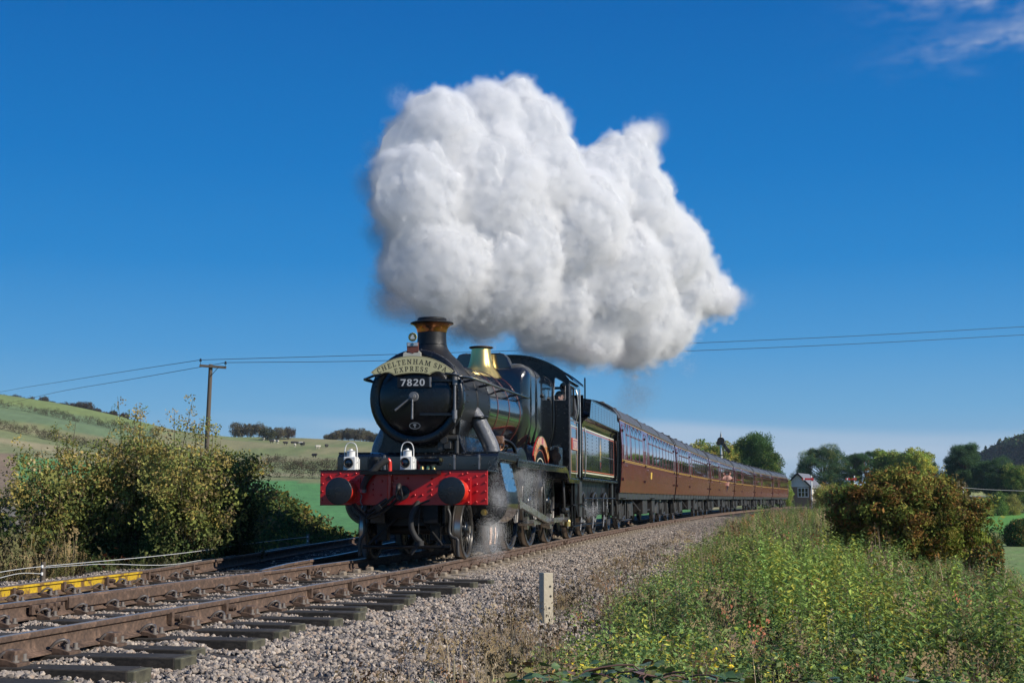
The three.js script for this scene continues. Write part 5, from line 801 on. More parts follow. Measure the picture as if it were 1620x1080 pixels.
// ---------------------------------------------------------------- leaves, tufts and twigs
const m4 = new THREE.Matrix4(), qt = new THREE.Quaternion(), eu = new THREE.Euler(), UPV = V(0, 1, 0);
// n folded leaves inside a ball; each leaf two triangles with its own shade
function leafCluster(seed, n, spread, len, wid, o = {}) {
  const r = rngOf(seed), pos = [], nor = [], col = [];
  for (let i = 0; i < n; i++) {
    let p; do p = V(r() * 2 - 1, r() * 2 - 1, r() * 2 - 1); while (p.lengthSq() > 1);
    p.multiplyScalar(spread); if (o.tall) p.y *= o.tall; if (o.flat) p.y *= o.flat;
    const dir = V(r() * 2 - 1, (r() * 2 - 1) * (o.level ?? .7) + (o.lift ?? 0), r() * 2 - 1).normalize(), sidev = V(r() * 2 - 1, (r() * 2 - 1) * .6, r() * 2 - 1).cross(dir).normalize(), up = dir.clone().cross(sidev).multiplyScalar(.12 * wid), l = len * (.65 + .6 * r()), w = wid * (.65 + .6 * r()) / 2, f = .7 + .6 * r(), tint = o.tint ? o.tint(r) : [1, 1, 1];
    const a = p, b = p.clone().addScaledVector(dir, l), m1 = p.clone().addScaledVector(dir, l * .45).addScaledVector(sidev, w).add(up), m2 = p.clone().addScaledVector(dir, l * .45).addScaledVector(sidev, -w).add(up);
    const tri = (A, Bq, Cq) => { const nn = Bq.clone().sub(A).cross(Cq.clone().sub(A)).normalize(); for (const v of [A, Bq, Cq]) { pos.push(v.x, v.y, v.z); nor.push(nn.x, nn.y, nn.z); col.push(f * tint[0], f * tint[1], f * tint[2]); } };
    tri(a, m1, b); tri(a, b, m2);
  }
  const g = new THREE.BufferGeometry(); g.setAttribute('position', new THREE.Float32BufferAttribute(pos, 3)); g.setAttribute('normal', new THREE.Float32BufferAttribute(nor, 3)); g.setAttribute('color', new THREE.Float32BufferAttribute(col, 3)); return g;
}
function bladeTuft(seed, n, h, spread, w, o = {}) { // upright blades, bent outward
  const r = rngOf(seed), pos = [], nor = [], col = [];
  for (let i = 0; i < n; i++) {
    const a = r() * 6.283, rad = spread * Math.sqrt(r()), hh = h * (.55 + .6 * r()), bend = (o.bend ?? .35) * hh * (.3 + r()), b = r() * 6.283, ww = w * (.6 + .8 * r()) / 2, f = .7 + .55 * r(), dx = Math.cos(b), dz = Math.sin(b), tint = o.tint ? o.tint(r) : [1, 1, 1];
    const p0 = V(rad * Math.cos(a), 0, rad * Math.sin(a)), p1 = p0.clone().add(V(dx * bend * .3, hh * .55, dz * bend * .3)), p2 = p0.clone().add(V(dx * bend, hh, dz * bend)), sx = V(-dz * ww, 0, dx * ww);
    const q = [p0.clone().add(sx), p0.clone().sub(sx), p1.clone().add(sx.clone().multiplyScalar(.8)), p1.clone().sub(sx.clone().multiplyScalar(.8)), p2];
    for (const [x, y, z] of [[0, 1, 2], [1, 3, 2], [2, 3, 4]]) { const nn = q[y].clone().sub(q[x]).cross(q[z].clone().sub(q[x])).normalize(); for (const k of [x, y, z]) { pos.push(q[k].x, q[k].y, q[k].z); nor.push(nn.x, nn.y, nn.z); col.push(f * tint[0], f * tint[1], f * tint[2]); } }
    if (o.seed) for (let k = 0; k < 5; k++) { const c = p2.clone().add(V((r() - .5) * .05, -(r()) * .16 * hh, (r() - .5) * .05)), e = .012; const t3 = [c.clone().add(V(e, 0, 0)), c.clone().add(V(-e, .02, e)), c.clone().add(V(0, .035, -e))]; for (const v of t3) { pos.push(v.x, v.y, v.z); nor.push(0, 1, 0); col.push(f * o.seed[0], f * o.seed[1], f * o.seed[2]); } }
  }
  const g = new THREE.BufferGeometry(); g.setAttribute('position', new THREE.Float32BufferAttribute(pos, 3)); g.setAttribute('normal', new THREE.Float32BufferAttribute(nor, 3)); g.setAttribute('color', new THREE.Float32BufferAttribute(col, 3)); return g;
}
function nettle(seed, h, leaves, len, tint) { // a stem with pairs of drooping leaves
  const r = rngOf(seed), pos = [], nor = [], col = [];
  const tri = (A, Bq, Cq, c) => { const nn = Bq.clone().sub(A).cross(Cq.clone().sub(A)).normalize(); for (const v of [A, Bq, Cq]) { pos.push(v.x, v.y, v.z); nor.push(nn.x, nn.y, nn.z); col.push(...c); } };
  const lean = V((r() - .5) * .25, 1, (r() - .5) * .25);
  const top = lean.clone().multiplyScalar(h), st = .006; tri(V(-st, 0, 0), V(st, 0, 0), top, [.7, .6, .4]); tri(V(0, 0, -st), V(0, 0, st), top, [.7, .6, .4]);
  for (let i = 0; i < leaves; i++) { const t = .25 + .75 * i / leaves, p = lean.clone().multiplyScalar(h * t), a = i * 2.4 + r(), l = len * (1.15 - .55 * t) * (.8 + .4 * r()), d = V(Math.cos(a), .25 - .55 * r(), Math.sin(a)).normalize(), sd = V(-Math.sin(a), .2 * (r() - .5), Math.cos(a)), w = l * .24, b = p.clone().addScaledVector(d, l).add(V(0, -l * .25, 0)), m = p.clone().addScaledVector(d, l * .4), f = .75 + .5 * r(), c = tint.map((q) => q * f); tri(p, m.clone().addScaledVector(sd, w), b, c); tri(p, b, m.clone().addScaledVector(sd, -w), c); }
  const g = new THREE.BufferGeometry(); g.setAttribute('position', new THREE.Float32BufferAttribute(pos, 3)); g.setAttribute('normal', new THREE.Float32BufferAttribute(nor, 3)); g.setAttribute('color', new THREE.Float32BufferAttribute(col, 3)); return g;
}
// a set of copies: list of [x, y, z, scale, r, g, b, (turn), (tilt)]
function copies(name, geo, mat, list, parent, kind) {
  const im = new THREE.InstancedMesh(geo, mat, list.length), c = new THREE.Color(), r = rngOf(list.length + 5); im.name = name; im.castShadow = im.receiveShadow = true;
  list.forEach((p, i) => { const tilt = p[8] ?? 3; m4.compose(V(p[0], p[1], p[2]), qt.setFromEuler(eu.set((r() - .5) * tilt, r() * 6.283, (r() - .5) * tilt)), V(p[3], p[3] * (p[7] ?? 1), p[3])); im.setMatrixAt(i, m4); im.setColorAt(i, c.setRGB(p[4], p[5], p[6])); });
  im.userData.kind = kind || 'stuff'; parent.add(im); return im;
}
const pick = (r, list) => { const t = r() * list.reduce((a, q) => a + q[1], 0); let s = 0; for (const q of list) { s += q[1]; if (t <= s) return q[0]; } return list[0][0]; };
const LC = { big: leafCluster(101, 26, 1, .55, .34), med: leafCluster(102, 22, 1, .42, .26), needle: leafCluster(103, 34, 1, .5, .12, { flat: .55 }), fine: leafCluster(104, 26, .16, .062, .042), fine2: leafCluster(105, 20, .13, .058, .036), broad: leafCluster(106, 18, .17, .11, .06), spray: leafCluster(107, 16, .09, .06, .036, { tall: 2.2, lift: .5 }) };

// a tree far off: trunk with limbs, crown of leaf clumps on the shells of many lobes
function tree(name, label, px, base, top, wpx, d, o) {
  const r = rngOf(o.seed), foot = far(px, base, d), gy = height(foot.x, foot.z), k = d / 2200, H = (far(px, top, d).y - gy), Wd = wpx * k, t = thing(name, label, 'tree', [foot.x, gy - .1, foot.z], 0, o.group), crown0 = o.crown ?? .25;
  const tr = [bar([0, -.3, 0], [.02 * H, H * .55, 0], H * .028, 9, H * .016)];
  const lobes = []; const nl = o.lobes || 16;
  for (let i = 0; i < nl; i++) { const f = (i + .5) / nl, a = i * 2.4 + r(), y = lerp(crown0 + .08, .93, Math.pow(f, o.pow || 1)), prof = o.shape ? o.shape((y - crown0) / (1 - crown0)) : Math.sqrt(Math.max(.05, 1 - Math.pow((y - crown0 - .42 * (1 - crown0)) / (.62 * (1 - crown0)), 2))), rr = Wd / 2 * prof * (.35 + .6 * Math.sqrt(r())); lobes.push([rr * Math.cos(a), y * H, rr * Math.sin(a), (o.lobe || .2) * Wd * (.7 + .6 * r())]); }
  for (const [x, y, z, q] of lobes) tr.push(bar([.015 * H, Math.min(y * .75, H * .5), 0], [x * .85, y, z * .85], H * .010, 6, H * .004));
  mesh('trunk', tr, o.bark || M.bark, t);
  const list = [], per = Math.round((o.n || 700) * 1.5 / nl), size = o.size || .8;
  for (const [x, y, z, q] of lobes) { const tone = .8 + .4 * r(); for (let i = 0; i < per; i++) { let v; do v = V(r() * 2 - 1, r() * 2 - 1, r() * 2 - 1); while (v.lengthSq() > 1); v.normalize().multiplyScalar(q * (.55 + .5 * r())); v.y *= o.squash ?? .75; const c = pick(r, o.colors), f = tone * (.8 + .4 * r()); list.push([x + v.x, Math.max(y + v.y, H * crown0 * .7), z + v.z, size * .85 * (.6 + .7 * r()), c[0] * f * 2.0, c[1] * f * 2.0, c[2] * f * 1.75]); } }
  copies('crown', o.geo || LC.big, M.leaf, list, t);
  return t;
}
const GR = { dark: [.034, .066, .024], pine: [.042, .080, .036], blue: [.048, .085, .052], mid: [.10, .155, .04], olive: [.17, .17, .05], light: [.19, .245, .06], yellow: [.30, .26, .05], gold: [.32, .22, .05], brown: [.19, .11, .04], rust: [.25, .10, .03] };
{
  const G = 'trees beyond the train';
  tree('broadleaf_tree', 'rounded olive green tree behind the semaphore signal', 1130, 806, 703, 110, 225, { seed: 1, n: 1500, lobes: 18, size: .62, colors: [[GR.olive, 3], [GR.gold, .7], [GR.mid, 2]], crown: .08 });
  tree('broadleaf_tree', 'light green tree between the signal and the dark conifer', 1168, 806, 697, 60, 232, { seed: 2, n: 1100, lobes: 14, size: .6, colors: [[GR.olive, 2], [GR.light, 2], [GR.mid, 2]], crown: .08 });
  tree('conifer_tree', 'tall dark green conifer with ragged top at the tail of the train', 1200, 806, 683, 66, 212, { seed: 3, n: 1900, lobes: 34, lobe: .2, size: .55, geo: LC.med, pow: .9, colors: [[GR.dark, 4], [GR.pine, 2], [GR.mid, .5]], crown: .04, shape: (y) => 1.05 - .72 * y + .12 * Math.sin(y * 17) });
  tree('conifer_tree', 'lower dark green conifer leaning out beside the tall one', 1222, 806, 713, 42, 208, { seed: 4, n: 1000, lobes: 22, lobe: .22, size: .5, geo: LC.med, colors: [[GR.dark, 3], [GR.mid, 1], [GR.olive, .7]], crown: .02, shape: (y) => 1.1 - .7 * y });
  tree('broadleaf_tree', 'small yellow green tree between the last coach and the signal box', 1240, 806, 754, 26, 215, { seed: 5, n: 520, lobes: 12, size: .4, geo: LC.med, colors: [[GR.mid, 2], [GR.olive, 2], [GR.light, 1]], crown: 0 });
  tree('pine_tree', 'broad round dark pine right behind the signal box', 1303, 800, 704, 80, 270, { seed: 6, n: 1900, lobes: 30, lobe: .17, size: .62, geo: LC.needle, bark: M.pineBark, colors: [[GR.pine, 4], [GR.blue, 2], [GR.olive, .6]], crown: .12, squash: .6 });
  tree('pine_tree', 'slim pine with bare trunk, the first of a pair past the broad pine', 1349, 800, 714, 26, 285, { seed: 7, n: 560, lobes: 11, lobe: .3, size: .55, geo: LC.needle, bark: M.pineBark, colors: [[GR.dark, 3], [GR.pine, 2]], crown: .42, squash: .45 });
  tree('pine_tree', 'taller pine of the pair, standing against the sky', 1371, 800, 709, 36, 285, { seed: 8, n: 800, lobes: 14, lobe: .26, size: .55, geo: LC.needle, bark: M.pineBark, colors: [[GR.pine, 3], [GR.dark, 2]], crown: .34, squash: .45 });
  tree('broadleaf_tree', 'rounded grey green tree next to the pair of pines', 1409, 800, 711, 62, 262, { seed: 9, n: 1400, lobes: 18, size: .6, colors: [[GR.mid, 3], [GR.light, 1], [GR.olive, 2]], crown: .06 });
  tree('broadleaf_tree', 'yellow green autumn tree above the red brown shrub', 1452, 800, 712, 66, 240, { seed: 10, n: 1500, lobes: 20, size: .55, colors: [[GR.light, 2], [GR.yellow, 1.6], [GR.olive, 2]], crown: .06, shape: (y) => 1.05 - .62 * y });
  tree('conifer_tree', 'small dark spiky conifer between autumn tree and great pine', 1480, 800, 727, 24, 300, { seed: 11, n: 420, lobes: 12, lobe: .26, size: .5, geo: LC.needle, colors: [[GR.dark, 3], [GR.blue, 1]], crown: .1, shape: (y) => 1 - .8 * y });
  tree('pine_tree', 'great spreading pine, the tallest tree by the field', 1526, 796, 698, 62, 262, { seed: 12, n: 1900, lobes: 30, lobe: .2, size: .62, geo: LC.needle, bark: M.pineBark, colors: [[GR.pine, 3], [GR.blue, 3], [GR.dark, 1]], crown: .22, squash: .5, shape: (y) => 1.08 - .5 * y + .12 * Math.sin(y * 14) });
  tree('pine_tree', 'dark blue green pine with pale bare limbs below its crown', 1573, 796, 726, 62, 255, { seed: 13, n: 1500, lobes: 22, lobe: .2, size: .6, geo: LC.needle, bark: M.conc, colors: [[GR.pine, 3], [GR.blue, 2], [GR.dark, 2]], crown: .25, squash: .6 });
  tree('pine_tree', 'dark tree at the very edge of the picture under the wooded hill', 1612, 796, 734, 50, 250, { seed: 14, n: 1100, lobes: 18, size: .6, geo: LC.needle, colors: [[GR.dark, 2], [GR.mid, 2], [GR.olive, 1]], crown: .1 });
  tree('broadleaf_tree', 'low dark tree filling the gap between great pine and autumn tree', 1497, 798, 750, 40, 245, { seed: 15, n: 620, lobes: 12, size: .5, colors: [[GR.dark, 2], [GR.mid, 1]], crown: .02 });
  // bushes in front of those trees
  const bush = (label, px, base, top, w, d, seed, colors, n = 700) => tree('bush', label, px, base, top, w, d, { seed, n, lobes: 14, lobe: .26, size: .34, geo: LC.med, colors, crown: 0, group: undefined }).userData.category = 'bush';
  bush('olive bush growing right up against the signal box steps', 1309, 812, 768, 44, 150, 31, [[GR.olive, 3], [GR.light, 1], [GR.brown, 1]]);
  bush('dark green bush between signal box and the red brown shrub', 1336, 826, 768, 46, 120, 32, [[GR.dark, 2], [GR.mid, 2], [GR.brown, .6]]);
  bush('grey brown bare bush to the field side of the red brown shrub', 1500, 820, 764, 60, 120, 33, [[[.13, .10, .06], 3], [GR.olive, 2]]);
  bush('clipped green hedge block by the low building', 1551, 806, 789, 32, 200, 34, [[GR.olive, 3], [GR.mid, 1]], 500);
  bush('dark shaggy bush at the head of the bright field', 1578, 806, 780, 30, 205, 35, [[GR.mid, 2], [GR.dark, 2]], 500);
  bush('pale rough bush beside the shaggy bush', 1598, 806, 784, 30, 208, 36, [[GR.olive, 3], [[.16, .14, .07], 1]], 500);
  bush('round dark bush standing in the hedge between the two fields', 1612, 864, 823, 28, 105, 37, [[GR.dark, 4], [GR.brown, 1]], 900);
  bush('brown green thorn bush at the corner of the near field', 1560, 922, 852, 30, 52, 38, [[GR.brown, 2], [GR.dark, 2], [GR.olive, 1]], 1000);
}
function hedge(label, pts, w, h, seed, colors, dens = 5, geo = LC.med, size = .45) {
  const r = rngOf(seed), t = thing('hedge', label, 'hedge'), list = []; t.userData.group = 'field hedges';
  for (let i = 0; i + 1 < pts.length; i++) { const [x0, z0] = pts[i], [x1, z1] = pts[i + 1], len = Math.hypot(x1 - x0, z1 - z0), n = Math.round(len * dens * h); for (let k = 0; k < n; k++) { const f = r(), x = lerp(x0, x1, f), z = lerp(z0, z1, f), hh = h * (.62 + .5 * (fbm2(x * .13 + seed, z * .13, 3) + .5)), y = Math.pow(r(), .8) * hh, ox = (r() - .5) * w, oz = (r() - .5) * w, c = pick(r, colors), q = .75 + .5 * r(); list.push([x + ox, height(x, z) + y, z + oz, size * (.6 + .8 * r()), c[0] * q, c[1] * q, c[2] * q]); } }
  delete t.userData.group; copies('foliage', geo, M.leaf, list, t); return t;
}
const pl = (px, d) => [azOf(px) * d, -d];
const HB = [[[.085, .062, .042], 3], [[.07, .078, .032], 2], [[.12, .09, .058], 1]];
hedge('dark brown hedge along the top of the bright green field', [pl(330, 232), pl(400, 232), pl(450, 232), pl(520, 228), pl(640, 222)], 2, 2.6, 51, HB, 4);
hedge('broken hedge of thorn bushes across the middle of the hillside', [pl(380, 318), pl(430, 318), pl(470, 312), pl(520, 300), pl(640, 285)], 3, 2.5, 52, HB, 4, LC.med, .5);
hedge('thin hedge line high on the hillside left of the telegraph pole', [pl(-20, 455), pl(60, 455), pl(120, 440), pl(250, 420)], 2.5, 2.6, 53, HB, 3, LC.med, .5);
hedge('lower hedge line on the hillside behind the tall shrubs', [pl(-20, 360), pl(60, 350), pl(160, 330), pl(300, 300)], 2.5, 2.6, 54, HB, 3, LC.med, .5);
hedge('long dark hedge between the near and the bright field', [pl(1530, 114), pl(1580, 112), pl(1640, 111), pl(1900, 108)], 1.4, .9, 55, [[GR.dark, 3], [[.04, .03, .018], 2]], 7);
hedge('hedge behind the bright field below the pines', [pl(1500, 230), pl(1560, 222), pl(1640, 215), pl(1800, 215)], 2.5, 2.4, 56, [[GR.mid, 1], [GR.dark, 3], [GR.olive, 1]], 5);
// trees on the crest of the hill
{
  const r = rngOf(61); const one = (label, px, d, h, w, colors, seed, group) => { const az = azOf(px), x = az * d, z = -d, gy = height(x, z), t = thing('hill_tree', label, 'tree', [x, gy - .2, z], 0, group), lst = [], q = rngOf(seed); h *= .62; w *= .72; mesh('trunk', [bar([0, 0, 0], [0, h * .6, 0], .3, 6, .18), bar([0, h * .3, 0], [w * .25, h * .7, 0], .15, 5, .08), bar([0, h * .3, 0], [-w * .25, h * .7, .2], .15, 5, .08)], M.bark, t); for (let i = 0; i < 120; i++) { let v; do v = V(q() * 2 - 1, q() * 2 - 1, q() * 2 - 1); while (v.lengthSq() > 1); const c = pick(q, colors), f = .75 + .5 * q(); lst.push([v.x * w * .5, h * .6 + v.y * h * .42, v.z * w * .5, .7 * (.7 + .6 * q()), c[0] * f, c[1] * f, c[2] * f]); } copies('crown', LC.big, M.leaf, lst, t); };
  const dk = [[[.10, .07, .055], 3], [[.08, .072, .046], 2]], gn = [[[.16, .145, .075], 2], [[.13, .11, .07], 2]];
  for (let i = 0; i < 15; i++) one('dark tree in the dense row on the hilltop at the picture edge', -25 + i * 11.5 + 3 * r(), 560 + 12 * r(), 7 + 2.5 * r(), 6.5, dk, 70 + i, 'dark trees in the hilltop row');
  for (const [i, px] of [88, 106, 121, 140, 152, 165, 178, 196].entries()) one('small scrubby tree on the falling skyline behind the shrubs', px + 55 * 0, 562, 4 + 2.5 * r(), 5, dk, 90 + i, 'scrubby trees on the skyline');
  for (const [i, px] of [372, 383, 396, 410].entries()) one('grey tree in the clump beyond the hillcrest nearest the pole', px, 560, 9 + 2 * r(), 7, gn, 110 + i, 'clump of grey trees near the pole');
  for (const [i, px] of [424, 440, 456].entries()) one(['pale green round tree standing on the pasture', 'middle brown tree of three on the pasture', 'dark spreading tree, outermost of three on the pasture'][i], px, 520 + i * 6, 7.5, 8, [[[[.075, .08, .035], 1]], gn, dk][i], 120 + i);
  for (let i = 0; i < 9; i++) one('tree in the hilltop spinney just left of the locomotive', 522 + i * 9.6, 572 + 8 * r(), [4, 6, 8, 9, 8, 9.5, 8.5, 7.5, 7][i], 7, gn, 130 + i, 'spinney on the hilltop beside the locomotive');
}
{ // wooded hill far off, one mass of crowns
  const list = [], r = rngOf(71); for (let i = 0; i < 7000; i++) { const x = 390 + (r() * 2 - 1) * 100, z = -990 + (r() * 2 - 1) * 260; const y = height(x, z); if (y < 16 && r() < .6) continue; const c = pick(r, [[[.05, .085, .034], 3], [[.085, .095, .034], 2], [[.13, .095, .035], 1], [[.075, .12, .042], 2]]), f = .7 + .6 * r(); list.push([x, y + 3 * r(), z, 3 + 2 * r(), c[0] * f * .8, c[1] * f, c[2] * f]); }
  const w = tag(copies('woodland', leafCluster(140, 34, 1, .8, .5), M.leaf, list, scene, 'stuff'), 'dense autumn woodland covering the far hill at the right edge');
}
{ // sheep on the pasture
  const geo = merged([surfaceNet((x, y, z) => smin(Math.max(capsule(x, y, z, [-.38, .68, 0], [.38, .7, 0], .3, .28)), smin(capsule(x, y, z, [.5, .86, 0], [.72, .82, 0], .13, .09), Math.min(...[[-.3, .14], [-.3, -.14], [.3, .14], [.3, -.14]].map(([a, b]) => capsule(x, y, z, [a, .5, b], [a, .02, b], .07, .05))), .08), .1), [-.8, -.05, -.4], [.9, 1.1, .4], .07)]);
  const r = rngOf(81), white = S([.52, .48, .40], .95), dark = S([.03, .027, .024], .95);
  [[417, 705, 1], [434, 707, 1], [439, 710, 1], [452, 714, 0], [464, 712, 0], [470, 711, 0], [476, 713, 1], [478, 716, 0], [481, 714, 0], [467, 717, 1], [503, 719, 1], [517, 718, 0], [430, 711, 0], [498, 727, 0]].forEach(([px, py, w], i) => { const d = 560 - (py - 698) * 6.2, x = azOf(px) * d, z = -d; const s = thing('sheep', w ? 'white sheep grazing on the hillside pasture' : 'dark sheep grazing on the hillside pasture', 'sheep', [x, height(x, z) - .02, z], r() * 6.28, w ? 'white sheep on the hillside' : 'dark sheep on the hillside'); s.scale.setScalar(1.25); mesh('body', geo, w ? white : dark, s); });
}
// ---------------------------------------------------------------- the tall shrubs left of the line
const twigs = (list) => list.map(([a, b, r0, r1]) => bar(a, b, r0, 5, r1));
function shrub(label, px, d, w, h, seed, o) {
  const r = rngOf(seed), x0 = azOf(px) * d, z0 = -d, y0 = height(x0, z0), t = thing('tall_shrub', label, 'shrub', [x0, y0 - .1, z0]), tw = [], A = [], Bq = [];
  const shoots = o.shoots || 26;
  for (let i = 0; i < shoots; i++) {
    const a = r() * 6.283, q = Math.sqrt(r()), bx = Math.cos(a) * q * w * .22, bz = Math.sin(a) * q * w * .18, spire = i < (o.spires || 5), len = h * (spire ? .72 + .3 * r() : .45 + .33 * r()), tx = spire ? bx * 2.6 + (r() - .5) * .4 : Math.cos(a) * q * w * .52, tz = spire ? bz : Math.sin(a) * q * w * .42;
    const P = (f) => [lerp(bx, tx, Math.pow(f, .85)), len * (1 - Math.pow(1 - f, spire ? 1 : 1.4)), lerp(bz, tz, f)];
    let prev = P(0); for (let k = 1; k <= 6; k++) { const n = P(k / 6); n[0] += (r() - .5) * .08; n[2] += (r() - .5) * .08; tw.push([prev, n, .018 * (1.15 - (k - 1) / 6), .018 * (1.15 - k / 6)]); prev = n; }
    const nl = Math.round((spire ? 26 : 38) * (o.dens || 1) * len / 3);
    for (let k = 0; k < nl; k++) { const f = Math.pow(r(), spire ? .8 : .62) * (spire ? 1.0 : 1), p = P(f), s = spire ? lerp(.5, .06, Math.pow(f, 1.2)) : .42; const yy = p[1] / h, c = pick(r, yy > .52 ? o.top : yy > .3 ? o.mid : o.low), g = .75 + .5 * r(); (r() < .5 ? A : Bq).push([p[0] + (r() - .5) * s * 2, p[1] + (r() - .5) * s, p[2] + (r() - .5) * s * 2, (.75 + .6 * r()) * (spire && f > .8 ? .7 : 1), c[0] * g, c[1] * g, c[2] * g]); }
  }
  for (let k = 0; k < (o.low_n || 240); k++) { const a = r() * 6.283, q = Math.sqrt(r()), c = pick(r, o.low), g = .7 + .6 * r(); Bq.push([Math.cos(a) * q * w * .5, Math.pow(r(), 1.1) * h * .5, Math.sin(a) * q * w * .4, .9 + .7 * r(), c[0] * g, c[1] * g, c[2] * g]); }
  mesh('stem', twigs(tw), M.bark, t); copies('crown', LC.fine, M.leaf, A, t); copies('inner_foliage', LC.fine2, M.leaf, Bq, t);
}
{
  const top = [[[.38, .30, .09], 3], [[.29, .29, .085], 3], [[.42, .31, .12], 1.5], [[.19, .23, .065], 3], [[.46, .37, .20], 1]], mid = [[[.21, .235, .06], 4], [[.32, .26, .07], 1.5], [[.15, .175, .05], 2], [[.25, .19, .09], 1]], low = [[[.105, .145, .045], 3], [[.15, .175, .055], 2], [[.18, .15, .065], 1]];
  const o = (x) => ({ top, mid, low, ...x });
  shrub('yellowing tall shrub at the picture edge, brown fields behind it', 14, 24, 1.6, 2.7, 201, o({ shoots: 24, spires: 6, dens: .95 }));
  shrub('golden tall shrub whose thin spire rises beside the sloping wires', 112, 24, 1.6, 3.2, 202, o({ shoots: 26, spires: 6, dens: 1.0 }));
  shrub('tallest golden shrub, two leafy spires left of the telegraph pole', 228, 24.3, 1.6, 3.25, 203, o({ shoots: 28, spires: 10, dens: 1.0 }));
  shrub('olive tall shrub standing in front of the telegraph pole', 300, 23.4, 1.4, 2.95, 204, o({ shoots: 26, spires: 9, dens: 1.0 }));
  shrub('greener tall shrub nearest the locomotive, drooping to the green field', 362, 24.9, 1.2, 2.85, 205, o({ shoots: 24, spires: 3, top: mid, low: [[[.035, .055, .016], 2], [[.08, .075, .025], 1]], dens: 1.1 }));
  shrub('short yellowish shrub filling the gap between the first two tall shrubs', 70, 23.4, 1.4, 1.6, 206, o({ shoots: 18, spires: 1, top: mid }));
  shrub('sparse slender sapling in front of the bright green field', 478, 37, 1.2, 1.25, 207, { top: [[[.055, .075, .022], 2], [[.13, .12, .04], 1]], mid: [[[.05, .07, .02], 1]], low, shoots: 8, spires: 3, dens: .8, low_n: 60 });
}
{ // brambles and undergrowth along the foot of the shrubs
  const r = rngOf(301), A = [], Bq = [], Cq = []; const u = tag(new THREE.Group(), 'tangled dark brambles and undergrowth along the far side of the track', null, null, 'stuff'); u.name = 'undergrowth'; scene.add(u);
  for (let i = 0; i < 5200; i++) { const px = -60 + 640 * r(), d = lerp(21.5, 44, Math.pow(r(), 1.1)), x = azOf(px) * d, z = -d, [s, uu] = su(x, z); const ue = s > -1 ? uY(s) - 1.5 : -5.4; if (uu > ue - .4) continue; const lim = clamp((ue - uu) * .55, .15, 1.25) * (px > 430 ? .8 : 1) * (.6 + .8 * (fbm2(x * .6, z * .6, 3) + .5)); const y = height(x, z) + lim * Math.pow(r(), .7); const c = pick(r, [[[.055, .09, .028], 4], [[.095, .12, .036], 2], [[.13, .11, .055], 1], [[.16, .12, .03], px > 440 ? 2 : .5], [[.11, .04, .02], .25], [[.20, .19, .17], px < 380 ? .6 : .1]]), g = .7 + .6 * r(); (r() < .5 ? A : Bq).push([x, y, z, (1.0 + .9 * r()) * clamp(d / 30, .6, 1), c[0] * g, c[1] * g, c[2] * g]); }
  for (let i = 0; i < 2600; i++) { const px = 395 + 190 * r(), d = lerp(29, 44, r()), x = azOf(px) * d, z = -d, [s, uu] = su(x, z), ue = uY(s) - 1.1; if (uu > ue) continue; const top = clamp((ue - uu) * .7, .2, 1.75) * (.55 + .75 * (fbm2(x * .5 + 8, z * .5, 3) + .5)), q = Math.pow(r(), .6), c = pick(r, [[[.075, .115, .034], 4], [[.12, .145, .04], 2], [[.30, .24, .05], q > .7 ? 1.6 : .4], [[.17, .12, .06], 1]]), g = .7 + .6 * r(); (r() < .5 ? A : Bq).push([x, height(x, z) + top * q, z, 1.1 + .8 * r(), c[0] * g, c[1] * g, c[2] * g]); }
  copies('bramble_leaves', LC.broad, M.leaf, A, u, 'stuff'); copies('small_leaves', LC.fine, M.leaf, Bq, u, 'stuff');
  for (let i = 0; i < 380; i++) { const px = -40 + 175 * r(), d = lerp(19.6, 23.5, r()), x = azOf(px) * d, z = -d, [s, uu] = su(x, z); if (uu > -4.7) continue; const f = .7 + .5 * r(), g = r() < .35; Cq.push([x, height(x, z) - .03, z, (.38 + .42 * r()) * (r() < .12 ? 1.7 : 1), (g ? .16 : .34) * f, (g ? .17 : .27) * f, (g ? .06 : .15) * f, 1, .3]); }
  for (let i = 0; i < 260; i++) { const px = 120 + 340 * r(), d = lerp(22, 27, r()), x = azOf(px) * d, z = -d, [s, uu] = su(x, z); if (uu > uY(s) - .8) continue; const f = .6 + .5 * r(); Cq.push([x, height(x, z) - .03, z, .4 + .3 * r(), .12 * f, .14 * f, .05 * f, 1, .3]); }
  copies('dry_grass', bladeTuft(311, 20, .7, .16, .012, { seed: [1.1, 1, .8] }), M.straw, Cq, u, 'stuff');
}
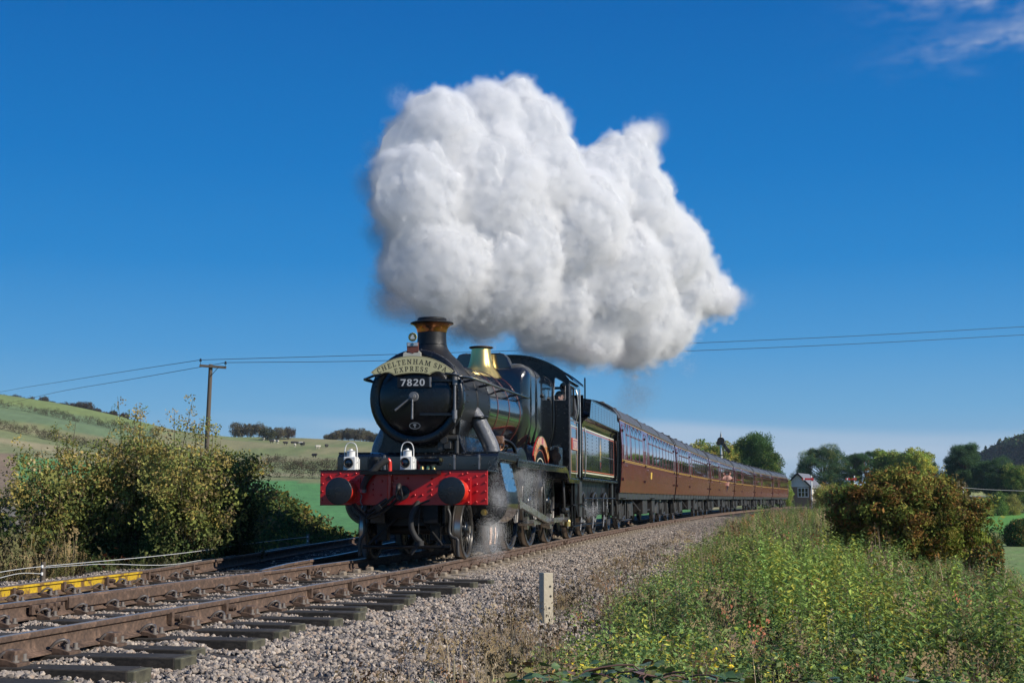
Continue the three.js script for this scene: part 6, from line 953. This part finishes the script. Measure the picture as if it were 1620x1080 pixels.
{ // posts and white tape of the electric fence
  const post = (label, px, py, d, h, m) => { const p = far(px, py, d), t = thing('fence_post', label, 'post', [p.x, p.y, p.z]); mesh('post', [C(.035, .04, h, 'y', 0, -h / 2 + .02, 0, 8)], m, t); mesh('insulator', [C(.016, .016, .04, 'y', 0, -.04, .045, 8), C(.016, .016, .04, 'y', 0, -.14, .045, 8)], M.white, t); return p; };
  const a = post('weathered fence post with white insulators in the dry grass', 68, 891, 19.6, .9, M.wood), b = post('grey fence post by the siding rail in front of the brambles', 487, 846, 33, .8, M.conc);
  const tape = (label, pts) => { const t = thing('fence_tape', label, 'fence tape'); mesh('tape', [tube(pts.map((p) => [p.x, p.y, p.z]), .0042, 40, 5)], S([.62, .63, .62], .7), t); };
  const A = (dy, dx = 0) => V(a.x + dx, a.y + dy, a.z + .03), Bp = (dy) => V(b.x, b.y + dy, b.z + .04);
  tape('upper white fence tape running from the post to the far grey post', [A(-.04), far(250, 879, 21), far(400, 859, 26.5), Bp(-.04)]);
  tape('lower white fence tape sagging just above the yellow rail', [A(-.06), far(160, 892, 19.8), far(245, 894, 20.4), far(330, 884, 23), Bp(-.2)]);
  tape('white fence tape falling from the post towards the picture edge', [A(-.04), far(30, 900, 19), far(-20, 908, 18.5)]); tape('second white tape below the first at the picture edge', [A(-.14), far(30, 907, 18.9), far(-20, 919, 18.2)]);
}
{ // telegraph pole and its two wires
  const d = 62, q = far(333, 578, d), gy = height(q.x, q.z), H = q.y - gy, t = thing('telegraph_pole', 'wooden telegraph pole with crossarm behind the tall shrubs', 'pole', [q.x, gy, q.z], .0);
  mesh('pole', [bar([-.18, -.2, 0], [0, H + .05, 0], .125, 12, .09)], M.wood, t);
  mesh('crossarm', [RB(1.18, .11, .1, .01, .12, H - .06, .1, 0, .15, -.06)], M.wood, t);
  mesh('brace', [bar([.02, H - .5, .1], [.38, H - .08, .12], .014, 6)], M.frame, t);
  const ins = (x, y) => { mesh('insulator', [C(.012, .012, .2, 'y', x, y - .1, .1, 6), C(.05, .06, .07, 'y', x, y - .04, .1, 10), C(.035, .05, .06, 'y', x, y + .03, .1, 10)], M.lens, t); return V(q.x + x, gy + y, q.z + .1); };
  const i1 = ins(-.44, H + .24), i2 = ins(.68, H + .12);
  const wire = (label, pts) => { const w = thing('overhead_wire', label, 'wire'); mesh('wire', [tube(pts.map((p) => [p.x, p.y, p.z]), .013, 60, 5)], M.black, w); };
  wire('upper overhead wire running behind the steam to the right edge', [i1, far(570, 562, 64), far(830, 554, 66), far(1090, 543, 68), far(1360, 531, 70), far(1720, 511, 73)]);
  wire('lower overhead wire running behind the steam to the right edge', [i2, far(580, 571, 64), far(830, 563.5, 66), far(1090, 555, 68), far(1360, 543.5, 70), far(1720, 524, 73)]);
  wire('upper overhead wire sloping down to the hilltop trees', [i1, far(200, 587, 78), far(100, 603, 95), far(20, 616, 120), far(-60, 632, 150)]);
  wire('lower overhead wire sloping down towards the hillside', [i2, far(200, 601, 78), far(100, 618, 95), far(20, 636, 120), far(-60, 652, 150)]);
}
// ---------------------------------------------------------------- red brown shrub and the bank on the right
{
  const d = 33, px = 1430, x0 = azOf(px) * d, z0 = -d, y0 = height(x0, z0), r = rngOf(401), t = thing('autumn_shrub', 'large round shrub turning red brown on the slope of the bank', 'shrub', [x0, y0 - .1, z0]), tw = [], L1 = [], L2 = [], H = far(1440, 752, d).y - y0, Wd = 206 / 2200 * d;
  for (let i = 0; i < 9; i++) { const a = i * .7, bx = -.55 + (r() - .5) * .8, bz = (r() - .5) * .6; let p = [bx, 0, bz]; const e = [Math.cos(a) * Wd * .36 * r(), H * (.5 + .3 * r()), Math.sin(a) * Wd * .3 * r()]; for (let k = 1; k <= 5; k++) { const n = [lerp(bx, e[0], k / 5) + (r() - .5) * .1, lerp(0, e[1], k / 5), lerp(bz, e[2], k / 5) + (r() - .5) * .1]; tw.push([p, n, .05 * (1.1 - (k - 1) / 5), .05 * (1.1 - k / 5)]); p = n; } }
  mesh('trunk', twigs(tw), M.bark, t);
  const cols = [[[.28, .15, .045], 1.8], [[.20, .105, .035], 1.8], [[.27, .24, .055], 4], [[.19, .225, .05], 5.5], [[.38, .20, .06], 1.2], [[.11, .09, .036], 1.5]];
  for (let i = 0; i < 3900; i++) { let v; do v = V(r() * 2 - 1, r() * 2 - 1, r() * 2 - 1); while (v.lengthSq() > 1); const q = .55 + .45 * Math.pow(v.length(), .3); v.normalize(); const lump = 1 + .26 * N3(v.x * 2.2 + 3, v.y * 2.2, v.z * 2.2) + .16 * N3(v.x * 5, v.y * 5, v.z * 5), rad = lump * lerp(.55, 1, q) * (.8 + .25 * r()); const X = v.x * Wd * .5 * rad, Y = H * .56 + v.y * H * .46 * rad, Z = v.z * Wd * .42 * rad; if (Y < H * .16 + Math.abs(X) * .05) continue; let c = pick(r, cols); if (v.y < -.1 && X > .5) c = pick(r, [[[.20, .24, .04], 3], [[.26, .22, .05], 2], [[.18, .10, .036], 1]]); const g = .7 + .6 * r(); (r() < .5 ? L1 : L2).push([X, Y, Z, .8 + .6 * r(), c[0] * g, c[1] * g, c[2] * g]); }
  copies('crown', LC.broad, M.leaf, L1, t); copies('inner_foliage', LC.fine, M.leaf, L2, t);
}
{ // nettles, weeds and dry stems that cover the bank: nobody could count them
  const bank = tag(new THREE.Group(), 'dense nettles, weeds and dry grass covering the bank beside the ballast', null, null, 'stuff'); bank.name = 'bank_weeds'; scene.add(bank);
  const r = rngOf(501), kinds = { nettleA: [], nettleB: [], herb: [], herb2: [], straw: [], grass: [], stalk: [], red: [], bramble: [] };
  const edge = (s) => 3.28 + .3 * N2(s * .35, 3) + .3 * smooth(-5, -12, s) - .22 * smooth(0, 10, s) - .4 * smooth(14, 40, s) - .5 * smooth(40, 70, s);
  const put = (kind, s, u, sc, c, q = .35, hy = 1, dy = -.03) => { const p = at(s, u).p; if (Math.hypot(p.x - .4, p.z + 14.1) < .6) return; const f = (.72 + .56 * r()) * 2.6 * (1 + .55 * fbm2(p.x * .22 + 40, p.z * .22, 3)); kinds[kind].push([p.x, height(p.x, p.z) + dy, p.z, sc, c[0] * f, c[1] * f, c[2] * f, hy, q]); };
  const zone = (s0, s1, u1, n) => { for (let i = 0; i < n; i++) {
    const s = lerp(s0, s1, r()), e = edge(s), u = lerp(e, u1, Math.pow(r(), 1.05)), w = u - e, p = at(s, u).p; if ((Math.hypot(p.x, p.z) < 6.6 && p.z > -8) || Math.hypot(p.x - .4, p.z + 14.1) < .75) continue;
    const n1 = fbm2(p.x * .35, p.z * .35, 3), n2 = fbm2(p.x * .9 + 9, p.z * .9, 2), rim = .8 * smooth(.9, .05, w) + .5 * smooth(.08, .42, n2) + .3 * smooth(30, 80, s) + .16, k = r();
    const big = lerp(.66, 1.05, smooth(15, 60, s)) * lerp(.5, 1, smooth(.1, 1.8, w)) * (Math.hypot(p.x, p.z) < 11 ? .8 : 1) * (.8 + .8 * (fbm2(p.x * .28 + 5, p.z * .28, 3) + .3));
    if (k < .5 * rim) put('straw', s, u, (.45 + .5 * r()) * big, pick(r, [[[.15, .12, .075], 3], [[.115, .092, .058], 2], [[.11, .105, .045], 1.5]]), .35);
    else if (k < .5 * rim + .02) put('stalk', s, u, (.55 + .6 * r()) * big, pick(r, [[[.17, .13, .09], 2], [[.12, .09, .07], 2], [[.22, .19, .13], 1]]), .6);
    else if (k < .5 * rim + .035) put('red', s, u, (.5 + .5 * r()) * big, pick(r, [[[.26, .09, .04], 1], [[.22, .12, .08], 2]]), .3);
    else if (k < .52 * rim + .33) put(r() < .5 ? 'nettleA' : 'nettleB', s, u, (.4 + .9 * r()) * big * (1 + .5 * n1), pick(r, [[[.075, .118, .034], 4], [[.105, .145, .04], 3], [[.06, .09, .035], 2], [[.17, .17, .035], .9], [[.12, .10, .06], .7]]), .3, 1.0);
    else if (k < .52 * rim + .78) put(r() < .5 ? 'herb' : 'herb2', s, u, (.8 + .9 * r()) * (.4 + .6 * big), pick(r, [[[.072, .112, .036], 4], [[.10, .14, .042], 3], [[.13, .15, .055], 2], [[.18, .175, .035], .7], [[.15, .115, .075], 1.2]]), 1.5, .8, .03 + .14 * r());
    else put('grass', s, u, (.5 + .55 * r()) * big, pick(r, [[[.10, .13, .04], 3], [[.17, .17, .06], 2], [[.07, .11, .03], 2]]), .35);
  } };
  zone(-15, -6, 9.5, 5200); zone(-6, 4, 11.5, 5600); zone(4, 18, 13, 5200); zone(18, 45, 15, 6200); zone(45, 95, 17, 5200); zone(95, 190, 22, 4200);
  // scattered tufts creeping over the ballast edge
  for (let i = 0; i < 300; i++) { const s = lerp(-12, 30, r()), u = edge(s) - .05 - .4 * Math.pow(r(), 2.2); put(r() < .7 ? 'straw' : 'grass', s, u, .2 + .3 * r(), [.14, .115, .07], .5, 1, .06); }
  for (let i = 0; i < 380; i++) { const s = lerp(-13, 10, Math.pow(r(), 1.2)), u = edge(s) - .1 - .75 * Math.pow(r(), 1.6) + .5 * r(), k = r(); put(k < .6 ? 'straw' : k < .8 ? 'stalk' : k < .9 ? 'red' : 'herb2', s, u, .25 + .35 * r(), pick(r, [[[.13, .105, .065], 3], [[.085, .065, .045], 1], [[.18, .15, .09], 1]]), .5, 1, .03); }
  // brighter clump of tall nettles along the outer shoulder and greener patch near the camera's right
  for (let i = 0; i < 330; i++) { const s = lerp(-10, 6, r()), u = 6.3 + .9 * N2(s * .4, 7) + (r() - .5) * 1.4; put(r() < .5 ? 'nettleA' : 'nettleB', s, u, .85 + .4 * r(), pick(r, [[[.11, .16, .04], 3], [[.15, .185, .04], 2], [[.2, .19, .035], 1]]), .3, 1.05); }
  const yl = (rr) => rr() < .15 ? [1.6, 1.25, .6] : [1, 1, 1];
  copies('nettles', nettle(511, .62, 20, .10, [1, 1, 1]), M.leaf, kinds.nettleA, bank, 'stuff'); copies('tall_nettles', nettle(512, .75, 26, .09, [1, 1, 1]), M.leaf, kinds.nettleB, bank, 'stuff');
  copies('weeds', leafCluster(513, 42, .19, .056, .03, { flat: .9, tint: yl }), M.leaf, kinds.herb, bank, 'stuff'); copies('low_weeds', leafCluster(514, 38, .2, .045, .032, { flat: .7, tint: yl }), M.leaf, kinds.herb2, bank, 'stuff');
  copies('dry_grass', bladeTuft(515, 16, .62, .15, .008, { seed: [1.1, 1, .85] }), M.straw, kinds.straw, bank, 'stuff'); copies('green_grass', bladeTuft(516, 22, .45, .14, .009, { bend: .6 }), M.straw, kinds.grass, bank, 'stuff');
  copies('dead_stalks', bladeTuft(517, 3, 1.0, .06, .012, { bend: .12, seed: [.9, .8, .7] }), M.straw, kinds.stalk, bank, 'stuff'); copies('red_stems', bladeTuft(518, 9, .6, .1, .016, { bend: .2, seed: [1.3, .9, .7] }), M.straw, kinds.red, bank, 'stuff');
}
{ // bramble leaves close to the camera, each one a leaf of its own
  const r = rngOf(601); const lg = (() => { const pos = [], nrm = [], n = 7, pts = [[0, 0]]; for (let i = 0; i <= n; i++) { const t = i / n, w = .42 * Math.sin(Math.PI * Math.pow(t, .8)) * (1 + .08 * (i % 2 ? 1 : -1)); pts.push([w, t]); } const P = (x, t) => [x, .10 * Math.abs(x) - .22 * t * t, t]; for (let s = -1; s <= 1; s += 2) for (let i = 1; i <= n; i++) { const a = P(s * pts[i][0], pts[i][1]), b = P(s * pts[i + 1][0], pts[i + 1][1]), c = P(0, pts[i][1]), d = P(0, pts[i + 1][1]); for (const v of s > 0 ? [c, d, a, a, d, b] : [c, a, d, a, b, d]) pos.push(...v); } const g = new THREE.BufferGeometry(); g.setAttribute('position', new THREE.Float32BufferAttribute(pos, 3)); g.computeVertexNormals(); return g; })();
  const mats = [[.06, .12, .04], [.09, .16, .05], [.14, .20, .06], [.24, .22, .05], [.08, .14, .065], [.20, .10, .05]].map((c) => PH(c, .5, { transmission: .22, thickness: 0 }));
  const bram = (label, px, d, span, n) => { const x0 = azOf(px) * d, z0 = -d, t = thing('bramble', label, 'bramble', [x0, height(x0, z0), z0]); const st = []; for (let k = 0; k < 5; k++) { const a = (r() - .5) * span * .7; st.push(tube([[a, 0, 0], [a + (r() - .5) * .3, .22 + .1 * r(), .05], [a + (r() - .5) * .7, .24 + .08 * r(), .15], [a + (r() - .5) * 1.0, .08, .3]], .006, 14, 5)); } mesh('stem', st, S([.10, .05, .035], .7), t);
    for (let i = 0; i < n; i++) { const l = new THREE.Mesh(lg, mats[Math.floor(Math.pow(r(), 1.3) * mats.length)]); l.name = 'leaf'; l.castShadow = l.receiveShadow = true; l.position.set((r() - .5) * span, .05 + .26 * Math.pow(r(), .8), (r() - .5) * .9); l.rotation.set((r() - .5) * 1.2 - .1, r() * 6.28, (r() - .5) * .9); l.scale.setScalar(.055 + .045 * r()); t.add(l); } };
  bram('low bramble at the bottom edge just right of the ballast', 800, 8.3, .9, 150); bram('bramble with dark glossy leaves at the bottom, below the marker post', 930, 8.5, 1.0, 200); bram('bramble at the bottom centre right among dry stalks', 1070, 8.3, 1.0, 190); bram('bramble at the bottom edge below the weeds on the bank', 1230, 8.1, 1.0, 150); bram('bramble leaves in the bottom corner of the bank', 1400, 7.9, 1.0, 130);
}
// ---------------------------------------------------------------- signals, signal box and far buildings
{
  const q = far(1141, 697, 132), gy = height(q.x, q.z), t = thing('semaphore_signal', 'tall white railway signal post with its arm lowered, against the sky', 'signal', [q.x, gy, q.z], -.1), H = q.y - gy;
  mesh('post', [C(.10, .13, H + .4, 'y', 0, (H + .4) / 2, 0, 12)], M.white, t); mesh('finial', [lathe([[.0, H + 1.0], [.03, H + .75], [.07, H + .6], [.1, H + .5], [.08, H + .4], [0, H + .38]].reverse(), 12)], M.greyPaint, t);
  mesh('signal_arm', [T(RB(1.25, .3, .04, .01, .72, 0, .14), 0, H - .05, 0, 0, 0, -.95)], M.frameGrey, t); mesh('arm_stripe', [T(B(.4, .3, .05, 1.15, 0, .14), 0, H - .05, 0, 0, 0, -.95)], M.black, t);
  mesh('spectacle', [C(.36, .36, .06, 'z', -.02, H - .02, .12, 20), C(.22, .22, .05, 'z', -.24, H - .22, .12, 16)], M.black, t); mesh('lamp_case', [RB(.25, .4, .25, .03, -.1, H - .25, -.2)], M.black, t);
  mesh('landing', [RB(.9, .06, .6, .01, -.3, H - 1.35, 0), RB(.7, .05, .5, .01, -.1, H - 3.3, 0), bar([.25, 0, .2], [.2, H, .2], .02), bar([.45, 0, .2], [.4, H, .2], .02)], M.black, t);
}
{
  const d = 218, q = far(1264, 800, d), gy = .6, W = 3.9, L2 = 6.5, top = far(1264, 768, d).y, ridge = far(1264, 749, d).y; const t = thing('signal_box', 'small signal box with white gable, dark lower wall and grey roof', 'signal box', [q.x, gy, q.z], -.45);
  const e = top - gy, rg = ridge - gy, wy = e - .35;
  mesh('brick_wall', [B(W, e - .2, .2, 0, (e - .2) / 2, 0), B(.2, e - .2, L2, -W / 2, (e - .2) / 2, -L2 / 2)], M.brick, t); mesh('side_wall', [B(.2, e - .2, L2 - .3, W / 2, (e - .2) / 2, -L2 / 2 - .1), B(W, e - .2, .2, 0, (e - .2) / 2, -L2)], M.creamWall, t);
  const boards = []; for (let y = e - .2; y < rg - .25; y += .2) { const hw = (W / 2 + .05) * (1 - (y + .1 - e + .2) / (rg - e + .2)); if (hw > .1) { const b = mesh('plank', [RB(hw * 2, .19, .06, .01, 0, y + .1, .1, -.06)], M.white, t); } }
  mesh('roof', [-1, 1].map((s) => beam([s * (W / 2 + .4), e - .45, -L2 / 2], [0, rg + .05, -L2 / 2], .12, L2 + .8, [1, 0, 0])).map((g) => g).length ? [-1, 1].map((s) => { const len = Math.hypot(W / 2 + .4, rg - e + .5), a = Math.atan2(rg - e + .5, W / 2 + .4); return T(B(len, .12, L2 + .8, 0, 0, 0), s * (W / 2 + .4) / 2, (e - .45 + rg + .05) / 2, -L2 / 2, 0, 0, -s * a); }) : [], M.slate, t);
  mesh('barge_board', [-1, 1].map((s) => { const len = Math.hypot(W / 2 + .4, rg - e + .5), a = Math.atan2(rg - e + .5, W / 2 + .4); return T(B(len, .24, .08, 0, 0, 0), s * (W / 2 + .4) / 2, (e - .47 + rg + .03) / 2, .45, 0, 0, -s * a); }), M.frameGrey, t);
  const win = sub(t, 'window'); const x = W * .2, y0 = e - 1.75, y1 = e - .35; mesh('pane', [B(1.5, y1 - y0, .05, x, (y0 + y1) / 2, .11)], M.pane, win); mesh('frame', [B(1.7, .14, .08, x, y0, .13), B(1.7, .14, .08, x, y1, .13), ...[-.8, -.27, .27, .8].map((o) => B(.12, y1 - y0, .08, x + o, (y0 + y1) / 2, .131)), B(1.6, .06, .07, x, (y0 + y1) / 2, .13)], M.white, win);
  const w2 = sub(t, 'window'); mesh('pane', [B(.05, y1 - y0, 4, W / 2 + .11, (y0 + y1) / 2, -L2 / 2)], M.pane, w2); mesh('frame', [B(.08, .14, 4.2, W / 2 + .13, y0, -L2 / 2), B(.08, .14, 4.2, W / 2 + .13, y1, -L2 / 2), ...[-2, -1, 0, 1, 2].map((o) => B(.08, y1 - y0, .14, W / 2 + .131, (y0 + y1) / 2, -L2 / 2 + o))], M.white, w2);
  mesh('finial', [lathe([[.0, .6], [.06, .3], [.05, 0], [0, -.02]].reverse(), 8)].map((g) => T(g, 0, rg + .1, .45)), M.frameGrey, t); mesh('drainpipe', [C(.06, .06, e, 'y', W / 2 + .15, e / 2, .15, 8)], M.white, t);
  const sig = (label, px, py, dd, h) => { const p = far(px, py, dd), s = thing('small_signal', label, 'signal', [p.x, p.y - h, p.z], -.1); mesh('post', [C(.09, .1, h + .4, 'y', 0, (h + .4) / 2, 0, 10)], M.white, s); mesh('arm', [RB(1.15, .26, .05, .01, -.6, h - .05, .12)], M.signalRed, s); mesh('arm_band', [B(.14, .262, .052, -.95, h - .05, .121)], M.white, s); mesh('spectacle', [C(.2, .2, .05, 'z', .1, h - .05, .12, 14)], M.signalRed, s); mesh('lamp', [RB(.2, .3, .2, .02, .15, h - .15, -.1)], M.black, s); };
  sig('short white signal with red arm standing before the signal box', 1284, 757, 180, 6.5); sig('red signal arm showing above the bushes past the signal box', 1352, 757, 190, 6);
}
{
  const p = far(1526, 840, 86), gy = height(p.x, p.z), H = far(1526, 771, 86).y - gy, t = thing('service_pole', 'slim grey pole with a wire above the bright field', 'pole', [p.x, gy, p.z]); mesh('pole', [C(.06, .08, H, 'y', 0, H / 2, 0, 10), C(.05, .05, .18, 'y', 0, H + .08, 0, 8)], M.greyPaint, t);
  const w = thing('overhead_wire', 'thin wire from the slim grey pole across the dark pines', 'wire'); mesh('wire', [tube([[p.x, gy + H, p.z], far(1560, 774, 92).toArray(), far(1640, 777, 105).toArray()], .014, 20, 5)], M.greyPaint, w);
  const b = far(1542, 795, 235), by = height(b.x, b.z), s = thing('station_hut', 'low cream hut with a dark opening beneath the great pine', 'hut', [b.x, by, b.z], .2); mesh('wall', [B(5.2, 2.3, 3, 0, 1.15, 0)], M.creamWall, s); mesh('roof', [RB(5.8, .22, 3.8, .04, 0, 2.42, 0)], M.slate, s); mesh('door_opening', [B(1.2, 1.9, .05, .8, .96, 1.51)], M.black, s); mesh('window', [B(1.0, .8, .05, -1.2, 1.4, 1.51)], M.pane, s);
  const c = far(1545, 800, 222), cy = height(c.x, c.z), f = thing('platform_fence', 'white topped fence of the platform by the clipped hedge', 'fence', [c.x, cy, c.z], .1); mesh('rail', [RB(3.4, .3, .08, .01, 0, 1.6, 0)], M.white, f); for (const o of [-1.5, -.5, .5, 1.5]) mesh('post', [B(.12, 1.8, .12, o, .9, -.1)], M.frame, f);
}
// ---------------------------------------------------------------- steam
{
  // one cluster of small drops and shreds that catch the light
  const puff = (seed, n, spread, size) => { const r = rngOf(seed), pos = [], nor = []; for (let i = 0; i < n; i++) { let p; do p = V(r() * 2 - 1, r() * 2 - 1, r() * 2 - 1); while (p.lengthSq() > 1); p.multiplyScalar(spread * Math.pow(p.length(), .4)); const a = V(r() - .5, r() - .5, r() - .5).normalize(), b = V(r() - .5, r() - .5, r() - .5).cross(a).normalize(), s = size * (.6 + .8 * r()), nn = a.clone().cross(b); for (const [u, v] of [[1, 0], [-.5, .87], [-.5, -.87]]) { pos.push(p.x + (a.x * u + b.x * v) * s, p.y + (a.y * u + b.y * v) * s, p.z + (a.z * u + b.z * v) * s); nor.push(nn.x, nn.y, nn.z); } } const g = new THREE.BufferGeometry(); g.setAttribute('position', new THREE.Float32BufferAttribute(pos, 3)); g.setAttribute('normal', new THREE.Float32BufferAttribute(nor, 3)); return g; };
  const steam = PH([.97, .97, .975], 1, { transmission: .5, thickness: 0, specularIntensity: 0 }), core = PH([.985, .985, .985], 1, { transmission: .74, thickness: 0, specularIntensity: 0 });
  // lobes of the plume: [px, py, radius in px, depth]
  const lobes = [[700, 215, 72, 27.5], [775, 195, 62, 28.4], [815, 150, 26, 28.6], [840, 200, 50, 28.8], [665, 300, 78, 27], [650, 250, 55, 27.4], [755, 300, 118, 28.4], [850, 275, 78, 29], [690, 400, 84, 27.4], [790, 400, 108, 28.8], [900, 345, 92, 29.6], [945, 290, 56, 30.2], [990, 250, 40, 30.8], [1022, 214, 22, 31.2], [1002, 232, 30, 31], [972, 268, 44, 30.6], [1010, 320, 62, 31], [1050, 390, 66, 32], [960, 430, 98, 31], [1085, 445, 52, 33], [1125, 465, 30, 33.6], [1150, 474, 16, 34], [870, 460, 86, 30.4], [1000, 490, 74, 32], [1055, 505, 46, 33], [765, 470, 58, 29.2], [700, 455, 46, 28], [645, 425, 36, 27.4], [930, 520, 54, 31], [995, 535, 40, 32.4], [1055, 540, 20, 33.2], [850, 525, 34, 30.6]].map(([x, y, r, d]) => { const p = far(x, y, d); return [p.x, p.y, p.z, r * d / 2200 * .93]; });
  const lo = [1e9, 1e9, 1e9], hi = [-1e9, -1e9, -1e9]; for (const l of lobes) for (let q = 0; q < 3; q++) { lo[q] = Math.min(lo[q], l[q] - l[3] - .4); hi[q] = Math.max(hi[q], l[q] + l[3] + .4); }
  const h3 = (i, j, k, s) => { let n = Math.imul(i, 374761393) ^ Math.imul(j, 668265263) ^ Math.imul(k, 2147483647) ^ Math.imul(s, 1274126177); n = Math.imul(n ^ (n >>> 13), 1274126177); n ^= n >>> 16; return (n >>> 0) / 4294967296; };
  const worley = (x, y, z, s) => { const i = Math.floor(x), j = Math.floor(y), k = Math.floor(z); let m = 9; for (let a = -1; a <= 1; a++) for (let b = -1; b <= 1; b++) for (let c = -1; c <= 1; c++) { const dx = i + a + h3(i + a, j + b, k + c, s) - x, dy = j + b + h3(i + a, j + b, k + c, s + 1) - y, dz = k + c + h3(i + a, j + b, k + c, s + 2) - z, q = dx * dx + dy * dy + dz * dz; if (q < m) m = q; } return m; };
  const base = (x, y, z) => { let d = 1e9; for (const l of lobes) { const q = Math.hypot(x - l[0], y - l[1], z - l[2]) - l[3]; d = d > 1e8 ? q : smin(d, q, .26); } return d; };
  const field = (x, y, z) => {
    let d = base(x, y, z); if (d > .6 || d < -.75) return d;
    const wx = x + .16 * N3(x * .9, y * .9, z * .9), wy = y + .16 * N3(x * .9 + 7, y * .9, z * .9), wz = z + .16 * N3(x * .9, y * .9 + 7, z * .9);
    d += .22 * (worley(wx * 1.05, wy * 1.05, wz * 1.05, 1) - .28) + .17 * (worley(wx * 2.3, wy * 2.3, wz * 2.3, 5) - .32);
    if (Math.abs(d) < .25) d += .085 * (worley(wx * 4.9, wy * 4.9, wz * 4.9, 9) - .32) + .032 * (worley(wx * 10, wy * 10, wz * 10, 13) - .32) + .012 * N3(x * 9, y * 9, z * 9);
    return d; };
  const plume = tag(new THREE.Group(), 'great billowing white steam cloud trailing above the locomotive and coaches', 'steam cloud'); plume.name = 'steam_plume'; scene.add(plume);
  const g = surfaceNet(field, lo, hi, .05), P = g.attributes.position, Nn = g.attributes.normal, r = rngOf(701);
  mesh('dense_core', g, core, plume);
  const fuzz = [], thin = [];
  const n = P.count;
  for (let i = 0; i < n; i++) {
    const x = P.getX(i), y = P.getY(i), z = P.getZ(i), wisp = fbm3(x * .8, y * .8, z * .8, 3), low = Math.max(0, -Nn.getY(i)), k = .7 + .8 * smooth(-.1, .4, wisp) + .9 * low;
    for (let q = r() < k % 1 ? 1 : 0, m = Math.floor(k); q < m + 1; q++) { const o = .0 + .05 * -Math.log(1 - r() * .97) * (.45 + 1.1 * smooth(-.1, .45, wisp) + 1.6 * low); fuzz.push([x + Nn.getX(i) * o + (r() - .5) * .06, y + Nn.getY(i) * o + (r() - .5) * .06, z + Nn.getZ(i) * o + (r() - .5) * .06, .6 + .7 * r(), 1, 1, 1]); if (q >= m) break; }
  }
  copies('steam_fringe', puff(711, 230, .09, .0029), steam, fuzz, plume, 'stuff');
  // thin grey smoke round the edges and below
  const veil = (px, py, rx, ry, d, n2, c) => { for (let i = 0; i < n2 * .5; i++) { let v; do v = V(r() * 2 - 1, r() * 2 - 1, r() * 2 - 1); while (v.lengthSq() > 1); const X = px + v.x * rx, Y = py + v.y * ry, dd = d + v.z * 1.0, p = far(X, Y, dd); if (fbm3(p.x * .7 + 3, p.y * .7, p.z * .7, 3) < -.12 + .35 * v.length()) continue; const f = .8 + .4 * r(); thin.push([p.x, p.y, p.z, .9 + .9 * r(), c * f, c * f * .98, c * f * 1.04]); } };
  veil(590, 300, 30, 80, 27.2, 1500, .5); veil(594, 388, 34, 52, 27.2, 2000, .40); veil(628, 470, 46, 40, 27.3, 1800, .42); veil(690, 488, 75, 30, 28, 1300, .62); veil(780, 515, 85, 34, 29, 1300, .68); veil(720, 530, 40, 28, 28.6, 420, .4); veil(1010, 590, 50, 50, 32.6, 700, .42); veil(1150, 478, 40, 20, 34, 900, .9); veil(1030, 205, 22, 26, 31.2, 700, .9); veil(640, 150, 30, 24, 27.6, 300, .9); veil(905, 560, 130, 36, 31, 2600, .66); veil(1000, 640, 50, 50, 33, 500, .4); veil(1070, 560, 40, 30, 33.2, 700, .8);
  const smoke = PH([1, 1, 1], 1, { transmission: .5, thickness: 0, specularIntensity: 0 });
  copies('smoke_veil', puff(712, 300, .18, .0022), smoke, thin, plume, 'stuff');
  // steam leaking round the cylinders and wheels
  const wisps = (label, list) => { const t = thing('steam_wisp', label, 'steam'), L2 = []; for (const [x, y, v, rx, ry, rz, n3, sl] of list) for (let i = 0; i < n3 * .36; i++) { let q; do q = V(r() * 2 - 1, r() * 2 - 1, r() * 2 - 1); while (q.lengthSq() > 1); const p = at(v + q.z * rz, x + q.x * rx + q.y * (sl || 0), y + q.y * ry).p; if (fbm3(p.x * 2.4, p.y * 2.4, p.z * 2.4, 2) < -.08 + .25 * q.length()) continue; L2.push([p.x, p.y, p.z, .8 + .8 * r(), .97, .97, .97]); } copies('steam', puff(713, 700, .14, .0016), smoke, L2, t, 'stuff'); };
  wisps('wisp of steam jetting from the drain cocks beside the bogie wheel', [[1.1, .42, 1.95, .16, .22, .16, 150, -.1], [1.05, .2, 1.9, .36, .18, .3, 170], [1.06, .62, 1.85, .05, .1, .05, 60]]);
  wisps('steam drifting between the cylinder and the driving wheels', [[1.25, 1.25, 3.6, .2, .28, .5, 200], [1.28, 1.05, 4.4, .2, .4, .7, 220], [1.25, 1.35, 5.2, .15, .2, .8, 140]]);
  wisps('grey steam rising behind the end of the red buffer beam', [[1.32, 1.15, 1.2, .12, .26, .3, 170], [1.3, 1.0, 1.5, .1, .2, .2, 80]]);
  wisps('faint steam under the front of the tender', [[1.3, .6, 13.6, .2, .25, .6, 120]]);
}
scene.traverse((o) => { if (o.isMesh) o.castShadow = o.receiveShadow = true; });
renderer.render(scene, camera);
